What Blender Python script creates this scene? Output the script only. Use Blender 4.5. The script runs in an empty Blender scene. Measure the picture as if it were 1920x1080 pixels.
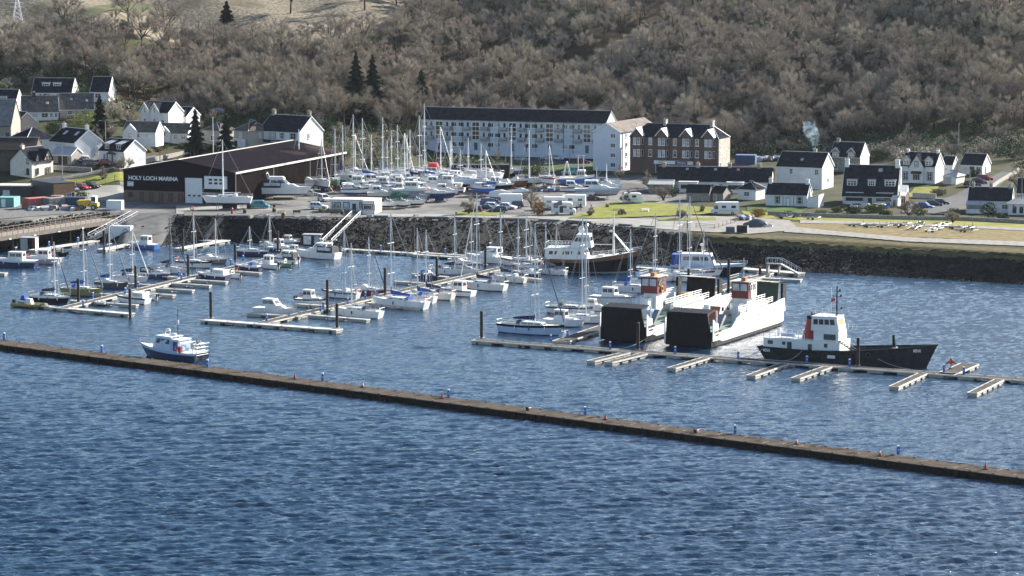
import bpy, bmesh, math, random
import numpy as np
from mathutils import Vector, Matrix
random.seed(7)
rnd = random.random
R = math.radians
C = bpy.context.scene.collection
SC = bpy.context.scene

# ---------------------------------------------------------------- camera
F = 5600.0; CAMH = 73.0; YH = -157.0
PITCH = math.atan((540 - YH) / F)
cam = bpy.data.cameras.new('camera'); camo = bpy.data.objects.new('camera', cam); C.objects.link(camo)
cam.sensor_width = 36; cam.lens = F / 1920 * 36
cam.clip_start = 1; cam.clip_end = 6000
camo.location = (0, 0, CAMH); camo.rotation_euler = (math.pi / 2 - PITCH, 0, 0)
SC.camera = camo

# ---------------------------------------------------------------- sky and sun
SUN_EL, SUN_AZ = R(25), R(49)       # azimuth clockwise from +Y (view direction)
w = bpy.data.worlds.new('World'); SC.world = w; w.use_nodes = True
nt = w.node_tree; bg = nt.nodes['Background']
sky = nt.nodes.new('ShaderNodeTexSky'); sky.sky_type = 'NISHITA'; sky.sun_disc = False
sky.sun_elevation = SUN_EL; sky.sun_rotation = SUN_AZ; sky.air_density = 1.0; sky.dust_density = 1.1; sky.ozone_density = 2.4
nt.links.new(sky.outputs[0], bg.inputs[0]); bg.inputs[1].default_value = 0.074
sl = bpy.data.lights.new('sun', 'SUN'); sl.energy = 5.0; sl.angle = R(0.5); sl.color = (1, .95, .87)
so = bpy.data.objects.new('sun', sl); C.objects.link(so)
sd = Vector((math.sin(SUN_AZ) * math.cos(SUN_EL), math.cos(SUN_AZ) * math.cos(SUN_EL), math.sin(SUN_EL)))
so.rotation_euler = sd.to_track_quat('Z', 'Y').to_euler(); so.location = (0, 300, 400)
SC.view_settings.view_transform = 'Standard'; SC.view_settings.look = 'None'
SC.view_settings.exposure = 1.6; SC.view_settings.gamma = 1
SC.render.engine = 'CYCLES'
SC.cycles.max_bounces = 5; SC.cycles.diffuse_bounces = 2; SC.cycles.glossy_bounces = 3
SC.cycles.transparent_max_bounces = 8; SC.cycles.sample_clamp_indirect = 4; SC.cycles.volume_bounces = 0

# ---------------------------------------------------------------- projection helpers
def ray(px, py):
    a, b = (px - 960) / F, (540 - py) / F
    c, s = math.cos(PITCH), math.sin(PITCH)
    return Vector((a, c + b * s, b * c - s))
def G(px, py, z=0.0):
    d = ray(px, py); t = (z - CAMH) / d.z
    return Vector((d.x * t, d.y * t, z))
def PXY(x, y, z):      # world point to photo pixel
    c, s = math.cos(PITCH), math.sin(PITCH)
    dz = z - CAMH; dep = y * c - dz * s; up = y * s + dz * c
    return 960 + F * x / dep, 540 - F * up / dep
def mpp(px, py, z=0.0):  # pixels per metre
    p = G(px, py, z); return F / (p.y * math.cos(PITCH) - (z - CAMH) * math.sin(PITCH))

# ---------------------------------------------------------------- terrain function
SHORE = [(-400, 476), (0, 472), (100, 456), (195, 448), (215, 456), (232, 461), (300, 462), (345, 458), (440, 452), (560, 462), (700, 474), (900, 482), (1180, 495), (1400, 503), (1500, 509), (1700, 520), (1920, 533), (2400, 560)]
TOP = [(-400, 418), (0, 416), (60, 414), (110, 404), (180, 397), (225, 397), (236, 401), (330, 402), (345, 405), (460, 405), (600, 410), (700, 406), (870, 408), (1000, 412), (1150, 420), (1280, 436), (1400, 446), (1600, 456), (1920, 476), (2400, 496)]
def _tab(pts, z):
    us, ys = [], []
    for a, b in pts:
        g = G(a, b, z); us.append(g.x / g.y); ys.append(g.y)
    return us, ys
_SU, _SY = _tab(SHORE, 0); _TU, _TY = _tab(TOP, 5)
def _u(px): return (px - 960) / 5557.0
_VU = [_u(v) for v in (-400, 0, 225, 300, 640, 760, 820, 1190, 1300, 1500, 1640, 1700, 1920, 2400)]
_V0 = [722, 722, 725, 760, 784, 800, 822, 830, 825, 780, 745, 722, 715, 715]          # village slope starts
_VG = [.135, .135, .135, .13, .13, .10, .07, .03, .02, .025, .035, .05, .05, .05]
_H0 = [850, 850, 850, 845, 840, 856, 864, 856, 842, 842, 845, 840, 835, 835]          # wooded hill starts
_HG = [.21, .21, .22, .225, .23, .25, .27, .28, .27, .265, .27, .28, .28, .28]
def H(x, y):
    x = np.asarray(x, float); y = np.asarray(y, float); u = x / y
    ys = np.interp(u, _SU, _SY); yt = np.interp(u, _TU, _TY)
    v0 = np.interp(u, _VU, _V0); vg = np.interp(u, _VU, _VG); h0 = np.interp(u, _VU, _H0); hg = np.interp(u, _VU, _HG)
    t = np.clip((y - ys) / (yt - ys), 0, 1)
    z = np.where(y < ys, -3 * np.clip((ys - y) / 12, 0, 1), 5 * (t ** 1.15))
    d = np.clip(np.minimum(y, h0) - v0, 0, None); z = z + vg * np.where(d < 12, d * d / 24, d - 6)
    d = np.clip(np.minimum(y, 1075) + .06 * np.clip(y - 1075, 0, None) - h0, 0, None); z = z + hg * np.where(d < 20, d * d / 40, d - 10)  # hilltop out of view is flattened so the water reflects more sky
    z = z + np.clip(y - h0, 0, 90) / 90 * 2.2 * (np.sin(x * .045 + 1) * np.cos(y * .05 + x * .02) + .6 * np.sin(x * .11 + y * .07))
    return z
def Hs(x, y): return float(H(x, y))
def hit(px, py):       # where the ray through a pixel meets the ground
    d = ray(px, py); t = 560.0
    while t < 1500:
        p = (d.x * t, d.y * t, CAMH + d.z * t)
        if p[2] <= max(Hs(p[0], p[1]), 0): break
        t += 1.0
    a, b = t - 1, t
    for _ in range(14):
        m = (a + b) / 2
        if CAMH + d.z * m <= max(Hs(d.x * m, d.y * m), 0): b = m
        else: a = m
    return Vector((d.x * b, d.y * b, CAMH + d.z * b))
def mpp_at(p): return F / (p[1] * math.cos(PITCH) - (p[2] - CAMH) * math.sin(PITCH))

# ---------------------------------------------------------------- materials
_M = {}
def mat(name, col=(.5, .5, .5), rough=.6, metal=0., var=.12, scale=1.5, bump=0., spec=.5, col2=None, detail=4, vec=None):
    if name in _M: return _M[name]
    m = bpy.data.materials.new(name); _M[name] = m; m.use_nodes = True
    n = m.node_tree.nodes; l = m.node_tree.links; b = n['Principled BSDF']
    b.inputs['Roughness'].default_value = rough; b.inputs['Metallic'].default_value = metal
    b.inputs['Specular IOR Level'].default_value = spec
    if var <= 0: b.inputs['Base Color'].default_value = (*col, 1); return m
    tc = n.new('ShaderNodeTexCoord'); mp = n.new('ShaderNodeMapping'); mp.inputs['Scale'].default_value = vec or (1, 1, 1)
    l.new(tc.outputs['Object'], mp.inputs[0])
    no = n.new('ShaderNodeTexNoise'); no.inputs['Scale'].default_value = scale; no.inputs['Detail'].default_value = detail; l.new(mp.outputs[0], no.inputs['Vector'])
    cr = n.new('ShaderNodeValToRGB'); c2 = col2 or tuple(min(1, c * (1 + var)) for c in col); c1 = col if col2 else tuple(c * (1 - var) for c in col)
    cr.color_ramp.elements[0].position = .35; cr.color_ramp.elements[1].position = .65
    cr.color_ramp.elements[0].color = (*c1, 1); cr.color_ramp.elements[1].color = (*c2, 1)
    l.new(no.outputs[0], cr.inputs[0]); l.new(cr.outputs[0], b.inputs['Base Color'])
    if bump:
        bp = n.new('ShaderNodeBump'); bp.inputs['Strength'].default_value = .8; bp.inputs['Distance'].default_value = bump
        l.new(no.outputs[0], bp.inputs['Height']); l.new(bp.outputs[0], b.inputs['Normal'])
    return m
def slatmat(name, col, col2, period, axis=0, rough=.7, width=.5, noise=.15, bump=0.):
    """boards, tile courses or corrugation: a stripe along one object axis mixed with noise"""
    if name in _M: return _M[name]
    m = mat(name, col, rough, 0, 0, spec=0.); n = m.node_tree.nodes; l = m.node_tree.links; b = n['Principled BSDF']
    tc = n.new('ShaderNodeTexCoord'); sx = n.new('ShaderNodeSeparateXYZ'); l.new(tc.outputs['Object'], sx.inputs[0])
    ma = n.new('ShaderNodeMath'); ma.operation = 'MULTIPLY'; ma.inputs[1].default_value = 1 / period; l.new(sx.outputs[axis], ma.inputs[0])
    fr = n.new('ShaderNodeMath'); fr.operation = 'FRACT'; l.new(ma.outputs[0], fr.inputs[0])
    lt = n.new('ShaderNodeMath'); lt.operation = 'LESS_THAN'; lt.inputs[1].default_value = width; l.new(fr.outputs[0], lt.inputs[0])
    mx = n.new('ShaderNodeMix'); mx.data_type = 'RGBA'; mx.inputs[6].default_value = (*col, 1); mx.inputs[7].default_value = (*col2, 1); l.new(lt.outputs[0], mx.inputs[0])
    no = n.new('ShaderNodeTexNoise'); no.inputs['Scale'].default_value = .9; no.inputs['Detail'].default_value = 5; l.new(tc.outputs['Object'], no.inputs['Vector'])
    mr = n.new('ShaderNodeMapRange'); mr.inputs[1].default_value = .3; mr.inputs[2].default_value = .7; mr.inputs[3].default_value = 1 - noise; mr.inputs[4].default_value = 1 + noise; l.new(no.outputs[0], mr.inputs[0])
    m2 = n.new('ShaderNodeMix'); m2.data_type = 'RGBA'; m2.blend_type = 'MULTIPLY'; m2.inputs[0].default_value = 1; l.new(mx.outputs[2], m2.inputs[6])
    cb = n.new('ShaderNodeCombineColor')
    for i in range(3): l.new(mr.outputs[0], cb.inputs[i])
    l.new(cb.outputs[0], m2.inputs[7]); l.new(m2.outputs[2], b.inputs['Base Color'])
    return m
def var2(m, col, scale, lo, hi, detail=6):
    """mix a second colour into a material by a larger noise patch"""
    n = m.node_tree.nodes; l = m.node_tree.links; b = n['Principled BSDF']
    src = b.inputs['Base Color'].links[0].from_socket
    tc = n.new('ShaderNodeTexCoord'); no = n.new('ShaderNodeTexNoise'); no.inputs['Scale'].default_value = scale; no.inputs['Detail'].default_value = detail
    l.new(tc.outputs['Object'], no.inputs['Vector'])
    mr = n.new('ShaderNodeMapRange'); mr.inputs[1].default_value = lo; mr.inputs[2].default_value = hi; l.new(no.outputs[0], mr.inputs[0])
    mx = n.new('ShaderNodeMix'); mx.data_type = 'RGBA'; l.new(mr.outputs[0], mx.inputs[0]); l.new(src, mx.inputs[6]); mx.inputs[7].default_value = (*col, 1)
    l.new(mx.outputs[2], b.inputs['Base Color']); return m

# ---------------------------------------------------------------- mesh builder
class MB:
    def __init__(s, M=None): s.v = []; s.f = []; s.m = []; s.mats = []; s.M = M
    def mi(s, m):
        if m not in s.mats: s.mats.append(m)
        return s.mats.index(m)
    def pv(s, pts):
        k = len(s.v)
        for p in pts:
            p = Vector(p)
            if s.M is not None: p = s.M @ p
            s.v.append((p.x, p.y, p.z))
        return k
    def face(s, pts, m):
        k = s.pv(pts); s.f.append(tuple(range(k, k + len(pts)))); s.m.append(s.mi(m))
    def box(s, x0, x1, y0, y1, z0, z1, m, top=None, tx=0., ty=0.):
        """axis box; tx,ty shrink the top inwards"""
        k = s.pv([(x0, y0, z0), (x1, y0, z0), (x1, y1, z0), (x0, y1, z0), (x0 + tx, y0 + ty, z1), (x1 - tx, y0 + ty, z1), (x1 - tx, y1 - ty, z1), (x0 + tx, y1 - ty, z1)])
        a = s.mi(m); t = s.mi(top) if top else a
        for q, mm in (((0, 3, 2, 1), a), ((4, 5, 6, 7), t), ((0, 1, 5, 4), a), ((1, 2, 6, 5), a), ((2, 3, 7, 6), a), ((3, 0, 4, 7), a)):
            s.f.append(tuple(k + i for i in q)); s.m.append(mm)
        return s
    def prism(s, pts, z0, z1, m, top=None):
        n = len(pts); k = s.pv([(p[0], p[1], z0) for p in pts] + [(p[0], p[1], z1) for p in pts]); a = s.mi(m); t = s.mi(top) if top else a
        s.f.append(tuple(k + i for i in reversed(range(n)))); s.m.append(a); s.f.append(tuple(k + n + i for i in range(n))); s.m.append(t)
        for i in range(n):
            j = (i + 1) % n; s.f.append((k + i, k + j, k + n + j, k + n + i)); s.m.append(a)
        return s
    def side(s, prof, y0, y1, m):
        """profile in x,z extruded along y"""
        n = len(prof); k = s.pv([(p[0], y0, p[1]) for p in prof] + [(p[0], y1, p[1]) for p in prof]); a = s.mi(m)
        s.f.append(tuple(k + i for i in range(n))); s.m.append(a); s.f.append(tuple(k + n + i for i in reversed(range(n)))); s.m.append(a)
        for i in range(n):
            j = (i + 1) % n; s.f.append((k + j, k + i, k + n + i, k + n + j)); s.m.append(a)
        return s
    def endp(s, prof, x0, x1, m):
        """profile in y,z extruded along x"""
        n = len(prof); k = s.pv([(x0, p[0], p[1]) for p in prof] + [(x1, p[0], p[1]) for p in prof]); a = s.mi(m)
        s.f.append(tuple(k + i for i in reversed(range(n)))); s.m.append(a); s.f.append(tuple(k + n + i for i in range(n))); s.m.append(a)
        for i in range(n):
            j = (i + 1) % n; s.f.append((k + i, k + j, k + n + j, k + n + i)); s.m.append(a)
        return s
    def tube(s, p0, p1, r0, m, r1=None, n=6, cap=True):
        p0 = Vector(p0); p1 = Vector(p1); r1 = r0 if r1 is None else r1; d = (p1 - p0)
        if d.length < 1e-6: return s
        q = d.to_track_quat('Z', 'Y'); ring = []
        for p, r in ((p0, r0), (p1, r1)):
            for i in range(n):
                a = 2 * math.pi * i / n; ring.append(p + q @ Vector((math.cos(a) * r, math.sin(a) * r, 0)))
        k = s.pv(ring); a = s.mi(m)
        for i in range(n):
            j = (i + 1) % n; s.f.append((k + i, k + j, k + n + j, k + n + i)); s.m.append(a)
        if cap:
            s.f.append(tuple(k + i for i in reversed(range(n)))); s.m.append(a); s.f.append(tuple(k + n + i for i in range(n))); s.m.append(a)
        return s
    def path(s, pts, r, m, n=4):
        for a, b in zip(pts, pts[1:]): s.tube(a, b, r, m, n=n)
        return s
    def rings(s, rr, m, closed=True, cap=True, rowmat=None):
        """loft a list of equal-length rings"""
        n = len(rr[0]); k = s.pv([p for r in rr for p in r]); a = s.mi(m)
        for i in range(len(rr) - 1):
            for j in range(n if closed else n - 1):
                jj = (j + 1) % n; s.f.append((k + i * n + j, k + i * n + jj, k + (i + 1) * n + jj, k + (i + 1) * n + j)); s.m.append(s.mi(rowmat(i, j)) if rowmat else a)
        if cap:
            s.f.append(tuple(k + i for i in reversed(range(n)))); s.m.append(a); s.f.append(tuple(k + (len(rr) - 1) * n + i for i in range(n))); s.m.append(a)
        return s
    def blob(s, c, r, m, n=8, k=5, sq=1.):
        """closed ellipsoid"""
        rr = []
        for i in range(k + 1):
            a = math.pi * (i + .001 if i == 0 else i - .001 if i == k else i) / k
            rr.append([(c[0] + r[0] * math.sin(a) * math.cos(2 * math.pi * j / n), c[1] + r[1] * math.sin(a) * math.sin(2 * math.pi * j / n), c[2] - r[2] * math.cos(a)) for j in range(n)])
        return s.rings(rr, m)
    def torus(s, c, R_, r, m, axis='y', n=12, k=5):
        rr = []
        for i in range(n + 1):
            a = 2 * math.pi * i / n; ring = []
            for j in range(k):
                b = 2 * math.pi * j / k; q = R_ + r * math.cos(b); w_ = r * math.sin(b)
                p = {'y': (q * math.cos(a), w_, q * math.sin(a)), 'x': (w_, q * math.cos(a), q * math.sin(a)), 'z': (q * math.cos(a), q * math.sin(a), w_)}[axis]
                ring.append((c[0] + p[0], c[1] + p[1], c[2] + p[2]))
            rr.append(ring)
        return s.rings(rr, m, cap=False)
    def mesh(s, name, smooth=False):
        me = bpy.data.meshes.new(name); me.from_pydata(s.v, [], s.f)
        for m in s.mats: me.materials.append(m)
        me.polygons.foreach_set('material_index', s.m)
        if smooth: me.polygons.foreach_set('use_smooth', [True] * len(s.f))
        me.update(); return me
    def build(s, name, parent=None, smooth=False, label=None):
        o = bpy.data.objects.new(name, s.mesh(name, smooth)); C.objects.link(o)
        if parent is not None: o.parent = parent
        if label: o['label'] = label
        return o
def tag(o, label=None, cat=None, group=None, kind=None):
    if label: o['label'] = label
    if cat: o['category'] = cat
    if group: o['group'] = group
    if kind: o['kind'] = kind
    return o
def thing(name, label, cat, loc=(0, 0, 0), rz=0., group=None):
    o = bpy.data.objects.new(name, None); C.objects.link(o); o.empty_display_size = .3
    o.location = loc; o.rotation_euler = (0, 0, rz); return tag(o, label, cat, group)
def dup(root, loc, rz=0., label=None, group=None, sc=None):
    r = root.copy(); C.objects.link(r); r.location = loc; r.rotation_euler = (0, 0, rz)
    if label: r['label'] = label
    if group: r['group'] = group
    if sc: r.scale = sc
    for ch in root.children:
        c = ch.copy(); C.objects.link(c); c.parent = r
        for g in ch.children:
            d = g.copy(); C.objects.link(d); d.parent = c
    return r
def bbox_fix(): pass
# ================================================================ ground, water
def grid_ground():
    cols = [i for i in range(-500, 2421, 14)]; V = []; rows = None
    for c in cols:
        u = _u(c); ys = float(np.interp(u, _SU, _SY)); yt = float(np.interp(u, _TU, _TY))
        yy = list(np.linspace(ys - 40, ys, 6)[:-1]) + list(np.linspace(ys, yt, 12)[:-1]) + list(np.linspace(yt, 700 if yt < 690 else yt + 8, 8)[:-1]) + list(np.linspace(712, 860, 60)) + list(np.linspace(863, 1010, 50)) + list(np.linspace(1020, 1500, 20))
        rows = len(yy); V.append([(u * y, y, 0) for y in yy])
    P = np.array(V); Z = H(P[:, :, 0], P[:, :, 1]); rg = np.random.RandomState(3)
    bank = np.zeros_like(Z); bank[:, 6:15] = rg.normal(0, .16, (len(cols), 9)); Z = Z + bank; P[:, :, 2] = Z
    me = bpy.data.meshes.new('ground'); n = rows
    faces = []; mi = []
    for i in range(len(cols) - 1):
        for j in range(rows - 1):
            faces.append((i * n + j, (i + 1) * n + j, (i + 1) * n + j + 1, i * n + j + 1))
            y = P[i, j, 1]; px = cols[i]
            h0 = np.interp(_u(px), _VU, _H0)
            if j < 16 - 1:
                mi.append(0 if j < 8 + 5 or px < 1260 else (0 if j < 13 else 4))
            elif y > h0 + 2:
                k = 2
                if px < 760 and y > 925 + (px - 100) * .045 + 8 * math.sin(px * .02): k = 3
                if 1060 < px < 1240 and 928 + (px - 1060) * .14 < y < 938 + (px - 1060) * .26: k = 3
                mi.append(k)
            else:
                v0 = np.interp(_u(px), _VU, _V0)
                mi.append(1 if (px > 225 and px < 1290 and y < 785) or (px <= 225 and y < 722) else 5)
    me.from_pydata([tuple(p) for p in P.reshape(-1, 3)], [], faces)
    me.polygons.foreach_set('use_smooth', [True] * len(faces))
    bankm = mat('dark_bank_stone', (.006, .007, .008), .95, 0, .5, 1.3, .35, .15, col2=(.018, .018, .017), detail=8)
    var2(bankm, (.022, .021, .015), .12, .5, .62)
    yard = mat('yard_gravel', (.105, .10, .092), .95, 0, .25, .35, .02, .2, col2=(.18, .172, .158), detail=9)
    var2(yard, (.07, .068, .066), .06, .52, .62)
    wood = mat('woodland_floor', (.045, .035, .022), 1, 0, .4, .3, 0, .1, col2=(.085, .065, .038), detail=8)
    var2(wood, (.05, .06, .02), .04, .5, .6)
    moor = mat('moorland', (.09, .075, .05), 1, 0, .4, .9, .3, .1, col2=(.27, .23, .17), detail=9)
    var2(moor, (.085, .075, .045), .05, .55, .66)
    verge = mat('rough_grass', (.06, .066, .02), 1, 0, .4, .6, 0, .1, col2=(.11, .095, .04), detail=7)
    gard = mat('garden_ground', (.03, .038, .014), 1, 0, .4, .15, 0, .1, col2=(.065, .058, .03), detail=7)
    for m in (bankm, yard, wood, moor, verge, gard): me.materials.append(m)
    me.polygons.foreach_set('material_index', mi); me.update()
    o = bpy.data.objects.new('ground', me); C.objects.link(o); tag(o, kind='structure', label='shore bank, yard, village slope and hillside')
grid_ground()

WAVE = .82
def water():
    m = bpy.data.materials.new('loch_water'); m.use_nodes = True; n = m.node_tree.nodes; l = m.node_tree.links; b = n['Principled BSDF']
    b.inputs['Base Color'].default_value = (.008, .032, .064, 1); b.inputs['Roughness'].default_value = .07; b.inputs['IOR'].default_value = 1.5
    geo = n.new('ShaderNodeNewGeometry')
    def noise(sx, sy, scale, rot, det, dist=0.):
        mp = n.new('ShaderNodeMapping'); mp.inputs['Rotation'].default_value = (0, 0, R(rot)); mp.inputs['Scale'].default_value = (sx, sy, 1); l.new(geo.outputs['Position'], mp.inputs[0])
        t = n.new('ShaderNodeTexNoise'); t.inputs['Scale'].default_value = scale; t.inputs['Detail'].default_value = det; t.inputs['Roughness'].default_value = .6; t.inputs['Distortion'].default_value = dist
        l.new(mp.outputs[0], t.inputs['Vector']); return t.outputs[0]
    # ripples keep quieter in the lee of the breakwater: strength by distance, a property of the water itself
    big = noise(.42, 1.0, .16, 14, 3, .4); mid = noise(.5, 1.0, 1.1, 10, 5, .5); sm = noise(.6, 1.0, 2.9, -12, 4, .3)
    def mul(a, k):
        q = n.new('ShaderNodeMath'); q.operation = 'MULTIPLY'; l.new(a, q.inputs[0])
        if isinstance(k, float): q.inputs[1].default_value = k
        else: l.new(k, q.inputs[1])
        return q.outputs[0]
    def add(a, c_):
        q = n.new('ShaderNodeMath'); q.operation = 'ADD'; l.new(a, q.inputs[0]); l.new(c_, q.inputs[1]); return q.outputs[0]
    sx = n.new('ShaderNodeSeparateXYZ'); l.new(geo.outputs['Position'], sx.inputs[0])
    mr = n.new('ShaderNodeMapRange'); mr.inputs[1].default_value = 380; mr.inputs[2].default_value = 620; mr.inputs[3].default_value = 1.0; mr.inputs[4].default_value = .42; l.new(sx.outputs[1], mr.inputs[0])
    h = add(mul(mid, .26), mul(sm, .13))
    h = mul(h, mr.outputs[0])
    bp = n.new('ShaderNodeBump'); bp.inputs['Strength'].default_value = 1; bp.inputs['Distance'].default_value = 1.0; l.new(h, bp.inputs['Height']); l.new(bp.outputs[0], b.inputs['Normal'])
    xs = np.arange(-235, 236, .42); ysl = [110.]
    while ysl[-1] < 705: ysl.append(ysl[-1] + (2.5 if ysl[-1] < 195 else .29 + max(0, ysl[-1] - 330) * .0011))
    ysl = np.array(ysl); X, Y = np.meshgrid(xs, ysl); rg = np.random.RandomState(11); Z = np.zeros_like(X)
    gust = .85 + .2 * np.sin(X * .021 + Y * .013 + 1) * np.sin(Y * .03 - X * .008)
    lee = np.clip(1.0 - (Y - (398 - .56 * X)) / 70 * .6, .36, 1.0)
    for k in range(64):
        lam = .72 * ((2.1 if k % 6 else 4.2) / .72) ** rg.rand(); ang = R(-78) + rg.normal(0, .24); amp = .0150 * lam ** .85
        kx = 2 * np.pi / lam * np.cos(ang); ky = 2 * np.pi / lam * np.sin(ang); ph = kx * X + ky * Y + rg.rand() * 6.28
        Z += amp * (np.sin(ph) + .28 * np.cos(2 * ph)) * (1 + .6 * np.sin(X * .05 * rg.rand() + Y * .06 * rg.rand() + rg.rand() * 6))
    Z *= gust * lee * WAVE
    me = bpy.data.meshes.new('water'); nx, ny = len(xs), len(ysl); me.vertices.add(nx * ny)
    me.vertices.foreach_set('co', np.stack([X, Y, Z], -1).reshape(-1).astype(np.float32))
    idx = np.arange(nx * ny).reshape(ny, nx); q = np.stack([idx[:-1, :-1], idx[:-1, 1:], idx[1:, 1:], idx[1:, :-1]], -1).reshape(-1)
    nf = len(q) // 4; me.loops.add(len(q)); me.loops.foreach_set('vertex_index', q.astype(np.int32)); me.polygons.add(nf)
    me.polygons.foreach_set('loop_start', np.arange(0, len(q), 4, dtype=np.int32)); me.polygons.foreach_set('use_smooth', np.ones(nf, bool))
    me.update(calc_edges=True); me.materials.append(m)
    o = bpy.data.objects.new('water', me); C.objects.link(o); tag(o, 'blue rippled sea water of the loch', kind='structure')
water()

def patch(name, quad, m, dz=.06, nu=40, nv=14, label=None, kind='structure', wob=0.):
    """ground sheet between a far edge and a near edge (lists of photo pixels), draped on the ground"""
    far, near = quad
    def res(pl, n):
        P = [hit(*p) for p in pl]; L = [0]
        for a, b in zip(P, P[1:]): L.append(L[-1] + (b - a).length)
        return [(np.interp(L[-1] * i / (n - 1), L, [p.x for p in P]), np.interp(L[-1] * i / (n - 1), L, [p.y for p in P])) for i in range(n)]
    A = res(far, nu); B = res(near, nu); b = MB(); v = []
    for i in range(nu):
        for j in range(nv):
            t = j / (nv - 1); x = A[i][0] * (1 - t) + B[i][0] * t; y = A[i][1] * (1 - t) + B[i][1] * t
            if wob and (j in (0, nv - 1)): y += wob * math.sin(i * 2.1 + j) + wob * .5 * math.sin(i * 5.3)
            v.append((x, y, Hs(x, y) + dz))
    b.v = v; k = b.mi(m)
    for i in range(nu - 1):
        for j in range(nv - 1):
            q = (i * nv + j, i * nv + j + 1, (i + 1) * nv + j + 1, (i + 1) * nv + j); b.f.append(q); b.m.append(k)
    me = b.mesh(name, True)
    bm = bmesh.new(); bm.from_mesh(me); bmesh.ops.recalc_face_normals(bm, faces=bm.faces)
    if bm.faces and sum(f.normal.z for f in bm.faces) < 0: bmesh.ops.reverse_faces(bm, faces=bm.faces)
    bm.to_mesh(me); bm.free()
    o = bpy.data.objects.new(name, me); C.objects.link(o); tag(o, label, kind=kind); return o
# ================================================================ trees
def leafmat(name, col, lo=.6, hi=1.35, rough=.8):
    m = mat(name, col, rough, 0, 0, spec=.2); n = m.node_tree.nodes; l = m.node_tree.links; b = n['Principled BSDF']
    oi = n.new('ShaderNodeObjectInfo'); geo = n.new('ShaderNodeNewGeometry')
    no = n.new('ShaderNodeTexNoise'); no.inputs['Scale'].default_value = .12; no.inputs['Detail'].default_value = 2; l.new(geo.outputs['Position'], no.inputs['Vector'])
    ad = n.new('ShaderNodeMath'); ad.operation = 'MULTIPLY_ADD'; ad.inputs[1].default_value = .35; l.new(oi.outputs['Random'], ad.inputs[0])
    m2 = n.new('ShaderNodeMath'); m2.operation = 'MULTIPLY'; m2.inputs[1].default_value = .8; l.new(no.outputs[0], m2.inputs[0]); l.new(m2.outputs[0], ad.inputs[2])
    mr = n.new('ShaderNodeMapRange'); mr.inputs[1].default_value = .2; mr.inputs[2].default_value = .85; mr.inputs[3].default_value = lo; mr.inputs[4].default_value = hi; l.new(ad.outputs[0], mr.inputs[0])
    hs = n.new('ShaderNodeHueSaturation'); hs.inputs['Color'].default_value = (*col, 1); l.new(mr.outputs[0], hs.inputs['Value']); l.new(hs.outputs[0], b.inputs['Base Color'])
    return m
M_BARK = mat('bark', (.075, .06, .045), .95, 0, 0, spec=.1)
M_TWIG = leafmat('bare_twigs', (.29, .25, .195))
M_TWIGB = leafmat('birch_twigs', (.30, .245, .205))
M_TWIGP = leafmat('pale_twigs', (.37, .325, .25))
M_CON = leafmat('conifer_needles', (.018, .032, .018), .6, 1.3)
M_IVY = leafmat('evergreen_leaves', (.035, .058, .022), .6, 1.6)
M_LEAF = leafmat('spring_leaves', (.16, .19, .05), .6, 1.4)
M_BROWNL = leafmat('brown_hedge_leaves', (.24, .15, .055), .7, 1.3)
M_GORSE = leafmat('olive_leaves', (.12, .135, .05), .6, 1.4)

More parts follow.
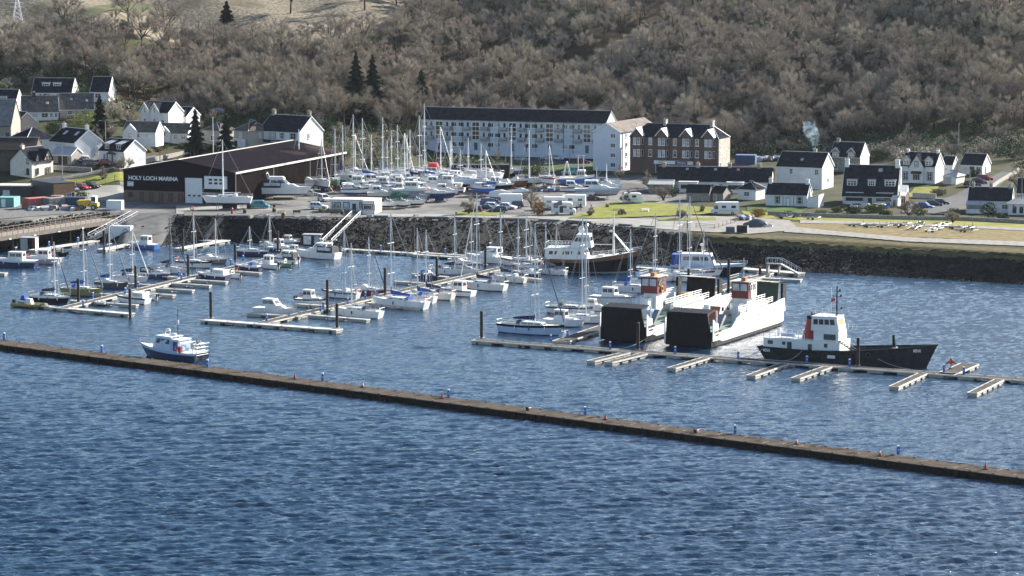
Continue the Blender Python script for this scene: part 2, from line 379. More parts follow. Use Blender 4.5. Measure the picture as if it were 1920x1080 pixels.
def tri_mesh(name, P, mats, mi):
    """P (n,3,3) loose triangles"""
    n = len(P); me = bpy.data.meshes.new(name); me.vertices.add(n * 3); me.vertices.foreach_set('co', P.reshape(-1).astype(np.float32))
    me.loops.add(n * 3); me.loops.foreach_set('vertex_index', np.arange(n * 3, dtype=np.int32)); me.polygons.add(n)
    me.polygons.foreach_set('loop_start', np.arange(0, n * 3, 3, dtype=np.int32))
    for m in mats: me.materials.append(m)
    me.polygons.foreach_set('material_index', np.asarray(mi, np.int32)); me.update(calc_edges=True); return me
def slivers(o, d, wdt, rg):
    """thin triangles from origins o along d"""
    s = np.cross(d, rg.normal(size=d.shape)); s /= np.linalg.norm(s, axis=1, keepdims=True) + 1e-9
    s *= (wdt / 2)[:, None]
    return np.stack([o - s, o + s, o + d], 1)
def bare_tree(seed, Ht=11., Rc=5.2, trunk=.3, ntw=44, narrow=1., wt=.06):
    """trunk MB and crown triangles"""
    rg = np.random.RandomState(seed); t = MB(); ends = []
    z0 = Ht * trunk; lean = rg.normal(0, .25, 2)
    top = Vector((lean[0], lean[1], z0)); t.tube((0, 0, -.6), top, .26, M_BARK, .19, 6, False)
    nl = 6 if narrow >= 1 else 5
    for i in range(nl + 1):
        a = i * 6.283 / nl + rg.rand(); up = rg.uniform(.35, .95)
        if i == nl: up = 1.5
        d = Vector((math.cos(a) * narrow, math.sin(a) * narrow, up)); 
        if i == nl: d = Vector((rg.normal(0, .2), rg.normal(0, .2), 1))
        d.normalize(); L = (Ht - z0) * rg.uniform(.45, .6) if up > 1 else Rc * rg.uniform(.55, .75) / max(.5, narrow) * (1 if narrow >= 1 else 1.2)
        m1 = top + d * L * .5 + Vector(rg.normal(0, .25, 3)); e = m1 + (d + Vector((0, 0, .35))) * L * .5
        t.tube(top - Vector((0, 0, rg.uniform(0, .8))), m1, .13, M_BARK, .09, 4, False); t.tube(m1, e, .09, M_BARK, .05, 4, False)
        for j in range(5):
            st = m1.lerp(e, rg.uniform(.1, 1.)); dd = (d * .6 + Vector((0, 0, .35)) + Vector(rg.normal(0, .6, 3))).normalized()
            if dd.z < -.1: dd.z *= -.5
            e2 = st + dd * rg.uniform(1.2, 2.6) * Rc / 5.2; t.tube(st, e2, .05, M_BARK, .025, 3, False)
            for k in range(3):
                s3 = st.lerp(e2, rg.uniform(.3, 1)); d3 = (dd + Vector((0, 0, .25)) + Vector(rg.normal(0, .6, 3))).normalized(); e3 = s3 + d3 * rg.uniform(.7, 1.5) * Rc / 5.2
                t.tube(s3, e3, .03, M_BARK, .015, 3, False); ends.append((s3, e3, d3))
    O = []; D = []
    for s3, e3, d3 in ends:
        n = ntw // 2; k = rg.rand(n, 1); base = np.array(s3) * (1 - k) + np.array(e3) * k + rg.normal(0, .12, (n, 3))
        c = base - np.array([0, 0, Ht * .45]); c /= np.linalg.norm(c, axis=1, keepdims=True) + .01
        dd = np.array(d3) * .5 + c * .8 + rg.normal(0, .6, (n, 3)); dd[:, 2] += .15; dd /= np.linalg.norm(dd, axis=1, keepdims=True); dd *= rg.uniform(.5, 1.35, (n, 1)) * Rc / 5.2
        O.append(base); D.append(dd)
    O = np.concatenate(O); D = np.concatenate(D); T = O + D; cc = np.array([lean[0], lean[1], z0 + (Ht - z0) * .45]); rr = np.array([Rc, Rc, (Ht - z0) * .58]) * (1 if narrow >= 1 else .95)
    q = (T - cc) / rr; nq = np.linalg.norm(q, axis=1); lim = .9 + .13 * np.sin(q[:, 0] * 5 + seed) * np.sin(q[:, 1] * 6) * 1.0 + rg.normal(0, .035, len(q)); k = np.clip(lim / nq, None, 1)[:, None]; T2 = cc + (T - cc) * k; O = O + (T2 - T) * .8; D = T2 - O; P = slivers(O, D, rg.uniform(.5, 1.1, len(O)) * wt, rg)
    return t, P
def leaves(n, shape, size, rg, shell=.55):
    """random leaf triangles in an ellipsoid of radii shape, base at z=0"""
    p = rg.normal(size=(n, 3)); p /= np.linalg.norm(p, axis=1, keepdims=True); p *= (rg.uniform(shell, 1, (n, 1)))
    lump = 1 + .22 * np.sin(p[:, 0:1] * 5 + 1) * np.cos(p[:, 1:2] * 6 + 2) + .15 * np.sin(p[:, 2:3] * 9 + p[:, 0:1] * 7)
    p *= lump; p = p * np.array(shape); p[:, 2] += shape[2] * .85; p = p[p[:, 2] > 0.02]
    n = len(p); a = rg.normal(size=(n, 3)); a /= np.linalg.norm(a, axis=1, keepdims=True); b_ = np.cross(a, rg.normal(size=(n, 3))); b_ /= np.linalg.norm(b_, axis=1, keepdims=True)
    s = size * rg.uniform(.6, 1.3, (n, 1)); return np.stack([p - a * s * .6, p + a * s * .6, p + b_ * s], 1)
def conifer_tris(Ht, Rb, rg, n=2600):
    z = Ht * (1 - np.sqrt(rg.rand(n))) * .96 + Ht * .04; r = Rb * (1 - z / Ht) ** .85 * (.75 + .35 * np.sin(z * 4.3)) + .12; a = rg.rand(n) * 6.283
    r *= .8 + .3 * np.sin(a * 5 + z); q = rg.uniform(.25, 1, n)
    o = np.stack([np.cos(a) * r * q * .6, np.sin(a) * r * q * .6, z], 1); d = np.stack([np.cos(a), np.sin(a), rg.uniform(-.55, .1, n)], 1) * (r * .5 + .25)[:, None]
    return slivers(o, d, np.full(n, .55), rg)
def add_tree(name, label, cat, loc, trunk, crown, rz=0, group=None, sc=1.):
    r = thing(name, label, cat, loc, rz, group); r.scale = (sc, sc, sc)
    for nm, me in (('trunk', trunk), ('crown', crown)):
        if me is None: continue
        o = bpy.data.objects.new(nm, me); C.objects.link(o); o.parent = r
    return r
TREES = []
for k in range(9):
    birch = k in (6, 7)
    t, P = bare_tree(20 + k, [11, 12.5, 10, 11.5, 9.5, 12, 12.5, 11, 9][k], [5.4, 5.8, 5.0, 5.6, 4.6, 6, 3.4, 3.0, 4.4][k], [.3, .28, .3, .25, .3, .3, .25, .2, .2][k], 120, .6 if birch else 1., .045)
    mt = [M_TWIG, M_TWIG, M_TWIGP, M_TWIG, M_TWIGB, M_TWIG, M_TWIGB, M_TWIGB, M_TWIGP][k]
    TREES.append((t.mesh('trunk'), tri_mesh('crown', P, [mt], np.zeros(len(P))), P, mt))

def woods():
    rg = np.random.RandomState(5); pts = []
    y = 818.
    cell = 8.4
    for iy in range(0, 36):
        for ix in range(-27, 28):
            x = (ix + .5 * (iy % 2)) * cell + rg.uniform(-2.4, 2.4); y = 815 + iy * cell * .9 + rg.uniform(-2.2, 2.2)
            px, py = PXY(x, y, Hs(x, y) + 5)
            if px < -60 or px > 1980 or py < -40: continue
            h0 = float(np.interp(x / y, _VU, _H0)); y0 = h0 + (6 if px < 760 else 2) + (14 if px < 230 else 0)
            if 740 < px < 1200: y0 = 868
            if y < y0: continue
            if px < 760 and y > 915 + (px - 100) * .05 + 8 * math.sin(px * .02): 
                if rg.rand() < (.85 if y < 940 else .93): continue
            if 1060 < px < 1240 and 930 + (px - 1060) * .14 < y < 938 + (px - 1060) * .26 and rg.rand() < .9: continue
            pts.append((y, x, px))
    pts.sort(); big = pts[:300]; far = pts[300:]
    print('woods', len(pts))
    order = [int(v) for v in rg.randint(0, 9, len(pts))]
    for i, (y, x, px) in enumerate(big):
        k = order[i]
        if px > 1250 and rg.rand() < .3: k = rg.choice([4, 6, 7])
        t, c, P, mt = TREES[k]
        birch = k in (6, 7)
        add_tree('birch_tree' if birch else 'bare_tree', 'slender bare birch among the leafless trees of the hillside wood' if birch else ('bare tree with pale twigs among the leafless trees of the hillside wood' if k in (2, 8) else 'leafless broad-crowned tree among the others of the hillside wood'), 'tree',
                 (x, y, Hs(x, y) - .2), t, c, rg.rand() * 6.28, 'bare trees of the hillside wood', rg.uniform(.95, 1.35))
    allP = []; MI = []; mats = [M_TWIG, M_TWIGP, M_TWIGB, M_BARK, M_IVY]
    for i, (y, x, px) in enumerate(far):
        k = order[300 + i]; P = TREES[k][2]; P = P[rg.rand(len(P)) < .45]; a = rg.rand() * 6.28; c, s = math.cos(a), math.sin(a)
        Q = P @ np.array([[c, s, 0], [-s, c, 0], [0, 0, 1]]); sc = rg.uniform(.9, 1.3); Q = Q * sc
        w_ = (Q[:, 1] - Q[:, 0]) * .3; Q[:, 0] -= w_; Q[:, 1] += w_
        Q = Q + np.array([x, y, Hs(x, y) - .2]); allP.append(Q); MI.append(np.full(len(Q), mats.index(TREES[k][3])))
        tm = TREES[k][0]; co = np.array([v.co[:] for v in tm.vertices]); 
        tp = [(co[p.vertices[0]], co[p.vertices[1]], co[p.vertices[2]]) for p in tm.polygons] + [(co[p.vertices[0]], co[p.vertices[2]], co[p.vertices[3]]) for p in tm.polygons]
        tp = np.array(tp) if k not in FT else FT[k]; FT[k] = tp
        T = (tp @ np.array([[c, s, 0], [-s, c, 0], [0, 0, 1]])) * sc + np.array([x, y, Hs(x, y) - .2]); allP.append(T); MI.append(np.full(len(T), 3))
    # evergreen undergrowth and ivy along the foot of the wood
    for i in range(330):
        px = rg.uniform(-20, 1960); h0 = float(np.interp(_u(px), _VU, _H0)); y = h0 + rg.uniform(-6, 45) if px > 800 else h0 + rg.uniform(-4, 60)
        if 760 < px < 1200: y = rg.uniform(864, 880)
        x = _u(px) * y
        r = rg.uniform(1.5, 3.4) * (1.25 if 400 < px < 1250 else 1); L = leaves(260, (r, r, r * .8), .34, rg) + np.array([x, y, Hs(x, y) - .3]); allP.append(L); MI.append(np.full(len(L), 4))
    for (xa, xb, ya, yb, nn, rr) in ((1600, 1960, 262, 302, 130, 2.6), (1380, 1600, 262, 288, 60, 2.4), (196, 262, 196, 222, 24, 2.2), (40, 230, 128, 152, 50, 2.4), (318, 480, 180, 212, 50, 2.3), (480, 780, 190, 232, 90, 2.6), (610, 780, 245, 290, 40, 2.2), (110, 185, 228, 244, 16, 1.8), (350, 440, 214, 240, 16, 1.8), (1790, 1930, 270, 330, 40, 2.2), (0, 60, 140, 165, 14, 2)):
        for i in range(nn):
            p = hit(rg.uniform(xa, xb), rg.uniform(ya, yb)); 
            if PXY(*p)[0] > 1795 and PXY(*p)[1] > 296 and PXY(*p)[0] < 1900: continue
            r = rr * rg.uniform(.6, 1.25); L = leaves(200, (r, r, r * .7), .3, rg) + np.array([p.x, p.y, p.z - .3]); allP.append(L); MI.append(np.full(len(L), 4 if rg.rand() < .62 else (0 if rg.rand() < .6 else 1)))
    P = np.concatenate(allP); MI = np.concatenate(MI)
    o = bpy.data.objects.new('distant_woodland', tri_mesh('distant_woodland', P, mats, MI)); C.objects.link(o)
    tag(o, 'mass of bare brown trees and evergreen undergrowth higher up the hillside', 'woodland', kind='stuff')
FT = {}
woods()

# conifers the photo shows one by one: base pixel, top pixel y
_rc = np.random.RandomState(9)
def conifer(px, pyb, pyt, wpx, label, grp=None, p=None):
    p = p or hit(px, pyb); s = mpp_at(p); Ht = (pyb - pyt) / s; Rb = wpx / s / 2 * 1.15
    n = int(2500 + 420 * Ht); P = conifer_tris(Ht, Rb, _rc, n); t = MB(); t.tube((0, 0, -.5), (0, 0, Ht * .9), .28, M_BARK, .05, 6, False)
    return add_tree('conifer_tree', label, 'conifer', p, t.mesh('trunk'), tri_mesh('crown', P, [M_CON], np.zeros(len(P))), 0, grp)
conifer(367, 304, 203, 44, 'tall dark spruce behind the left end of the black marina shed')
conifer(424, 290, 214, 36, 'dark conifer just right of the tallest spruce behind the shed roof')
conifer(188, 262, 178, 36, 'narrow dark conifer beside the pale grey-green bush in the village')
conifer(303, 248, 218, 14, 'small round-topped conifer in front of the white twin-gabled villa')
conifer(668, 232, 96, 62, 'tall dark pine, left of the close pair standing out of the wood')
conifer(699, 230, 100, 54, 'tall dark pine, right of the close pair standing out of the wood')
conifer(790, 222, 130, 48, 'dim dark spruce in the wood above the left end of the flats')
conifer(425, 40, 2, 26, 'lone dark conifer on the edge of the open moor')
conifer(1312, 136, 96, 24, 'green conifer half hidden among the grey trees above the tenement')

def bush(px, py, wpx, hpx, m, label, cat='bush', name='bush', dens=1., twigs=False, grp=None, size=.26):
    p = hit(px, py); s = mpp_at(p); r = wpx / s / 2; h = hpx / s
    if twigs:
        t, P = bare_tree(int(px) + 3, h, r * 1.0, .12, 74, 1., .05); return add_tree(name, label, cat, p, t.mesh('stems'), tri_mesh('crown', P, [m], np.zeros(len(P))), 0, grp)
    P = leaves(int(240 * dens * max(1, r * r * .9)), (r, r * .8, h * .54), size, _rc, .5); 
    t = MB(); t.tube((0, 0, -.2), (0, 0, h * .6), .08, M_BARK, .03, 5, False)
    return add_tree(name, label, cat, p, t.mesh('stems'), tri_mesh('crown', P, [m], np.zeros(len(P))), 0, grp)
# ================================================================ buildings
WHITE = mat('white_render', (.70, .70, .68), .85, 0, .09, .45, detail=8)
CREAM = mat('cream_render', (.62, .58, .50), .85, 0, .06, .8)
SHADEB = mat('shade_blue_render', (.56, .60, .66), .85, 0, .04, .6)  # render with the blue of open shade mixed into its colour
STONE = mat('grey_stone', (.20, .18, .155), .95, 0, .3, 2.2, .02, col2=(.34, .31, .27))
SAND = mat('red_sandstone', (.10, .062, .046), .95, 0, .25, 2.5, .02, col2=(.155, .10, .078))
RUBBLE = mat('rubble_stone', (.22, .20, .17), .95, 0, .3, 2.5, .03, col2=(.46, .43, .37))
SLATE = slatmat('dark_slate', (.018, .020, .026), (.026, .028, .035), .5, 0, .85, .5, .5)
SLATE2 = slatmat('brown_tiles', (.095, .082, .075), (.125, .108, .098), .4, 0, .8, .5, .35)
LROOF = mat('weathered_sheet_roof', (.13, .105, .092), .95, 0, .2, .5, 0, .1, col2=(.22, .19, .17))
LEAD = mat('lead_grey', (.32, .33, .35), .5, 0, .1)
FRAMEW = mat('window_white', (.78, .78, .77), .6, 0, 0)
GLASS = mat('window_glass', (.018, .024, .032), .08, 0, 0, spec=.8)
NET = mat('net_curtain', (.42, .44, .46), .4, 0, .25, 1.2)
DARKP = mat('black_paint', (.018, .018, .02), .5, 0, .1)
BROWNP = mat('brown_door', (.09, .045, .03), .6, 0, .1)
CHIM = mat('chimney_render', (.33, .30, .26), .9, 0, .2)
POT = mat('clay_pot', (.38, .26, .18), .8, 0, .1)
BRICK = mat('sunlit_orange_brick', (.36, .20, .11), .9, 0, .15, 3.)
BRICKD = slatmat('brown_brick', (.15, .105, .08), (.185, .13, .10), .3, 2, .9, .8, .1)
CLAD = slatmat('black_cladding', (.010, .009, .012), (.014, .012, .016), .5, 0, .8, .5, .12)
CLADS = slatmat('dark_brown_cladding', (.009, .007, .007), (.013, .010, .010), 3.2, 1, .85, .93, .3)
SHROOF = slatmat('purple_grey_roof', (.012, .010, .014), (.016, .014, .018), 1.0, 1, .95, .5, .25)
var2(SHROOF, (.06, .045, .04), .05, .58, .68)
TRIM = mat('pale_trim', (.50, .47, .42), .7, 0, .1)
GREYM = mat('grey_metal', (.30, .31, .32), .45, .6, .1)
WOODF = mat('weathered_wood', (.20, .165, .13), .9, 0, .3, 2.)
CONC = mat('concrete', (.34, .325, .30), .9, 0, .15, 1.2, col2=(.42, .40, .37))

def window(par, x, z, w_, h, face='f', W=0, D=0, frame=FRAMEW, pane=None, bars=(1, 1), surround=None, name='window', off=0.0):
    """window on a wall: x along the wall from its left end, z above ground. face f (front y=0), r (right end x=W), l (left), b (back)"""
    M = {'f': Matrix.Translation((x, -off, z)), 'r': Matrix.Translation((W + off, x, z)) @ Matrix.Rotation(R(90), 4, 'Z'),
         'l': Matrix.Translation((-off, D - x, z)) @ Matrix.Rotation(R(-90), 4, 'Z'), 'b': Matrix.Translation((W - x, D + off, z)) @ Matrix.Rotation(R(180), 4, 'Z')}[face]
    b = MB(M); t = .09; y0, y1 = -.08, -.002
    b.box(-w_ / 2, w_ / 2, y0, y1, 0, t, frame); b.box(-w_ / 2, w_ / 2, y0, y1, h - t, h, frame)
    b.box(-w_ / 2, -w_ / 2 + t, y0, y1, t, h - t, frame); b.box(w_ / 2 - t, w_ / 2, y0, y1, t, h - t, frame)
    for i in range(1, bars[0] + 1): xx = -w_ / 2 + w_ * i / (bars[0] + 1); b.box(xx - .035, xx + .035, y0 + .01, y1, t, h - t, frame)
    for i in range(1, bars[1] + 1): zz = h * i / (bars[1] + 1); b.box(-w_ / 2 + t, w_ / 2 - t, y0 + .012, y1, zz - .03, zz + .03, frame)
    b.box(-w_ / 2 - .12, w_ / 2 + .12, -.16, -.004, -.1, -.002, surround or frame)
    if surround:
        s = .2; b.box(-w_ / 2 - s, -w_ / 2 - .005, -.05, -.003, 0, h + s, surround); b.box(w_ / 2 + .005, w_ / 2 + s, -.05, -.003, 0, h + s, surround); b.box(-w_ / 2, w_ / 2, -.05, -.003, h + .003, h + s, surround)
    o = b.build(name, par); p = MB(M); p.box(-w_ / 2 + t, w_ / 2 - t, -.035, -.006, t, h - t, pane or (GLASS if rnd() < .75 else NET)); p.build('pane', o); return o
def door(par, x, w_, h, m, face='f', W=0, D=0, z=0, frame=None):
    M = {'f': Matrix.Translation((x, 0, z)), 'r': Matrix.Translation((W, x, z)) @ Matrix.Rotation(R(90), 4, 'Z')}[face]
    b = MB(M); b.box(-w_ / 2, w_ / 2, -.07, -.004, 0, h, m); o = b.build('door', par)
    f = MB(M); fr = frame or FRAMEW
    for a in (-w_ / 2 - .1, w_ / 2 + .01): f.box(a, a + .09, -.1, -.005, 0, h, fr)
    f.box(-w_ / 2 - .1, w_ / 2 + .1, -.1, -.005, h + .003, h + .1, fr); f.build('frame', o); return o
def chimney(par, x, y, z0, z1, w_=.9, d=.7, m=CHIM, pots=2):
    b = MB(); b.box(x - w_ / 2, x + w_ / 2, y - d / 2, y + d / 2, z0, z1, m); b.box(x - w_ / 2 - .08, x + w_ / 2 + .08, y - d / 2 - .08, y + d / 2 + .08, z1 + .002, z1 + .15, m)
    o = b.build('chimney', par); q = MB()
    for i in range(pots): xx = x + (i - (pots - 1) / 2) * .4; q.tube((xx, y, z1 + .15), (xx, y, z1 + .6), .13, POT, .1, 8)
    q.build('chimney_pots', o); return o
def gable_walls(par, W, D, h, rh, m, x0=0., y0=0., base=-1.5, name='wall'):
    b = MB(); b.endp([(y0, base), (y0 + D, base), (y0 + D, h), (y0 + D / 2, h + rh), (y0, h)], x0, x0 + W, m); return b.build(name, par)
def gable_roof(par, W, D, h, rh, m, ov=.35, x0=0., y0=0., trim=None, parent_name='roof', ex=.12):
    b = MB(); k = rh / (D / 2); t = .16
    for sgn in (0, 1):
        ya = y0 - ov if sgn == 0 else y0 + D + ov; za = h - k * ov; ym = y0 + D / 2; zm = h + rh
        b.endp([(ya, za + .03), (ym, zm + .03), (ym, zm + .03 + t), (ya, za + .03 + t)], x0 - ex, x0 + W + ex, m)
    b.box(x0 - ex, x0 + W + ex, ym - .14, ym + .14, zm + .16, zm + .27, LEAD)
    o = b.build('roof', par)
    if trim:
        q = MB()
        for xx in (x0 - ex - .06, x0 + W + ex + .005):
            for sgn in (0, 1):
                ya = y0 - ov if sgn == 0 else y0 + D + ov
                q.endp([(ya, h - k * ov - .12), (y0 + D / 2, h + rh - .12), (y0 + D / 2, h + rh + .2), (ya, h - k * ov + .2)], xx, xx + .055, trim)
        q.box(x0 - ex, x0 + W + ex, y0 - ov - .1, y0 - ov - .003, h - k * ov - .06, h - k * ov + .08, trim)
        q.build('barge_boards', o)
    return o
def hip_roof(par, W, D, h, rh, m, ov=.4, inset=None, x0=0, y0=0):
    i = inset if inset is not None else D / 2; b = MB(); X0, X1, Y0, Y1 = x0 - ov, x0 + W + ov, y0 - ov, y0 + D + ov; zb = h - .05
    a, c = (x0 + i, y0 + D / 2, h + rh), (x0 + W - i, y0 + D / 2, h + rh)
    A, B, Cc, Dd = (X0, Y0, zb), (X1, Y0, zb), (X1, Y1, zb), (X0, Y1, zb)
    b.face([A, B, c, a], m); b.face([B, Cc, c], m); b.face([Cc, Dd, a, c], m); b.face([Dd, A, a], m); b.face([Dd, Cc, B, A], LEAD)
    for p in (A, B): b.tube(p, a if p is A else c, .09, LEAD, n=4)
    for p in (Cc, Dd): b.tube(p, c if p is Cc else a, .09, LEAD, n=4)
    b.tube(a, c, .1, LEAD, n=4); return b.build('roof', par)
def skylight(par, x, D, h, rh, t, w_=.8, l_=1.1, side=0, m=None):
    """on the front slope; t 0..1 up the slope"""
    k = rh / (D / 2); L = math.hypot(1, k); y = D / 2 * t; z = h + rh * t + .22; dy, dz = 1 / L, k / L
    b = MB(); q = [(x - w_ / 2, y - dy * l_ / 2, z - dz * l_ / 2), (x + w_ / 2, y - dy * l_ / 2, z - dz * l_ / 2), (x + w_ / 2, y + dy * l_ / 2, z + dz * l_ / 2), (x - w_ / 2, y + dy * l_ / 2, z + dz * l_ / 2)]
    b.face(q, m or NET); b.tube(q[0], q[1], .05, LEAD, n=4); b.tube(q[1], q[2], .05, LEAD, n=4); b.tube(q[2], q[3], .05, LEAD, n=4); b.tube(q[3], q[0], .05, LEAD, n=4); return b.build('skylight', par)
def dormer(par, x, D, h, rh, z, w_, hh, style='flat', wall=WHITE, roof=SLATE, bars=(2, 0), frame=FRAMEW, surround=None):
    """dormer with its front at the given height z on the front slope"""
    k = rh / (D / 2); y = (z - h) / k; yb = (z + hh - h) / k + .1; b = MB(); r_ = MB()
    b.box(x - w_ / 2, x + w_ / 2, y, yb, z - .1, z + hh, wall)
    if style == 'flat': r_.box(x - w_ / 2 - .15, x + w_ / 2 + .15, y - .25, yb + .4, z + hh + .003, z + hh + .16, LEAD)
    elif style == 'shed': r_.endp([(y - .3, z + hh), (yb + 1.0, z + hh + .75), (yb + 1.0, z + hh + .9), (y - .3, z + hh + .15)], x - w_ / 2 - .2, x + w_ / 2 + .2, LEAD)
    else:
        gh = w_ * .55; yb2 = min(D / 2, (z + hh + gh - h) / k + .1); b.side([(x - w_ / 2, z + hh + .002), (x + w_ / 2, z + hh + .002), (x, z + hh + gh)], y + .002, y + .15, wall)
        for sg in (-1, 1):
            r_.side([(x, z + hh + gh + .02), (x, z + hh + gh + .16), (x + sg * (w_ / 2 + .25), z + hh - .05), (x + sg * (w_ / 2 + .25), z + hh - .18)][::sg], y - .3, yb2, roof)
        q = [(x - w_ / 2 - .25, z + hh - .1), (x, z + hh + gh + .1)]
        for sg in (-1, 1): r_.tube((x + sg * (w_ / 2 + .25), y - .32, z + hh - .1), (x, y - .32, z + hh + gh + .1), .09, frame, n=4)
    o = b.build('dormer', par); r_.build('dormer_roof', o)
    wb = MB(Matrix.Translation((x, y, z + .15))); ww = w_ - .35; wh = hh - .3
    wb.box(-ww / 2, ww / 2, -.03, -.004, 0, wh, GLASS); n = bars[0] + 1
    for i in range(n + 1): xx = -ww / 2 + ww * i / n; wb.box(xx - .05, xx + .05, -.08, -.031, 0, wh, frame)
    for zz in (0, wh - .09) + ((wh / 2,) if bars[1] else ()): wb.box(-ww / 2, ww / 2, -.081, -.032, zz, zz + .09, frame)
    wb.build('window', o); return o
def house(label, px0, px1, py, yaw, D, h, rh, wall=WHITE, roof=SLATE, rt='gable', name='house', cat='house', trim=FRAMEW, ov=.35, z=None, inset=None, plinth=None, p=None, ww=None):
    """front wall from photo column px0 to px1, foot of its left corner at py"""
    p = p or hit(px0, py)
    if z is not None: p = G(px0, py, z)
    a = R(yaw); u1 = (px1 - 960) / (F * math.cos(PITCH) + (540 - py) * math.sin(PITCH)) if ww is None else 0
    W = ww or (u1 * p.y - p.x) / (math.cos(a) - u1 * math.sin(a))
    t = thing(name, label, cat, p, a); t['_d'] = (W, D, h, rh)
    if rt == 'gable': gable_walls(t, W, D, h, rh, wall); gable_roof(t, W, D, h, rh, roof, ov, trim=trim)
    elif rt == 'hip': b = MB(); b.box(0, W, 0, D, -1.5, h - .06, wall); b.build('wall', t); hip_roof(t, W, D, h, rh, roof, ov, inset)
    elif rt == 'flat': b = MB(); b.box(0, W, 0, D, -1.5, h, wall); b.build('wall', t); b = MB(); b.box(-ov, W + ov, -ov, D + ov, h + .003, h + .22, roof); b.build('roof', t)
    del t['_d']; return t, W
def text(par, body, size, M, m, name='lettering', ext=.03, align='LEFT', wid=None):
    cu = bpy.data.curves.new(name, 'FONT'); cu.body = body; cu.size = size; cu.extrude = ext; cu.align_x = align; cu.offset = size * .02
    o = bpy.data.objects.new(name, cu); C.objects.link(o); bpy.context.view_layer.update(); dg = bpy.context.evaluated_depsgraph_get()
    me = bpy.data.meshes.new_from_object(o.evaluated_get(dg)); bpy.data.objects.remove(o)
    if wid:
        xs = [v.co.x for v in me.vertices]; k = wid / (max(xs) - min(xs)); me.transform(Matrix.Diagonal((k, 1, 1, 1)))
    me.transform(M @ Matrix.Rotation(R(90), 4, 'X')); me.materials.clear(); me.materials.append(m)
    q = bpy.data.objects.new(name, me); C.objects.link(q); q.parent = par; return q

# ---- marina shed
def marina_shed():
    p = G(232, 376, 5); W = 29.5; D = 66; h = 7.4; yaw = -20
    t = thing('marina_shed', 'long black clad boat shed reading HOLY LOCH MARINA on its front', 'shed', p, R(yaw))
    rh = 2.6; b = MB()
    b.side([(0, 2.6), (W, 2.6), (W, h), (W / 2, h + rh), (0, h)], 0, .3, CLAD); b.build('front_cladding', t)
    b = MB(); b.box(0, 19, .05, .3, -.5, 2.597, BRICKD); b.build('brick_base', t)
    b = MB(); b.box(0, .25, .31, D, -.5, h, CLADS); b.box(W - .25, W, .31, D, -.5, h, CLADS); b.side([(0, -.5), (W, -.5), (W, h), (W / 2, h + rh), (0, h)], D + .002, D + .3, CLADS)
    b.box(29.0, W - .26, .06, .3, -.5, 2.597, CLAD); b.build('side_walls', t)
    b = MB()
    for sg in (0, 1):
        xa, xb = (-.3, W / 2) if sg == 0 else (W / 2, W + .3); za, zb = (h, h + rh) if sg == 0 else (h + rh, h)
        b.side([(xa, za + .05), (xb, zb + .05), (xb, zb + .25), (xa, za + .25)], -.25, D + .5, SHROOF)
    ro = b.build('roof', t)
    b = MB()
    b.box(W + .31, W + .55, -.25, D + .5, h - .15, h + .3, TRIM); b.box(-.55, -.31, -.25, D + .5, h - .15, h + .3, TRIM)
    b.side([(W / 2 - .2, h + rh + .26), (W / 2 + .2, h + rh + .26), (W / 2 + .2, h + rh + .42), (W / 2 - .2, h + rh + .42)], -.25, D + .5, TRIM); b.build('roof_trim', ro)
    b = MB()
    for y in (.4, 22, 44): b.tube((W + .12, y, -.3), (W + .12, y, h - .2), .12, TRIM, n=6)
    b.build('downpipes', t)
    wh = mat('shutter_white', (.60, .62, .64), .5, 0, .04)
    b = MB(); b.box(16.5, 21.0, -.12, -.003, 0, 6.0, wh); 
    b.box(16.3, 16.48, -.2, -.002, 0, 6.1, CLAD)
    o = b.build('roller_door', t); q = MB()
    for i in range(3): q.box(17.2 + i * 1.3, 18.0 + i * 1.3, -.15, -.123, 1.6, 2.0, GLASS)
    q.build('vision_panels', o)
    b = MB(); b.box(21.8, 27.6, -.6, -.003, 3.6, 6.6, wh); o = b.build('raised_door', t, label='white sectional door raised above the dark opening'); q = MB()
    for i in range(3):
        for j in range(2): q.box(23.0 + i * 1.4, 23.9 + i * 1.4, -.64, -.603, 4.7 + j * .85, 5.2 + j * .85, GLASS)
    q.build('vision_panels', o)
    b = MB(); b.box(21.6, 28.2, -.01, .02, 0, 3.6, mat('dark_opening', (.004, .004, .005), 1, 0, 0)); b.build('opening', t)
    for i, x in enumerate((4.9, 7.4, 10.0, 12.6, 15.2)): door(t, x, .95, 2.1, BROWNP, z=.0, frame=DARKP)
    window(t, 1.9, 1.0, 1.1, 1.2, frame=DARKP)
    text(t, 'HOLY LOCH MARINA', 1.35, Matrix.Translation((1.35, -.03, 5.15)), FRAMEW, wid=13.2, ext=.05)
    b = MB(); b.box(1.1, 2.7, -.08, -.003, 3.55, 4.7, FRAMEW); o = b.build('notice_board', t)
    for k in range(3): text(o, ['DRY SAIL', 'CHANDLERY', 'WORKSHOP'][0] if False else ['CHANDLERY', 'OPEN', 'OFFICE'][k], .26, Matrix.Translation((1.2, -.1, 4.35 - k * .33)), DARKP, wid=1.3, ext=.01) if k != 1 else None
marina_shed()

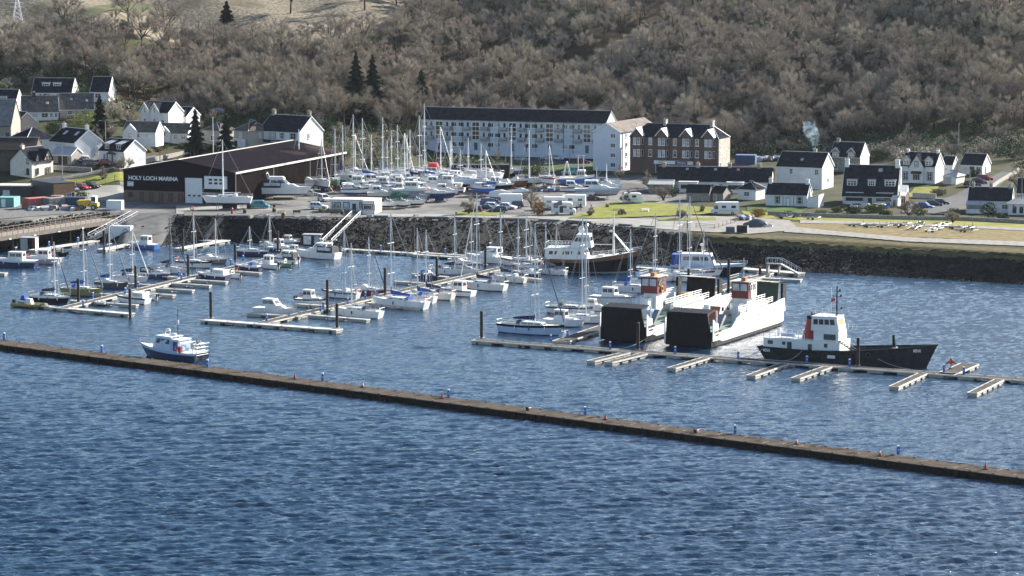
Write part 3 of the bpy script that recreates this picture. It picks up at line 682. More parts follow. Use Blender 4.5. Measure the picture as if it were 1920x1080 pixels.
# ---- flats and their four-storey end block
def balcony(par, x, z):
    b = MB(); b.box(x - 1.1, x + 1.1, -1.0, -.01, z, z + .12, CONC); b.build('balcony_slab', par)
    b = MB()
    for i in range(9): xx = x - 1.08 + i * .27; b.box(xx - .02, xx + .02, -1.0, -.96, z + .125, z + 1.0, GREYM)
    b.box(x - 1.1, x + 1.1, -1.02, -.955, z + 1.0, z + 1.06, GREYM); b.box(x - 1.08, x + 1.08, -.99, -.97, z + .3, z + .98, mat('balcony_panel', (.34, .38, .44), .7, 0, .05))
    for xx in (x - 1.1, x + 1.07): b.box(xx, xx + .03, -.95, -.02, z + .125, z + 1.0, GREYM)
    return b.build('balcony', par)
def flats():
    p = G(790, 279, 7.2)
    t, W = house('long three-storey block of flats, shade-tinted pale blue, under a dark roof', 790, 1136, 279, -19, 9.5, 8.6, 2.9, SHADEB, SLATE, name='block_of_flats', cat='flats', trim=LEAD, p=p)
    b = MB()
    for i in range(1, 5): b.box(W * i / 5 - .1, W * i / 5 + .1, -.3, .6, 8.45, 8.75, LEAD)
    b.build('downpipe_heads', t)
    n = 5; pw = W / n
    for s in range(n):
        x0 = s * pw; xs = x0 + pw * .5
        b = MB(); b.box(xs - 1.15, xs + 1.15, -.06, -.003, 2.9, 8.2, FRAMEW)
        for j in range(4):
            for i in range(2): b.box(xs - 1.0 + i * 1.05, xs - .08 + i * 1.05, -.09, -.062, 3.1 + j * 1.25, 4.15 + j * 1.25, GLASS)
        b.build('stair_window', t); door(t, xs, 1.1, 2.2, mat('blue_door', (.05, .08, .15), .5, 0, .05))
        for fl in range(3):
            z = 1.0 + fl * 2.8
            for q in (-1, 1):
                xa = xs + q * 2.4
                if fl: balcony(t, xa + q * .3, z - .9); window(t, xa, z - .55, .9, 1.9, pane=GLASS, bars=(0, 0))
                window(t, xs + q * pw * .40, z, 1.75, 1.25, bars=(2, 0))
    b = MB()
    for xx in [pw * i + pw * .5 + q * 4.1 for i in range(n) for q in (-1, 1)]: b.tube((xx, -.12, 0), (xx, -.12, 8.4), .07, DARKP, n=5)
    b.build('drain_pipes', t)
    # end block
    p = G(1112, 318, 5.2)
    t = thing('block_of_flats', 'four-storey gabled end block with pale rusty sheet roof', 'flats', p, R(-27))
    W = 8.0; D = 24; h = 10.2; rh = 2.4; b = MB(); b.side([(0, -1), (W, -1), (W, h), (W / 2, h + rh), (0, h)], 0, D, SHADEB); b.build('wall', t)
    b = MB()
    for sg in (0, 1):
        xa, xb = (-.3, W / 2) if sg == 0 else (W / 2, W + .3); za, zb = (h - .1, h + rh) if sg == 0 else (h + rh, h - .1)
        b.side([(xa, za + .05), (xb, zb + .05), (xb, zb + .22), (xa, za + .22)], -.2, D + .3, LROOF)
    ro = b.build('roof', t); b = MB()
    for sg in (0, 1):
        xa, xb = (-.3, W / 2) if sg == 0 else (W / 2, W + .3); za, zb = (h - .1, h + rh) if sg == 0 else (h + rh, h - .1)
        b.side([(xa, za - .1), (xb, zb - .1), (xb, zb + .24), (xa, za + .24)], -.27, -.203, FRAMEW)
    b.build('barge_boards', ro)
    for fl in range(4): window(t, W - 2.1, .9 + fl * 2.6, 1.5, 1.2, bars=(2, 0))
    for fl in range(4):
        for x in (4.0, 8.5, 14, 20): window(t, x, .9 + fl * 2.6, 1.2, 1.2, 'r', W, D, bars=(1, 0))
    b = MB(); b.tube((W + .1, 1.5, 0), (W + .1, 1.5, h - .3), .07, DARKP, n=5); b.tube((W + .1, 11, 0), (W + .1, 11, h - .3), .07, DARKP, n=5); b.build('drain_pipes', t)
flats()

def tenement():
    p = G(1181, 322, 5.2)
    t, W = house('brown sandstone tenement with four gabled dormers and shop fronts below', 1181, 1346, 324, -22, 9.5, 9.4, 3.4, SAND, SLATE, rt='hip', name='tenement', cat='tenement', p=p, inset=3.2, ov=.25)
    b = MB(); b.box(W + .003, W + .25, -.01, 9.5, -1, 9.3, RUBBLE); b.build('rubble_gable', t)
    xs = [2.2, 9.0, 15.6, 21.6]; sc = W / 24.; xs = [x * sc for x in xs]
    for x in xs:
        b = MB(); b.prism([(x - 1.7, -.002), (x - 1.1, -1.0), (x + 1.1, -1.0), (x + 1.7, -.002)], 3.4, 10.0, SAND); bay = b.build('bay', t)
        b = MB(); zt = 10.0; w_ = 1.75
        for sg in (-1, 1): b.side([(x, zt + 1.8), (x, zt + 1.95), (x + sg * w_, zt - .1), (x + sg * w_, zt - .3)][::sg], -1.45, 3.2, LEAD)
        for sg in (-1, 1): b.side([(x, zt + 1.72), (x, zt + 2.0), (x + sg * (w_ + .06), zt - .08), (x + sg * (w_ + .06), zt - .33)][::sg], -1.6, -1.453, FRAMEW)
        b.side([(x - 1.5, zt + .003), (x + 1.5, zt + .003), (x, zt + 1.7)], -1.0, -.8, SAND)
        b.box(x - .05, x + .05, -1.55, -1.45, zt + 2.2, zt + 2.8, DARKP); b.build('bay_gable', bay)
        for z in (4.3, 7.4):
            window(t, x - .55, z, .8, 1.9, bars=(0, 1), off=1.0, pane=NET); window(t, x + .55, z, .8, 1.9, bars=(0, 1), off=1.0)
            o = MB(Matrix.Translation((x + 1.42, -.5, z)) @ Matrix.Rotation(R(59), 4, 'Z')); o.box(-.35, .35, -.07, -.01, 0, 1.9, FRAMEW); o.box(-.27, .27, -.1, -.071, .1, 1.8, GLASS); o.build('window', t)
    for x in ((xs[0] + xs[1]) / 2, (xs[1] + xs[2]) / 2 , (xs[2] + xs[3]) / 2 - .3):
        for z in (4.3, 7.4): window(t, x, z, 1.0, 1.9, bars=(0, 1))
    for z in (1.5, 4.6, 7.6): window(t, 1.5, z, .9, 1.6, 'r', W + .25, 9.5, bars=(0, 1))
    b = MB(); b.box(W * .28, W * .72, -.35, -.003, 2.4, 3.3, FRAMEW); sg = b.build('shop_fascia', t)
    purple = mat('purple_sign', (.05, .03, .16), .5, 0, 0); b = MB(); b.box(W * .52, W * .66, -.40, -.353, 2.45, 3.25, purple); b.build('sign_panel', sg)
    text(sg, 'Pharmacy', .55, Matrix.Translation((W * .545, -.42, 2.68)), FRAMEW, wid=2.4, ext=.01)
    text(sg, 'Care', .6, Matrix.Translation((W * .33, -.37, 2.6)), DARKP, wid=1.6, ext=.01)
    b = MB(); b.box(W * .73, W * .97, -.35, -.003, 2.3, 3.2, mat('maroon_fascia', (.10, .03, .03), .5, 0, .1)); b.build('shop_fascia', t, label='maroon shop fascia')
    for x0, x1 in ((.30, .42), (.45, .58), (.60, .70), (.75, .84), (.87, .95)): b = MB(); b.box(W * x0, W * x1, -.1, -.003, .4, 2.25, GLASS); b.box(W * x0 - .1, W * x0 - .003, -.14, -.003, 0, 2.25, FRAMEW); b.build('shop_window', t)
    for y, z in ((4.7, 12.6),): chimney(t, W - 3.2, y, z - 1.5, z + 1.3, .8, 1.8, RUBBLE, 3)
    chimney(t, W * .34, 4.7, 12.2, 13.8, .7, 1.6, RUBBLE, 3)
tenement()
# ================================================================ village houses
def wins(t, lst, **k):
    for a in lst: window(t, *a, **k)
PINK = mat('pink_render', (.46, .37, .32), .9, 0, .08); BEIGE = mat('beige_render', (.40, .36, .30), .9, 0, .08)
TIMBER = slatmat('grey_vertical_boards', (.09, .078, .065), (.13, .112, .095), .5, 0, .9, .5, .3)
LT = mat('light_grey_slate', (.16, .155, .15), .9, 0, .25, .8)  # paler grey slate for the church hall roof
def village():
    t, W = house('white-walled house with two small box dormers on its plain dark roof, highest on the left', 60, 134, 189, -6, 8, 2.5, 3.6)
    for x in (.32, .6): dormer(t, W * x, 8, 2.5, 3.6, 4.0, 2.2, 1.0)
    wins(t, [(W * .22, .9, .8, 1.2), (W * .38, .8, 2.2, 1.3), (W * .7, .9, 1.8, 1.1)])
    t, W = house('dark-roofed white house cut by the left edge below the moor', -46, 28, 213, -8, 8, 2.6, 3.8)
    dormer(t, W * .66, 8, 2.6, 3.8, 3.6, 2.4, 1.1); wins(t, [(W * .85, 1, 1.2, 1.1), (W * .6, 1, 1.2, 1.1)])
    t, W = house('brown-tiled terrace with a white left gable and a row of small windows', 42, 110, 227, 12, 8.5, 2.6, 3.9, roof=SLATE2)
    wins(t, [(W * x, .9, w_, 1.2) for x, w_ in ((.2, 1.0), (.35, 1.6), (.62, 1.8), (.8, .7), (.93, .7))]); chimney(t, W * .35, 4.2, 6.0, 7.4, m=DARKP)
    skylight(t, W * .3, 8.5, 2.6, 3.9, .5, .6, .8, m=DARKP); skylight(t, W * .7, 8.5, 2.6, 3.9, .5, .6, .8, m=NET)
    t, W = house('brown-tiled terrace stepping down behind the pale bush', 112, 176, 222, 8, 8.5, 2.6, 3.9, wall=BEIGE, roof=SLATE2)
    skylight(t, W * .35, 8.5, 2.6, 3.9, .6, .6, .8, m=NET); skylight(t, W * .8, 8.5, 2.6, 3.9, .5, .6, .8, m=NET); wins(t, [(W * .3, 1, 1.2, 1.1), (W * .7, 1, 1.2, 1.1)])
    t, W = house('steep dark-roofed white house partly hidden by bare trees', 170, 204, 191, -6, 8, 3.0, 3.8); wins(t, [(W * .4, 1.1, 1.6, 1.3)])
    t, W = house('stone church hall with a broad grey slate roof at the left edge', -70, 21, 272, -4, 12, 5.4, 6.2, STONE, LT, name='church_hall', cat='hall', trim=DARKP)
    wins(t, [(W * .93, 1.2, 1.0, 2.2), (W * .7, 1.2, 1.0, 2.2)], frame=DARKP)
    t, W = house('pink-gabled house with a small blue-black roof', 8, 31, 250, -52, 6.4, 3.2, 2.6, PINK); window(t, 3.2, .9, .9, 1.2, 'r', W, 6.4)
    t, W = house('hip-roofed white bungalow with a sunlit grey slope and two rooflights', 18, 50, 277, -50, 8.8, 2.6, 2.9, WHITE, SLATE, rt='hip')
    wins(t, [(W * .4, .9, 1.2, 1.2)]); window(t, 4, .9, 1.4, 1.2, 'r', W, 8.8)
    t, W = house('white house with two rooflights and a chimney at each end', 94, 141, 293, -46, 8.6, 4.1, 3.1)
    for x in (.3, .75): skylight(t, W * x, 8.6, 4.1, 3.1, .62, 1.1, 1.5)
    for x in (.5, W - .6): chimney(t, x, 4.3, 6.6, 8.2, m=WHITE)
    window(t, W * .85, 1.0, .9, 1.3); window(t, 6.8, .9, .7, 1.9, 'r', W, 8.6)
    t, W = house('small white lean-to with a dark hipped roof in front of the rooflight house', 97, 133, 292, -38, 3.4, 2.4, 1.1, rt='hip', name='outbuilding', cat='outbuilding'); window(t, 1.4, 1.0, 1.4, .8)
    t, W = house('open garage with a blue-grey roof and brick pier', 96, 134, 306, -25, 5.5, 2.3, 1.6, STONE, LEAD, name='garage', cat='garage'); b = MB(); b.box(W * .35, W * .8, -.05, -.003, 0, 2.0, DARKP); b.build('doorway', t)
    t, W = house('white cottage with two sloping-roofed dormers and a dark porch', 186, 233, 303, -36, 8, 3.0, 2.7)
    for x in (.28, .74): dormer(t, W * x, 8, 3.0, 2.7, 3.3, 1.7, 1.4, 'shed', wall=DARKP, bars=(1, 0))
    window(t, W * .22, .8, .9, 1.3); b = MB(); b.box(W * .42, W * .45, -1.1, -.95, 0, 2.2, DARKP); b.box(W * .62, W * .65, -1.1, -.95, 0, 2.2, DARKP)
    b.side([(W * .38, 2.2), (W * .69, 2.2), (W * .535, 3.0)], -1.2, -.003, DARKP); b.build('porch', t); door(t, W * .53, .9, 2.0, FRAMEW)
    t, W = house('cream house with a blank shaded gable and two steep gables on its sunlit side', 60, 100, 334, 60, 6.9, 4.2, 3.1, CREAM, SLATE, trim=DARKP)
    for x, w_, g in ((W * .25, 1.4, 3.0), (W * .75, 3.2, 3.4)):
        b = MB(); b.side([(x - w_ / 2, 3.6), (x + w_ / 2, 3.6), (x + w_ / 2, 4.4), (x, 4.2 + g * .75), (x - w_ / 2, 4.4)], -.12, -.003, CREAM)
        g_ = b.build('wall_gable', t); r_ = MB()
        for sg in (-1, 1): r_.side([(x, 4.2 + g * .75), (x, 4.45 + g * .75), (x + sg * (w_ / 2 + .3), 4.3), (x + sg * (w_ / 2 + .3), 4.05)][::sg], -.4, 2.6, SLATE)
        r_.build('gable_roof', g_)
    wins(t, [(W * .25, .8, .9, 1.6), (W * .7, .8, .7, 1.6), (W * .82, .8, .7, 1.6), (W * .25, 3.5, .8, 1.3), (W * .7, 3.7, .6, 1.6), (W * .82, 3.7, .6, 1.6)], frame=BROWNP, off=.13)
    window(t, 5.6, .8, .9, 1.6, 'l', W, 6.9, frame=BROWNP); window(t, 5.6, 3.6, .9, 1.3, 'l', W, 6.9, frame=BROWNP); chimney(t, .6, 3.4, 6.4, 8.0, m=CREAM)
    p = hit(66, 345); b = MB()
    for i in range(16): b.box(i * .3, i * .3 + .18, 0, .04, 0, 1.0, FRAMEW)
    b.box(0, 4.8, .045, .09, .3, .4, FRAMEW); b.box(0, 4.8, .045, .09, .75, .85, FRAMEW); o = b.build('picket_fence'); o.location = p; tag(o, 'white picket fence in front of the cream house', 'fence')
    t, W = house('timber-boarded barn with a rusty black roof behind the cream house', -30, 66, 320, -4, 9, 5.4, 2.6, TIMBER, mat('rusty_black_roof', (.02, .016, .014), .9, 0, .5, .7, col2=(.05, .032, .022)), name='barn', cat='barn', trim=None)
    t, W = house('low workshop with a long white roof edge at the left', -20, 60, 372, -4, 5, 3.0, .5, DARKP, TRIM, rt='flat', name='workshop', cat='workshop'); window(t, W * .4, 1.0, 1.6, 1.0)
    t, W = house('low grey rendered workshop wing beside the brick building', 61, 90, 371, -6, 5, 3.1, .5, mat('grey_render', (.11, .105, .10), .9, 0, .15), LEAD, rt='flat', name='workshop', cat='workshop'); b = MB(); b.box(-.1, .3, -.3, -.003, 0, 3.0, FRAMEW); b.build('door_frame', t)
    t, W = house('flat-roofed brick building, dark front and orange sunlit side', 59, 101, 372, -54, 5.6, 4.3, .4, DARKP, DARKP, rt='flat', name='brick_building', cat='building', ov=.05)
    b = MB(); b.box(W + .003, W + .15, 0, 5.6, -1, 4.25, BRICK); b.build('brick_wall', t); window(t, 4.0, .9, 1.3, 1.1, 'r', W + .15, 5.6); door(t, 5.0, .7, 2.1, BROWNP, 'r', W + .15)  # sunlight put into this side's orange skin, shade into the black front
    # white villas
    t, W = house('tall white villa with twin pointed gables below the wood', 264, 316, 238, -24, 8, 4.2, 2.6, p=None)
    for x in (W * .2, W * .55):
        b = MB(); b.side([(x - 1.5, .5), (x + 1.5, .5), (x + 1.5, 4.3), (x, 6.6), (x - 1.5, 4.3)], -.7, -.003, WHITE); g_ = b.build('front_gable', t); r_ = MB()
        for sg in (-1, 1): r_.side([(x, 6.65), (x, 6.85), (x + sg * 1.8, 4.2), (x + sg * 1.8, 4.0)][::sg], -1.0, 3.2, SLATE); r_.side([(x, 6.55), (x, 6.9), (x + sg * 1.9, 4.15), (x + sg * 1.9, 3.85)][::sg], -1.08, -1.003, FRAMEW)
        r_.build('gable_roof', g_)
        wins(t, [(x, 1.0, .8, 1.5), (x, 4.0, .6, 1.5)], off=.7)
    wins(t, [(W * .38, .9, .7, 1.3), (W * .8, .9, .9, 1.3)])
    t, W = house('lower white villa wing with three little pointed dormers', 313, 350, 241, -24, 7.5, 3.6, 2.2)
    for x in (.2, .5, .8): dormer(t, W * x, 7.5, 3.6, 2.2, 3.5, 1.1, 1.0, 'gable', bars=(1, 0))
    wins(t, [(W * .2, .8, .9, 1.3), (W * .85, .8, .9, 1.3)]); b = MB(); b.side([(W * .35, 0), (W * .65, 0), (W * .65, 2.0), (W * .5, 3.1), (W * .35, 2.0)], -1.2, -.003, WHITE); b.build('porch', t)
    t, W = house('long low white cottage with mottled brown roof and a left gable', 231, 292, 264, -12, 6.5, 2.5, 2.4, roof=SLATE2); wins(t, [(W * .15, .9, 1.1, 1.3), (W * .5, .9, 1.2, 1.1), (W * .75, .9, 1.2, 1.1)])
    b = MB(); b.side([(.2, 0), (4.2, 0), (4.2, 2.6), (2.2, 4.6), (.2, 2.6)], -.8, -.003, WHITE); b.build('front_gable', t); window(t, 2.2, .8, 1.1, 1.5, off=.8)
    t, W = house('low white cottage with a dark doorway gable, half behind the tall spruce', 297, 352, 266, -10, 6.5, 2.5, 2.3, roof=SLATE2)
    b = MB(); b.side([(.1, 0), (3.6, 0), (3.6, 2.6), (1.85, 4.4), (.1, 2.6)], -.8, -.003, WHITE); b.build('front_gable', t); wins(t, [(1.8, 2.0, .7, 1.2)], off=.8, frame=DARKP); wins(t, [(W * .6, .9, 1.3, 1.1), (W * .85, .9, 1.3, 1.1)])
    t, W = house('brown hip-roofed beige house between the two spruces', 380, 412, 268, -30, 7, 3.6, 2.0, BEIGE, SLATE2, rt='hip'); wins(t, [(W * .6, .8, 1.4, 1.4)])
    t, W = house('brown hip-roofed beige villa with a white bay, left of the white pub', 439, 466, 279, -44, 8.5, 5.2, 2.6, BEIGE, SLATE2, rt='hip')
    wins(t, [(W * .45, 3.3, 1.1, 1.4)]); b = MB(); b.box(.1, W * .8, -.9, -.003, 0, 2.9, FRAMEW); o = b.build('bay', t); b = MB(); b.box(1.2, 2.4, -.95, -.903, .7, 2.4, GLASS); b.build('window', o); window(t, 4.2, 3.2, .9, 1.4, 'r', W, 8.5); window(t, 6.5, .8, 1.6, 1.3, 'r', W, 8.5)
    # pub
    t, W = house('white two-storey public house with dark fascia and two chimneys', 487, 562, 281, -34, 10.4, 5.4, 3.9, name='public_house', cat='pub')
    wins(t, [(W * .32, 3.4, 1.9, 1.7), (W * .56, 3.5, 1.0, 1.5), (W * .84, 3.4, 1.9, 1.7)], surround=DARKP, bars=(1, 1)); wins(t, [(W * .3, .8, .8, 1.3), (W * .68, .8, .8, 1.3), (W * .85, .8, .8, 1.3)], surround=DARKP)
    b = MB(); b.box(-.3, W + .05, -.4, -.003, 2.2, 3.0, mat('navy_fascia', (.02, .025, .04), .5, 0, 0)); f_ = b.build('fascia', t); text(f_, 'THE HOLY LOCH INN', .42, Matrix.Translation((W * .3, -.42, 2.45)), FRAMEW, wid=W * .42, ext=.01); door(t, W * .48, 1.1, 2.0, DARKP)
    for x in (1.0, W - .7): chimney(t, x, 5.2, 8.6, 10.6, 1.0, .8, STONE, 3)
    window(t, 4.0, 3.4, .7, 1.4, 'r', W, 10.4)
    # ---- right-hand side
    t, W = house('very long low terrace of white cottages under one black slate roof', 1233, 1446, 358, -9, 8.5, 2.7, 3.0, trim=None, name='terraced_cottages', cat='cottages')
    for x in (.02, .32, .6, .86): chimney(t, W * x + .6, 4.2, 5.2, 6.6, .9, .7, CHIM, 2)
    for x in (.25, .5, .7): skylight(t, W * x, 8.5, 2.7, 3.0, .8, .6, .7, m=NET)
    wins(t, [(W * x, .9, 1.0, 1.1) for x in (.05, .12, .48, .56, .93)], pane=GLASS)
    for x0, x1 in ((.20, .36), (.62, .76)):
        b = MB(); b.box(W * x0, W * x1, -3.2, -.003, -.5, 2.5, WHITE); e = b.build('extension', t); b = MB(); b.box(W * x0 - .2, W * x1 + .2, -3.4, .3, 2.503, 2.7, TRIM); b.build('flat_roof', e)
        for q in (.3, .75): b = MB(); xx = W * (x0 + (x1 - x0) * q); b.box(xx - .9, xx + .9, -3.26, -3.203, .9, 2.0, GLASS); b.box(xx - .05, xx + .05, -3.3, -3.262, .9, 2.0, DARKP); b.build('window', e)
    t, W = house('old outhouse with a white sheet roof in front of the long terrace', 1216, 1262, 362, -9, 4.5, 2.2, .8, STONE, TRIM, name='outhouse', cat='outhouse', trim=None); b = MB(); b.box(W * .2, W * .4, -.05, -.003, 0, 1.9, DARKP); b.build('doorway', t)
    t, W = house('roofless-looking dark stone shed below the terrace', 1287, 1330, 377, -12, 5, 2.2, 1.5, STONE, SLATE, name='stone_shed', cat='shed', trim=None)
    t, W = house('small tumbledown stone shed with a pale door', 1334, 1356, 376, -30, 4, 2.0, 1.3, STONE, SLATE, name='stone_shed', cat='shed', trim=None); door(t, W * .3, .8, 1.8, TRIM)
    t, W = house('small white cottage with a slate hip roof and one window', 1383, 1417, 374, -28, 5.5, 2.6, 1.9, rt='hip'); window(t, W * .5, .9, 1.4, 1.1)
    t, W = house('tall white house with a plain black roof and large white gable', 1456, 1541, 352, -26, 8.4, 5.6, 3.2)
    wins(t, [(W * .32, 3.6, .9, 1.4), (W * .88, 3.6, 1.0, 1.4)]); skylight(t, W * .5, 8.4, 5.6, 3.2, .45, .7, .8); window(t, 4.5, 1.5, 1.2, 1.0, 'r', W, 8.4)
    t, W = house('white cottage with three dark-bordered windows and a chimney at each end', 1436, 1513, 385, -16, 6.5, 2.7, 2.3)
    wins(t, [(W * .28, .6, .9, 1.6), (W * .82, .6, 1.0, 1.6)], surround=DARKP, bars=(0, 1)); door(t, W * .54, .8, 1.9, FRAMEW, frame=DARKP)
    for x in (.5, W - .5): chimney(t, x, 3.2, 4.6, 6.0, .8, .7, WHITE, 2)
    b = MB()
    for x in (.42, .68): b.tube((W * x, -.08, 0), (W * x, -.08, 2.6), .05, DARKP, n=4)
    b.build('drain_pipes', t)
    p = hit(1513, 389); t = thing('lean_to_shed', 'white lean-to shed with a slanting top beside the bungalow', 'shed', p, R(-20)); b = MB(); b.side([(0, 0), (2.8, 0), (2.8, 2.9), (0, 2.0)], 0, 5, WHITE); b.build('wall', t); b = MB(); b.side([(-.1, 2.05), (2.9, 3.0), (2.9, 3.1), (-.1, 2.15)], -.1, 5.1, LEAD); b.build('roof', t)
    # arts and crafts house
    t, W = house('large white house with three dormers and two wide dark bay windows', 1580, 1682, 382, -13, 9.5, 3.2, 5.6, ov=1.2)
    for x, w_ in ((.16, 2.4), (.52, 1.8), (.86, 2.6)): dormer(t, W * x, 9.5, 3.2, 5.6, 4.2, w_, 1.5, bars=(2, 1), frame=FRAMEW)
    skylight(t, W * .66, 9.5, 3.2, 5.6, .8, .9, .9)
    for x, w_ in ((.22, 4.2), (.78, 4.2)):
        b = MB(); b.box(W * x - w_ / 2, W * x + w_ / 2, -.6, -.003, -.2, 2.9, WHITE); o = b.build('bay', t); b = MB(); b.box(W * x - w_ / 2 + .1, W * x + w_ / 2 - .1, -.66, -.603, .8, 2.75, GLASS)
        for k in range(6): xx = W * x - w_ / 2 + .1 + k * (w_ - .2) / 5; b.box(xx - .05, xx + .05, -.72, -.661, .8, 2.75, DARKP)
        b.box(W * x - w_ / 2, W * x + w_ / 2, -.722, -.662, 1.9, 1.98, DARKP); b.build('window', o)
    door(t, W * .5, 1.0, 2.1, DARKP); b = MB(); b.side([(W * .42, 2.2), (W * .58, 2.2), (W * .5, 2.7)], -.3, -.003, FRAMEW); b.build('pediment', t)
    for x in (.4, W - .5): chimney(t, x, 4.7, 7.4, 10.2, 1.0, .9, WHITE, 2)
    b = MB(); b.box(W + .003, W + .4, 4.3, 5.2, 0, 8.6, WHITE); b.build('chimney_breast', t); b = MB(); b.endp([(1.5, 3.0), (4.2, 4.4), (4.2, 3.0)], W + .003, W + 2.2, WHITE); b.build('side_porch', t)
    for y, z in ((2.2, 1), (7.0, 1), (2.6, 4.3), (6.8, 4.3)): window(t, y, z, .7, 1.3, 'r', W, 9.5)
    t, W = house('grey stone house with two gabled bays and a cream gable end', 1556, 1612, 322, -24, 8, 4.2, 3.4, STONE, SLATE)
    for x in (.2, .72): dormer(t, W * x, 8, 4.2, 3.4, 3.8, 1.9, 1.6, 'gable', wall=STONE, bars=(1, 1))
    wins(t, [(W * .2, .8, 1.1, 1.6), (W * .72, .8, 1.4, 1.6)]); b = MB(); b.endp([(0, -1), (8, -1), (8, 4.2), (4, 7.5), (0, 4.2)], W + .003, W + .12, CREAM); b.build('gable_render', t); chimney(t, 1.0, 4, 6.6, 8.4, m=STONE)
    t, W = house('white house with a central pointed gable between two bay dormers', 1690, 1753, 344, -24, 8, 4.6, 3.0, p=None)
    x = W * .46; b = MB(); b.side([(x - 1.8, .3), (x + 1.8, .3), (x + 1.8, 4.5), (x, 7.4), (x - 1.8, 4.5)], -.5, -.003, WHITE); g_ = b.build('front_gable', t); r_ = MB()
    for sg in (-1, 1): r_.side([(x, 7.45), (x, 7.65), (x + sg * 2.1, 4.3), (x + sg * 2.1, 4.1)][::sg], -.8, 3.9, SLATE)
    r_.build('gable_roof', g_)
    for x_ in (.14, .8): dormer(t, W * x_, 8, 4.6, 3.0, 4.6, 1.8, 1.4, 'gable', bars=(1, 1))
    wins(t, [(W * .12, 1.0, 1.0, 1.9), (W * .84, 1.0, 1.1, 2.0)], surround=DARKP); window(t, x, 1.0, 1.9, 1.6, off=.5, bars=(2, 0)); window(t, x, 4.4, .7, 1.3, off=.5, surround=DARKP); b = MB(); b.endp([(-1.5, 2.7), (-.51, 3.3), (-.51, 2.7)], x - 1.3, x + 1.3, SLATE); b.build('porch_roof', t)
    for xx in (.5, W - .5): chimney(t, xx, 4, 6.8, 8.3, .6, .6, WHITE, 1)
    t, W = house('small white annexe at the right end of the bay-dormer house', 1766, 1786, 329, -24, 5, 2.9, 1.8, name='annexe', cat='annexe'); window(t, W * .4, 1.2, 1.0, .9)
    t, W = house('glass and timber garage with a curved grey roof in the sloping garden', 1768, 1792, 345, -30, 6, 2.0, 1.3, TRIM, LEAD, rt='hip', name='garage', cat='garage'); door(t, W * .8, .8, 1.8, FRAMEW)
    t, W = house('low white bungalow with a dim slate roof at the edge of the right wood', 1801, 1842, 326, -26, 7, 2.5, 2.4, trim=FRAMEW); wins(t, [(W * .2, 1.0, 1.1, 1.0), (W * .82, .9, 1.3, 1.1)]); door(t, W * .52, 1.3, 2.0, DARKP); door(t, 2.6, .8, 1.9, DARKP, 'r', W)
    t, W = house('low white bungalow with a lean-to sunroom right of the car park', 1815, 1896, 398, -14, 6.5, 2.9, 2.6)
    b = MB(); b.endp([(-3.0, 2.0), (-.003, 2.75), (-.003, 2.85), (-3.0, 2.12)], -.3, W * .45, LEAD); b.box(-.2, -.05, -2.9, -.01, -.2, 2.0, WHITE); b.box(W * .4, W * .43, -2.9, -.01, -.2, 2.0, WHITE); b.box(-.05, W * .4, -2.9, -2.75, -.2, 1.0, WHITE); b.build('sunroom', t)
    wins(t, [(W * .85, .9, 1.4, 1.1)])
    for xx in (.8, W * .5, W - .6): chimney(t, xx, 3.2, 5.2, 6.4, .7, .6, CHIM, 2)
    t, W = house('white conservatory cottage cut by the right edge', 1890, 1990, 403, -10, 6, 2.6, 1.6, rt='hip', roof=TRIM); wins(t, [(W * x, .3, 1.1, 1.8) for x in (.12, .25, .38)], bars=(0, 0)); b = MB(); b.box(1.0, 1.4, -.1, -.003, 1.6, 2.4, mat('red_box', (.4, .03, .03), .5, 0, 0)); b.build('alarm_box', t)
    t, W = house('dark pitched roof cottage behind the conservatory at the right edge', 1906, 1990, 388, -14, 7, 3.4, 3.0, STONE, SLATE)
    # marina office
    t, W = house('long white portable office with three windows beside the boatyard', 619, 692, 397, -9, 6, 2.7, .3, WHITE, TRIM, rt='flat', name='portable_office', cat='office', ov=.1)
    wins(t, [(W * .16, 1.0, 1.7, 1.1), (W * .42, 1.0, 1.1, 1.1), (W * .82, 1.0, .9, 1.2)], surround=DARKP); door(t, W * .62, .9, 2.0, DARKP); b = MB(); b.box(-.3, W * .72, -2.6, -2.5, 0, .9, WOODF); b.box(-.3, -.2, -2.6, -.1, 0, .9, WOODF); b.box(-.3, W * .72, -2.5, -.01, -.1, .1, WOODF); b.build('deck_fence', t)
    t, W = house('square white portable office with black corner posts', 680, 702, 402, -9, 8.5, 2.9, .3, WHITE, TRIM, rt='flat', name='portable_office', cat='office', ov=.1)
    window(t, W * .42, 1.1, 2.0, 1.1, surround=DARKP, bars=(0, 0)); wins(t, [(1.0, 1.0, .9, 1.2, 'r', W, 8.5), (7.6, 1.0, .9, 1.2, 'r', W, 8.5)]); b = MB(); b.box(W - .15, W + .05, -.05, .15, 0, 2.9, DARKP); b.box(W + .003, W + .05, 3.6, 3.9, 0, 2.9, DARKP); b.build('corner_posts', t)
    # small garden buildings
    p = hit(394, 212); t = thing('polytunnel', 'pale hooped polytunnel on the dark slope above the village', 'polytunnel', p, R(-10)); b = MB()
    b.endp([(1.5 * math.cos(math.pi * i / 8), 1.5 * math.sin(math.pi * i / 8)) for i in range(9)], 0, 4.2, NET); b.build('cover', t, True); b = MB()
    for i in range(5):
        for k in range(8): a0, a1 = math.pi * k / 8, math.pi * (k + 1) / 8; x = i * 1.05; b.tube((x, 1.53 * math.cos(a0), 1.53 * math.sin(a0)), (x, 1.53 * math.cos(a1), 1.53 * math.sin(a1)), .05, FRAMEW, n=4)
    b.build('hoops', t)
    t, W = house('tiny blue garden shed up by the trees', 465, 478, 194, -20, 2.5, 1.6, .6, mat('blue_boards', (.06, .12, .24), .8, 0, .1), mat('blue_roof', (.05, .09, .18), .8, 0, .1), name='garden_shed', cat='shed', trim=None); door(t, W * .4, .6, 1.3, DARKP)
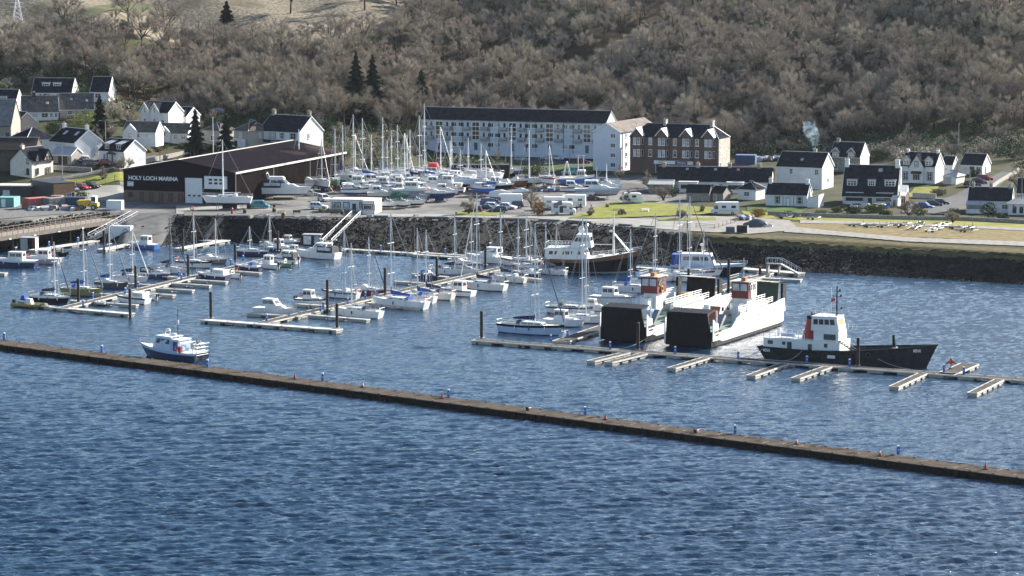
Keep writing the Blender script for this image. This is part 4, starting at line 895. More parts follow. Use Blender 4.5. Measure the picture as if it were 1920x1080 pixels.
    t, W = house('brown garden shed with a curved white roof beside the big dormer house', 1684, 1697, 380, -25, 3, 1.8, .9, BROWNP, FRAMEW, name='garden_shed', cat='shed', trim=None); door(t, W * .5, .7, 1.6, DARKP)
    t, W = house('pale garden shed below the brown one', 1671, 1683, 388, -25, 2.6, 1.8, .6, TRIM, TRIM, name='garden_shed', cat='shed', trim=None); door(t, W * .5, .7, 1.6, WOODF)
village()

# scrapyard behind the tenement, hoardings, walls and fences
def run_fence(name, label, pts, hgt, m, style='panel', step=2.5, cat='fence', th=.08, post=None):
    P = [hit(*q) for q in pts]; o = thing(name, label, cat, P[0]); b = MB(); q_ = MB(); o0 = P[0]
    for a, c in zip(P, P[1:]):
        n = max(1, int((c - a).length / step))
        for i in range(n):
            u = a.lerp(c, i / n) - o0; v = a.lerp(c, (i + 1) / n) - o0; d = (v - u); d.z = 0; nn = Vector((-d.y, d.x, 0)).normalized() * th / 2
            if style in ('panel', 'wall'):
                k = b.pv([u - nn - Vector((0, 0, .4)), v - nn - Vector((0, 0, .4)), v + nn - Vector((0, 0, .4)), u + nn - Vector((0, 0, .4)), u - nn + Vector((0, 0, hgt)), v - nn + Vector((0, 0, hgt)), v + nn + Vector((0, 0, hgt)), u + nn + Vector((0, 0, hgt))]); mi = b.mi(m)
                for f in ((0, 3, 2, 1), (4, 5, 6, 7), (0, 1, 5, 4), (1, 2, 6, 5), (2, 3, 7, 6), (3, 0, 4, 7)): b.f.append(tuple(k + j for j in f)); b.m.append(mi)
            else:
                for zz in ((.35, .65, .95) if style == 'rail' else (.1, hgt * .5, hgt)): b.tube(u + Vector((0, 0, zz * (hgt if style == 'rail' else 1))), v + Vector((0, 0, zz * (hgt if style == 'rail' else 1))), .035, m, n=4)
                if style == 'mesh':
                    for k in range(5): w_ = u.lerp(v, k / 5); b.tube(w_, w_ + Vector((0, 0, hgt)), .012, m, n=3)
            if style != 'wall': q_.tube(u - Vector((0, 0, .3)), u + Vector((0, 0, hgt + .05)), .06, post or m, n=5)
    if style == 'wall': b.build('wall_course', o); cp = MB()
    else: b.build({'rail': 'rails', 'mesh': 'mesh_panel', 'panel': 'panel'}[style], o); q_.build('posts', o)
    return o
run_fence('board_fence', 'rust-brown board fence below the scrapyard', [(1376, 322), (1452, 330)], 2.0, mat('rust_brown_boards', (.17, .075, .045), .9, 0, .2, 3.), 'panel', 2.4)
run_fence('hoarding', 'long white hoarding behind the stored boats', [(846, 352), (945, 352)], 2.2, FRAMEW, 'panel', 2.4, 'hoarding')
run_fence('mesh_fence', 'green mesh fence along the lawn beside the shed', [(126, 357), (180, 350), (232, 342)], 2.2, mat('green_wire', (.03, .07, .05), .6, .2, 0), 'mesh', 2.6)
run_fence('stone_wall', 'low stone wall across the lane below the village car park', [(100, 318), (172, 323)], 1.1, STONE, 'wall', 3, 'wall', .4)
run_fence('stone_wall', 'dry stone wall along the lane above the lawn', [(118, 338), (200, 322), (262, 305), (345, 288)], .7, STONE, 'wall', 3, 'wall', .4)
run_fence('garden_wall', 'long dark garden wall and fence in front of the right-hand houses', [(1440, 403), (1560, 408), (1700, 412), (1815, 414), (1930, 420)], .9, STONE, 'wall', 3, 'wall', .3)
run_fence('garden_wall', 'pale grey garden wall beside the sloping car park', [(1711, 371), (1755, 373)], 1.3, CONC, 'wall', 3, 'wall', .25)
run_fence('garden_wall', 'stone wall climbing along the right side of the sloping lane', [(1850, 362), (1872, 345), (1910, 322)], 1.0, STONE, 'wall', 3, 'wall', .4)
run_fence('board_fence', 'grey board fence at the foot of the white rooflight house', [(146, 299), (186, 295)], 1.1, WOODF, 'panel', 2)
# ================================================================ pontoons, piles, breakwater, gangways
DECK = slatmat('pontoon_planks', (.085, .078, .07), (.115, .105, .093), .28, 0, .9, .85, .2)
DECKW = mat('pale_pontoon_deck', (.48, .46, .42), .85, 0, .15, 1.5)
EDGE = mat('pontoon_edge', (.46, .44, .40), .85, 0, .15, 2)
FLOAT = mat('float_concrete', (.30, .29, .25), .9, 0, .3, 2, col2=(.42, .40, .34))
SHADOWD = mat('underdeck_shade', (.018, .018, .02), .9, 0, .3)  # near-black tone painted in for the shade under decks
PILEM = mat('rusty_pile', (.035, .024, .02), .8, .2, .3, 2.)
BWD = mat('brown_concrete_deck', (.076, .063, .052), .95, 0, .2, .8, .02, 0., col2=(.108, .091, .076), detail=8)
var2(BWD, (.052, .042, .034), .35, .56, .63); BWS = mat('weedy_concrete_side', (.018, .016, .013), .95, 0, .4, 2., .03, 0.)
BLUEP = mat('pedestal_blue', (.03, .12, .42), .5, 0, .05)
ORANGE = mat('cone_orange', (.48, .055, .02), .6, 0, .08)
RUBBER = mat('black_rubber', (.02, .02, .02), .8, 0, .1)
ROPE = mat('pale_rope', (.35, .33, .28), .9, 0, .1)
GALV = mat('galvanised', (.22, .22, .22), .5, .3, .1)
WTRUSS = mat('white_truss', (.66, .65, .62), .6, 0, .05)

def span(a, b, z=.55):
    A = G(*a, z); B = G(*b, z); d = B - A; return A, math.atan2(d.y, d.x), d.length
def pontoon(label, a, b, w_=2.4, name='pontoon', deck=None, light=False, floats=True, fs=5.0, cat='pontoon', group=None):
    A, yaw, L = span(a, b); t = thing(name, label, cat, (A.x, A.y, 0), yaw, group)
    m = MB(); m.box(0, L, -w_ / 2 + .16, w_ / 2 - .16, .40, .55, deck or (DECKW if light else DECK)); m.build('deck', t)
    m = MB(); m.box(0, L, -w_ / 2, -w_ / 2 + .157, .36, .60, EDGE); m.box(0, L, w_ / 2 - .157, w_ / 2, .36, .60, EDGE); m.box(-.12, -.003, -w_ / 2, w_ / 2, .36, .6, EDGE); m.box(L + .003, L + .12, -w_ / 2, w_ / 2, .36, .6, EDGE); m.build('edge_beam', t)
    m = MB(); n = max(2, int(L / fs)); m.box(.1, L - .1, -w_ / 2 + .25, w_ / 2 - .25, .22, .397, SHADOWD)  # dark slab between the floats paints the shade below the deck
    for i in range(n): x = L * (i + .5) / n; q = min(1.3, L / n * .32); m.box(x - q, x + q, -w_ / 2 + .12, w_ / 2 - .12, -.35, .355, FLOAT)
    m.box(0, .9, -w_ / 2 + .1, w_ / 2 - .1, -.36, .352, FLOAT); m.box(L - .9, L, -w_ / 2 + .1, w_ / 2 - .1, -.36, .352, FLOAT)
    m.build('floats', t)
    m = MB()
    for i in range(1, n): 
        for s in (-1, 1): m.box(L * i / n - .15, L * i / n + .15, s * (w_ / 2 - .3) - .04, s * (w_ / 2 - .3) + .04, .605, .7, GALV)
    m.build('cleats', t); return t
pontoon('main walkway of the left pontoon', (119, 577), (566, 470), 2.3, cat='pontoon')
pontoon('T-shaped head at the near end of the left pontoon', (98, 575), (246, 588), 2.1, light=True)
pontoon('pale head pontoon behind the yellow inflatable boat', (46, 570), (112, 575.5), 1.2, light=True)
pontoon('main walkway of the middle pontoon', (495, 604), (935, 503.5), 2.3)
pontoon('T-shaped head at the near end of the middle pontoon', (382, 599), (636, 618), 2.3, light=True)
pontoon('broad walkway of the right pontoon running back past the ferries', (1050, 640), (1438, 511), 3.0)
pontoon('long outer pontoon running along the front of the ferries and the tug', (890, 637), (1960, 714.5), 2.5)
FG = 'finger pontoons'
for i, (a, b, w_, lab) in enumerate([
    ((134, 563), (178, 566), 1.1, 'finger pontoon between the navy yacht and the yellow yacht'),
    ((165, 549), (226, 552.5), 1.1, 'finger pontoon in front of the dark-hulled yacht with white deck'),
    ((209, 529), (284, 534), 1.1, 'finger pontoon behind the dark-hulled yacht with white deck'),
    ((262, 513), (336, 520), 1.1, 'finger pontoon beside the motor boat with the black canopy'),
    ((176, 566), (257, 571.5), 1.1, 'finger pontoon beside the small grey inflatable dinghy'),
    ((279, 549.5), (326, 553), 1.1, 'short empty finger pontoon, lowest of three right of the left walkway'),
    ((294, 540), (362, 544), 1.1, 'empty finger pontoon, middle of three right of the left walkway'),
    ((320, 530.5), (394, 535), 1.1, 'empty finger pontoon, topmost of three right of the left walkway'),
    ((360, 524), (425, 528), 1.1, 'finger pontoon in front of the white-canopied cuddy boat'),
    ((430, 507), (488, 511.5), 1.1, 'finger pontoon in front of the small blue-covered sailing boat'),
    ((466, 587), (562, 593), 1.3, 'wide finger pontoon beside the little white pilothouse boat'),
    ((552, 569), (612, 573), 1.3, 'finger pontoon beside the small white boat with twin outboards'),
    ((581, 590), (690, 599), 1.3, 'finger pontoon in front of the big white yacht on the middle pontoon'),
    ((690, 567), (785, 577), 1.3, 'finger pontoon in front of the yacht with bright blue sail covers'),
    ((700, 540), (760, 545), 1.2, 'short finger pontoon below the red-hulled yacht'),
    ((741, 527), (800, 531), 1.2, 'finger pontoon in the gap behind the red-hulled yacht'),
    ((775, 513), (838, 519), 1.2, 'finger pontoon beside the blue-canopied boats of the middle pontoon'),
    ((955, 517), (1012, 523), 1.2, 'finger pontoon beside the double-ended motor sailer'),
    ((1025, 598), (1090, 606), 1.2, 'finger pontoon behind the blue-white ketch'),
    ((1060, 580), (1110, 585), 1.2, 'finger pontoon by the white cruisers left of the first ferry')]):
    pontoon(lab, a, b, w_, 'finger_pontoon', light=True, fs=3.5, group=FG)
for i, (a, b, lab) in enumerate([
    ((1108, 677), (1174, 661), 'leftmost free finger on the near side of the outer pontoon'),
    ((1141, 679), (1206, 663), 'second free finger, close beside the leftmost one below the first ferry'),
    ((1259, 690), (1326, 670), 'free finger below the second ferry'),
    ((1408, 704), (1472, 681), 'free finger below the stern of the tug'),
    ((1492, 709), (1551, 688), 'free finger below the middle of the tug'),
    ((1676, 725), (1730, 700), 'free finger below the bow of the tug'),
    ((1823, 737), (1873, 712), 'rightmost free finger on the near side of the outer pontoon')]):
    pontoon(lab, a, b, 1.7, 'finger_pontoon', fs=2.6, group='bare fingers of the outer pontoon')
pontoon('short wide platform with the orange marker behind the outer pontoon', (1772, 702), (1818, 682), 3.2)
pontoon('long pale walkway below the rocky bank', (640, 466), (1246, 504), 2.0, light=True)
pontoon('wide pale platform on the far walkway', (784, 475), (884, 481.5), 5.0, light=True)
pontoon('pontoon by the bridge steps at the far right', (1392, 503), (1502, 512), 3.0, light=True)
pontoon('second raft beside the bridge steps', (1432, 521), (1502, 524), 1.6, light=True)
pontoon('pale walkway below the timber pier', (60, 469), (180, 451), 2.0, light=True)
pontoon('short pontoon at the foot of the slipway', (190, 468), (243, 458), 2.4, light=True)
pontoon('walkway at the foot of the brown ramp', (305, 447), (400, 451), 1.6, light=True)
pontoon('pontoon arm running down-left from the brown ramp', (334, 466), (424, 450), 2.2, light=True)
pontoon('end of a pontoon cut by the left edge', (-30, 510), (11, 512), 1.4, light=True)

def pile(px, y0, y1, label, red=False, r=.27):
    g = G(px, y1, .6); s = mpp(px, y1, .6); hh = (y1 - y0) / s + .6; t = thing('mooring_pile', label, 'pile', (g.x, g.y, 0), 0, 'dark mooring piles')
    m = MB(); m.tube((0, 0, -1), (0, 0, hh), r, PILEM, n=10); m.build('shaft', t); m = MB(); m.tube((0, 0, hh + .002), (0, 0, hh + .12), r * 1.06, RUBBER if not red else ORANGE, r * .8, 10); m.build('cap', t)
    m = MB(); m.torus((0, 0, .75), r + .16, .06, GALV, 'z', 10, 4); m.build('guide_ring', t)
for a in [(147, 523, 566, 'dark pile beside the yellow yacht'), (254.5, 499, 541, 'dark pile halfway along the left pontoon'), (244, 542, 590, 'dark pile at the right end of the left T head'), (353, 478, 517, 'dark pile by the white sloop with a dark stripe'),
          (195, 433, 468, 'dark pile standing at the foot of the white gangway'), (279, 416, 441, 'short pile on the slipway edge'), (343, 431, 466, 'pile at the end of the down-left pontoon arm'), (395.5, 548, 597, 'dark pile at the left end of the middle T head'),
          (614, 525, 580, 'dark pile beside the small twin-outboard boat'), (632, 570, 615, 'dark pile at the right end of the middle T head'), (722, 503, 553, 'dark pile near the blue-covered yacht'), (441, 458, 494, 'pile beside the blue-covered cruiser'),
          (521, 434, 471, 'pile right of the thin-masted boat below the bank'), (593, 424, 441, 'short pile behind the glass gangway shelter'), (819, 482, 520, 'pile among the boats of the middle pontoon'), (775, 424, 472, 'tall thin pile at the left end of the wide pale platform'),
          (910, 458, 497, 'pile beside the large white motor yacht'), (903, 584, 634, 'dark pile at the left end of the outer pontoon'), (1196, 605, 656, 'dark pile in front of the gap between the ferries'), (1219, 527, 548, 'pile behind the first ferry'),
          (1291, 505, 526, 'pile on the right walkway behind the red wheelhouse'), (1366, 485, 540, 'pile beside the small red flag'), (1608.5, 634, 686, 'dark pile in front of the tug')]: pile(*a)
pile(1425, 501, 512, 'short red-topped pile near the bridge steps', True)

# service pedestals: one built, the rest copied
def make_pedestal():
    t = thing('service_pedestal', '', 'pedestal'); m = MB(); m.box(-.18, .18, -.18, .18, 0, 1.08, BLUEP); m.build('post', t)
    m = MB(); m.box(-.17, .17, -.17, .17, 1.083, 1.24, FRAMEW, tx=.04, ty=.04); m.build('lamp_head', t); m = MB(); m.box(-.07, .07, -.2, -.183, .55, .72, FRAMEW); m.build('socket_plate', t); return t
PED = make_pedestal(); first = True
for px, py, z, lab in [
    (8, 637, .9, 'leftmost blue pedestal on the breakwater'), (191, 661, .9, 'blue pedestal on the breakwater left of the workboat'), (389, 688, .9, 'blue pedestal at the stern of the workboat'), (605, 714, .9, 'blue pedestal right of the first orange cone'),
    (841, 745, .9, 'blue pedestal just right of an orange cone, mid breakwater'), (1097, 778, .9, 'blue pedestal left of the cone below the ferries'), (1378, 813, .9, 'blue pedestal on the breakwater below the tug stern'), (1684, 852, .9, 'rightmost blue pedestal on the breakwater'),
    (156, 574.5, .6, 'blue pedestal at the near end of the left pontoon'), (174, 560, .6, 'blue pedestal beside the yellow yacht'), (235, 551, .6, 'blue pedestal by the pile of the left T head'), (259, 540, .6, 'blue pedestal beside the middle pile of the left pontoon'), (335, 519, .6, 'left one of two blue pedestals by the dark-striped sloop'), (340, 525, .6, 'right one of two blue pedestals by the dark-striped sloop'),
    (146, 455, .6, 'blue pedestal on the walkway below the pier'), (92, 463, .6, 'blue pedestal by the moored workboats at left'), (500, 601, .6, 'blue pedestal at the near end of the middle pontoon'), (601, 584, .6, 'near one of the two blue pedestals beside the twin-outboard boat pile'), (606, 578, .6, 'far one of the two blue pedestals beside the twin-outboard boat pile'), (652, 570, .6, 'blue pedestal at the bow of the big white yacht'),
    (685, 559, .6, 'blue pedestal below the red-hulled yacht'), (707, 554, .6, 'blue pedestal left of the tall pile'), (714, 470, .6, 'blue pedestal on the far walkway under the bank'), (835, 476, .6, 'blue pedestal on the wide pale platform'), (1033, 641, .6, 'blue pedestal right of the ketch bow'), (1064, 632, .6, 'blue pedestal at the foot of the right walkway'),
    (1144, 654, .6, 'blue pedestal in front of the first ferry'), (1266, 663, .6, 'blue pedestal in front of the second ferry'), (1384, 672, .6, 'blue pedestal in the gap between ferry and tug'), (1513, 681, .6, 'blue pedestal in front of the tug house'), (1593, 687, .6, 'blue pedestal left of the pile in front of the tug'), (1770, 697, .6, 'blue pedestal left of the orange marker'), (1807, 702, .6, 'blue pedestal right of the orange marker'),
    (456, 489, .6, 'blue pedestal below the mast of the blue-covered cruiser'), (433, 497, .6, 'blue pedestal by the upper left pontoon pile')]:
    g = G(px, py, z); g.z = z
    if first: PED.location = g; PED['label'] = lab; PED['group'] = 'blue service pedestals'; first = False
    else: dup(PED, g, 0, lab, 'blue service pedestals')

def breakwater():
    A = G(-70, 632, .9); B = G(1990, 899.5, .9); d = B - A; yaw = math.atan2(d.y, d.x); L = d.length; w_ = 4.4
    t = thing('floating_breakwater', 'long low brown floating breakwater crossing the whole foreground water', 'breakwater', (A.x, A.y, 0), yaw)
    n = 15; sl_ = L / n
    for i in range(n):
        m = MB(); x0 = i * sl_ + .1; x1 = (i + 1) * sl_ - .1
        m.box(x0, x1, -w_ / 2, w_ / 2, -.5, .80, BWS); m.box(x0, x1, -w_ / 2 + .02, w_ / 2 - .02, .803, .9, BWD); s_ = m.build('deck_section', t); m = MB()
        for k in range(4):
            x = x0 + (k + .5) * (x1 - x0) / 4
            for s in (-1, 1): m.box(x - .2, x + .2, s * (w_ / 2 - .25) - .05, s * (w_ / 2 - .25) + .05, .903, 1.05, GALV)
        m.build('cleats', s_); m = MB()
        for k in range(9):
            x = x0 + 1 + k * (x1 - x0 - 2) / 8
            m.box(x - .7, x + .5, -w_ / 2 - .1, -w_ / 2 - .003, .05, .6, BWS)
        m.build('rubbing_blocks', s_)
    wh = mat('worn_white_line', (.34, .33, .30), .9, 0, .3, 3.); rg = random.Random(4)
    for k in range(26):
        x = L * (.62 + .35 * rg.random()); y = rg.uniform(-1.4, 1.2); m = MB(); m.box(x, x + .07, y, y + rg.uniform(.5, 1.5), .902, .908, wh); m.box(x, x + rg.uniform(.2, .5), y, y + .06, .9025, .9085, wh) if k % 3 == 0 else None
        m.build('painted_mark', t)
breakwater()
def make_cone(kind):
    t = thing('traffic_cone', '', 'cone'); m = MB()
    m.box(-.3, .3, -.3, .3, 0, .12, RUBBER); m.build('base', t); m = MB()
    m.tube((0, 0, .122), (0, 0, .95), .2, ORANGE, .04, 10); c = m.build('cone_body', t)
    if kind: m = MB(); m.tube((0, 0, .45), (0, 0, .7), .137, FRAMEW, .102, 10); m.build('reflective_band', c)
    return t
CG = 'orange cones on the breakwater'
for px, py, k, lab in [(553, 711, 0, 'orange cone on the breakwater, furthest left'), (680, 727, 1, 'orange and white cone, second from the left on the breakwater'), (829, 747, 0, 'orange cone left of the mid-breakwater pedestal'), (1135, 787, 0, 'orange cone on the breakwater right of the pedestal below the ferries'), (1493, 833, 1, 'banded cone on the breakwater right of the pedestal below the tug'), (1650, 855, 1, 'banded cone just left of the last breakwater pedestal')]:
    c = make_cone(k); g = G(px, py, .905); c.location = g; tag(c, lab, group=CG)
for px, py, lab in [(988, 767, 'tipped-over cone between two pedestals mid breakwater'), (1303, 809, 'tipped-over red cone left of the pedestal below the tug stern')]:
    c = make_cone(1); c.location = G(px, py, 1.12) ; c.rotation_euler = (0, R(78), R(35)); tag(c, lab, group=CG)
c = make_cone(0); c.location = G(1848, 880, .905); tag(c, 'dull brown cone near the right end of the breakwater', group=CG)
p = G(1783, 690, .6); t = thing('orange_marker', 'orange fabric marker spread on a stand on the short platform', 'marker', p); m = MB(); m.tube((0, 0, 0), (0, 0, 1.4), .05, RUBBER, n=5); m.blob((0, 0, .04), (.45, .45, .05), RUBBER); m.build('stand', t); m = MB(); m.endp([(-.05, 1.3), (.05, 1.3), (.05, .6), (-.05, .6)], -.22, .22, ORANGE); m.side([(-.22, 1.2), (-.95, .75), (-.85, .55), (-.22, .8)], -.04, .04, ORANGE); m.side([(.22, 1.2), (.95, .75), (.85, .55), (.22, .8)], -.04, .04, ORANGE); m.blob((0, 0, 1.45), (.2, .12, .2), ORANGE); m.build('cover', t)

def gangway(label, a, za, b, zb, w_=2.0, white=True, hgt=1.15):
    """from the shore end a (height za) down to the pontoon end b"""
    A = G(*a, za); B = G(*b, zb); d = B - A; L = math.hypot(d.x, d.y); yaw = math.atan2(d.y, d.x); t = thing('gangway', label, 'gangway', A, yaw); M_ = WTRUSS if white else mat('brown_timber_rail', (.16, .12, .10), .8, 0, .2, 2.)
    dz = d.z; m = MB()
    k = m.pv([(0, -w_ / 2, 0), (L, -w_ / 2, dz), (L, w_ / 2, dz), (0, w_ / 2, 0), (0, -w_ / 2, -.15), (L, -w_ / 2, dz - .15), (L, w_ / 2, dz - .15), (0, w_ / 2, -.15)])
    mi = m.mi(mat('gangway_tread', (.20, .19, .175), .9, 0, .1))
    for f in ((0, 1, 2, 3), (7, 6, 5, 4), (0, 4, 5, 1), (1, 5, 6, 2), (2, 6, 7, 3), (3, 7, 4, 0)): m.f.append(tuple(k + i for i in f)); m.m.append(mi)
    m.build('walkway', t); n = int(L / 1.25)
    for s in (-1, 1):
        m = MB(); y = s * (w_ / 2 + .06)
        P = lambda i, h: (L * i / n, y, dz * i / n + h)
        m.tube(P(0, hgt), P(n, hgt), .075, M_, n=5); m.tube(P(0, -.1), P(n, -.1), .085, M_, n=5); m.tube(P(0, hgt * .5), P(n, hgt * .5), .035, M_, n=4)
        for i in range(n + 1): m.tube(P(i, -.1), P(i, hgt), .05, M_, n=4)
        for i in range(n): m.tube(P(i, -.1), P(i + 1, hgt), .045, M_, n=4) if i % 2 else m.tube(P(i, hgt), P(i + 1, -.1), .045, M_, n=4)
        m.build('side_truss', t)
    return t
gangway('white lattice gangway sloping from the timber pier to the left walkway', (252, 405), 4.6, (171, 448), .7)
gangway('white lattice gangway down the bank to the glass shelter', (668, 405), 5.0, (612, 459), .7)
gangway('narrow brown ramp with handrails left of the stone bank', (414, 409), 5.0, (382, 448), .7, 1.5, False, 1.0)

# timber pier at the left
def pier():
    A = G(-60, 454, 3.8); B = G(226, 411, 3.8); d = B - A; L = d.length; yaw = math.atan2(d.y, d.x); t = thing('timber_pier', 'long grey timber pier on dark legs at the left', 'pier', (A.x, A.y, -1.2), yaw)
    m = MB(); m.box(0, L, 0, 5.5, 4.7, 5.0, WOODF); m.build('deck', t); m = MB(); m.box(0, L, -.2, -.003, 4.2, 5.02, mat('pier_fascia', (.13, .11, .09), .9, 0, .2)); m.box(0, L, 5.503, 5.7, 4.4, 5.02, WOODF); m.build('edge_beam', t)
    for y in (-.1, 5.6):
        m = MB(); n = int(L / 1.9)
        for i in range(n + 1): m.box(L * i / n - .05, L * i / n + .05, y - .05, y + .05, 5.0, 6.15, WOODF)
        m.box(0, L, y - .06, y + .06, 6.153, 6.25, WOODF); m.box(0, L, y - .03, y + .03, 5.55, 5.62, WOODF); m.build('railing', t)
    for i in range(8):
        for y in (.4, 5.0): m = MB(); x = L * (i + .3) / 8; m.tube((x, y, -2), (x, y, 4.7), .2, PILEM, n=7); m.build('leg', t)
    for i in range(6): m = MB(); x = L * (i + .6) / 6.3; m.box(x - .35, x + .35, -.45, -.203, 4.25, 4.42, FRAMEW); m.build('bracket_lamp', t)
    # dark sheet behind the legs, painting in the shade under the deck
    m = MB(); m.box(0, L, 5.0, 5.2, -1, 4.68, SHADOWD); m.build('shade_sheet', t)
pier()
def bridge_steps():
    g = G(1452, 512, .6); t = thing('access_steps', 'white railed step bridge over the far right pontoon', 'steps', g, R(-20)); m = MB()
    m.side([(-1.6, 0), (-1.6, 2.0), (1.4, 2.0), (5.4, 0), (4.9, 0), (1.2, 1.8), (-1.2, 1.8), (-1.2, 0)], -.7, .7, GALV); m.build('steps', t)
    for y in (-.75, .75):
        m = MB(); m.path([(-1.6, y, 2), (-1.6, y, 3.1), (1.4, y, 3.1), (5.4, y, 1.1), (5.4, y, 0)], .05, WTRUSS)
        for x in (-.6, .4, 1.4): m.tube((x, y, 2), (x, y, 3.1), .04, WTRUSS, n=4)
        for k in range(1, 4): x = 1.4 + k; m.tube((x, y, 2 - k * .5), (x, y, 3.1 - k * .5), .04, WTRUSS, n=4)
        m.build('handrail', t)
    for x in (-1.4, 1.0): m = MB(); m.box(x - .1, x + .1, -.6, .6, 0, 1.8, GALV); m.build('leg', t)
bridge_steps()
def shelter():
    g = G(586, 460, .6); t = thing('gate_shelter', 'small clear-sided gate shelter at the foot of the right-hand gangway', 'shelter', g, R(-10)); m = MB()
    for x in (-1.9, 0, 1.9):
        for y in (-1, 1): m.tube((x, y, 0), (x, y, 2.4), .06, DARKP, n=4)
    m.build('posts', t); m = MB(); m.box(-2.1, 2.1, -1.2, 1.2, 2.403, 2.55, LEAD); m.build('roof', t); m = MB(); m.box(-1.8, -.1, -1.0, -.97, .3, 2.2, NET); m.box(.1, 1.8, .97, 1.0, .3, 2.2, NET); m.build('panel', t)
    g = G(55, 470, .6); t = thing('gate_shelter', 'boxy grey steel shelter behind the white workboats at left', 'shelter', g, R(-10)); m = MB()
    for x in (-1.7, 1.7):
        for y in (-1.2, 1.2): m.tube((x, y, 0), (x, y, 2.9), .08, DARKP, n=4)
    m.box(-1.8, 1.8, -1.3, 1.3, 2.903, 3.0, LEAD); m.build('frame', t); m = MB(); m.box(-1.6, 0, -1.2, -1.1, .1, 2.8, GREYM); m.box(1.68, 1.75, -1.1, 1.1, .1, 2.8, TRIM); m.build('panel', t)
shelter()
# ================================================================ boats
def paint(name, c, rough=.3): return mat('paint_' + name, c, rough if max(c) > .03 else .6, 0, .04 if max(c) > .03 else .35, 1.2, spec=.5 if max(c) > .03 else .15)
PW = paint('white', (.70, .70, .685)); PCR = paint('cream', (.66, .63, .54)); PN = paint('navy', (.018, .03, .085)); PB = paint('blue', (.03, .13, .42)); PR = paint('red', (.30, .035, .03)); PBK = paint('black', (.008, .009, .011), .4)
PY = paint('mustard', (.27, .21, .06)); PG = paint('green', (.03, .14, .08)); PGR = paint('grey', (.30, .31, .32)); PBR = paint('brown', (.17, .075, .035)); PLB = paint('pale_blue', (.42, .52, .66)); POR = paint('orange', (.62, .13, .03)); PMAR = paint('maroon', (.16, .02, .025)); PDG = paint('dark_grey', (.07, .075, .08))
DECKB = mat('boat_deck', (.60, .59, .55), .7, 0, .06); RUSTM = mat('rust_streak', (.22, .08, .03), .9, 0, .3, 3.); TEAK = mat('teak_deck', (.30, .20, .12), .7, 0, .15)
CB = mat('canvas_blue', (.02, .07, .30), .9, 0, .12); CN = mat('canvas_navy', (.015, .022, .06), .9, 0, .12); CK = mat('canvas_black', (.018, .018, .02), .8, 0, .1); CWH = mat('canvas_white', (.68, .68, .66), .8, 0, .06); CG_ = mat('canvas_green', (.02, .13, .075), .9, 0, .1); CGY = mat('canvas_grey', (.16, .17, .19), .9, 0, .1)
ALU = mat('mast_alloy', (.74, .75, .75), .5, .0, 0); WOODM = mat('varnished_wood', (.35, .17, .06), .4, 0, .15); WIRE = mat('rigging_wire', (.40, .40, .40), .5, .3, 0); STEEL = mat('stainless', (.62, .63, .64), .3, .7, 0); RING = mat('lifebuoy', (.75, .13, .04), .6, 0, 0)
ANTB = mat('antifoul_blue', (.02, .05, .20), .8, 0, .1); ANTR = mat('antifoul_red', (.20, .035, .025), .8, 0, .15); ANTK = mat('antifoul_black', (.02, .02, .022), .8, 0, .1)

def stations(L, B, Fb, d, tr=.75, rake=.10, n=9, sheer=.28, full=1.):
    S = []
    for i in range(n + 1):
        t = i / n; f = tr + (1 - tr) * math.sin(math.pi / 2 * min(1, t / .4)) if t < .4 else max(0., 1 - ((t - .4) / .6) ** (2.1 * full)) ; b = B / 2 * max(f, .015)
        zf = Fb * (1 + sheer * max(0, (t - .3) / .7) ** 1.6 + .04 * (1 - t)); dd = d * (1 - .75 * max(0, (t - .55) / .45) ** 2) * (.55 + .45 * min(1, t / .3))
        pts = []
        for w_, z in ((0, -dd), (.45, -dd * .6), (.82, -.1), (.90, .13), (.97, zf * .74), (1., zf)):
            pts.append((b * w_, z, (t - .5) * L + rake * L * (z / max(zf, .1) - .5) * max(0, (t - .7) / .3) - .04 * L * (1 - z / zf) * (1 if t == 0 else 0) * -1))
        S.append(pts)
    return S
def hull(par, L, B, Fb, d, top, anti=ANTB, stripe=None, boot=None, deck=DECKB, bul=.06, **k):
    S = stations(L, B, Fb, d, **k); b = MB(); rr = []
    for pts in S: rr.append([(x, -y, z) for y, z, x in reversed(pts)] + [(x, y, z) for y, z, x in pts[1:]])
    def rm(i, j):
        j = min(j, 9 - j); return (stripe or top, top, boot or anti, anti, anti)[j]
    b.rings(rr, top, closed=False, cap=False, rowmat=rm)
    b.face([p for p in rr[0]], top); h = b.build('hull', par)
    m = MB(); bul_ = bul
    for a, c in zip(S, S[1:]):
        ya, za, xa = a[5]; yc, zc, xc = c[5]; ya *= .97; yc *= .97; m.face([(xa, -ya, za - bul_), (xc, -yc, zc - bul_), (xc, yc, zc - bul_), (xa, ya, za - bul_)], deck)
    m.build('deck', par); return S
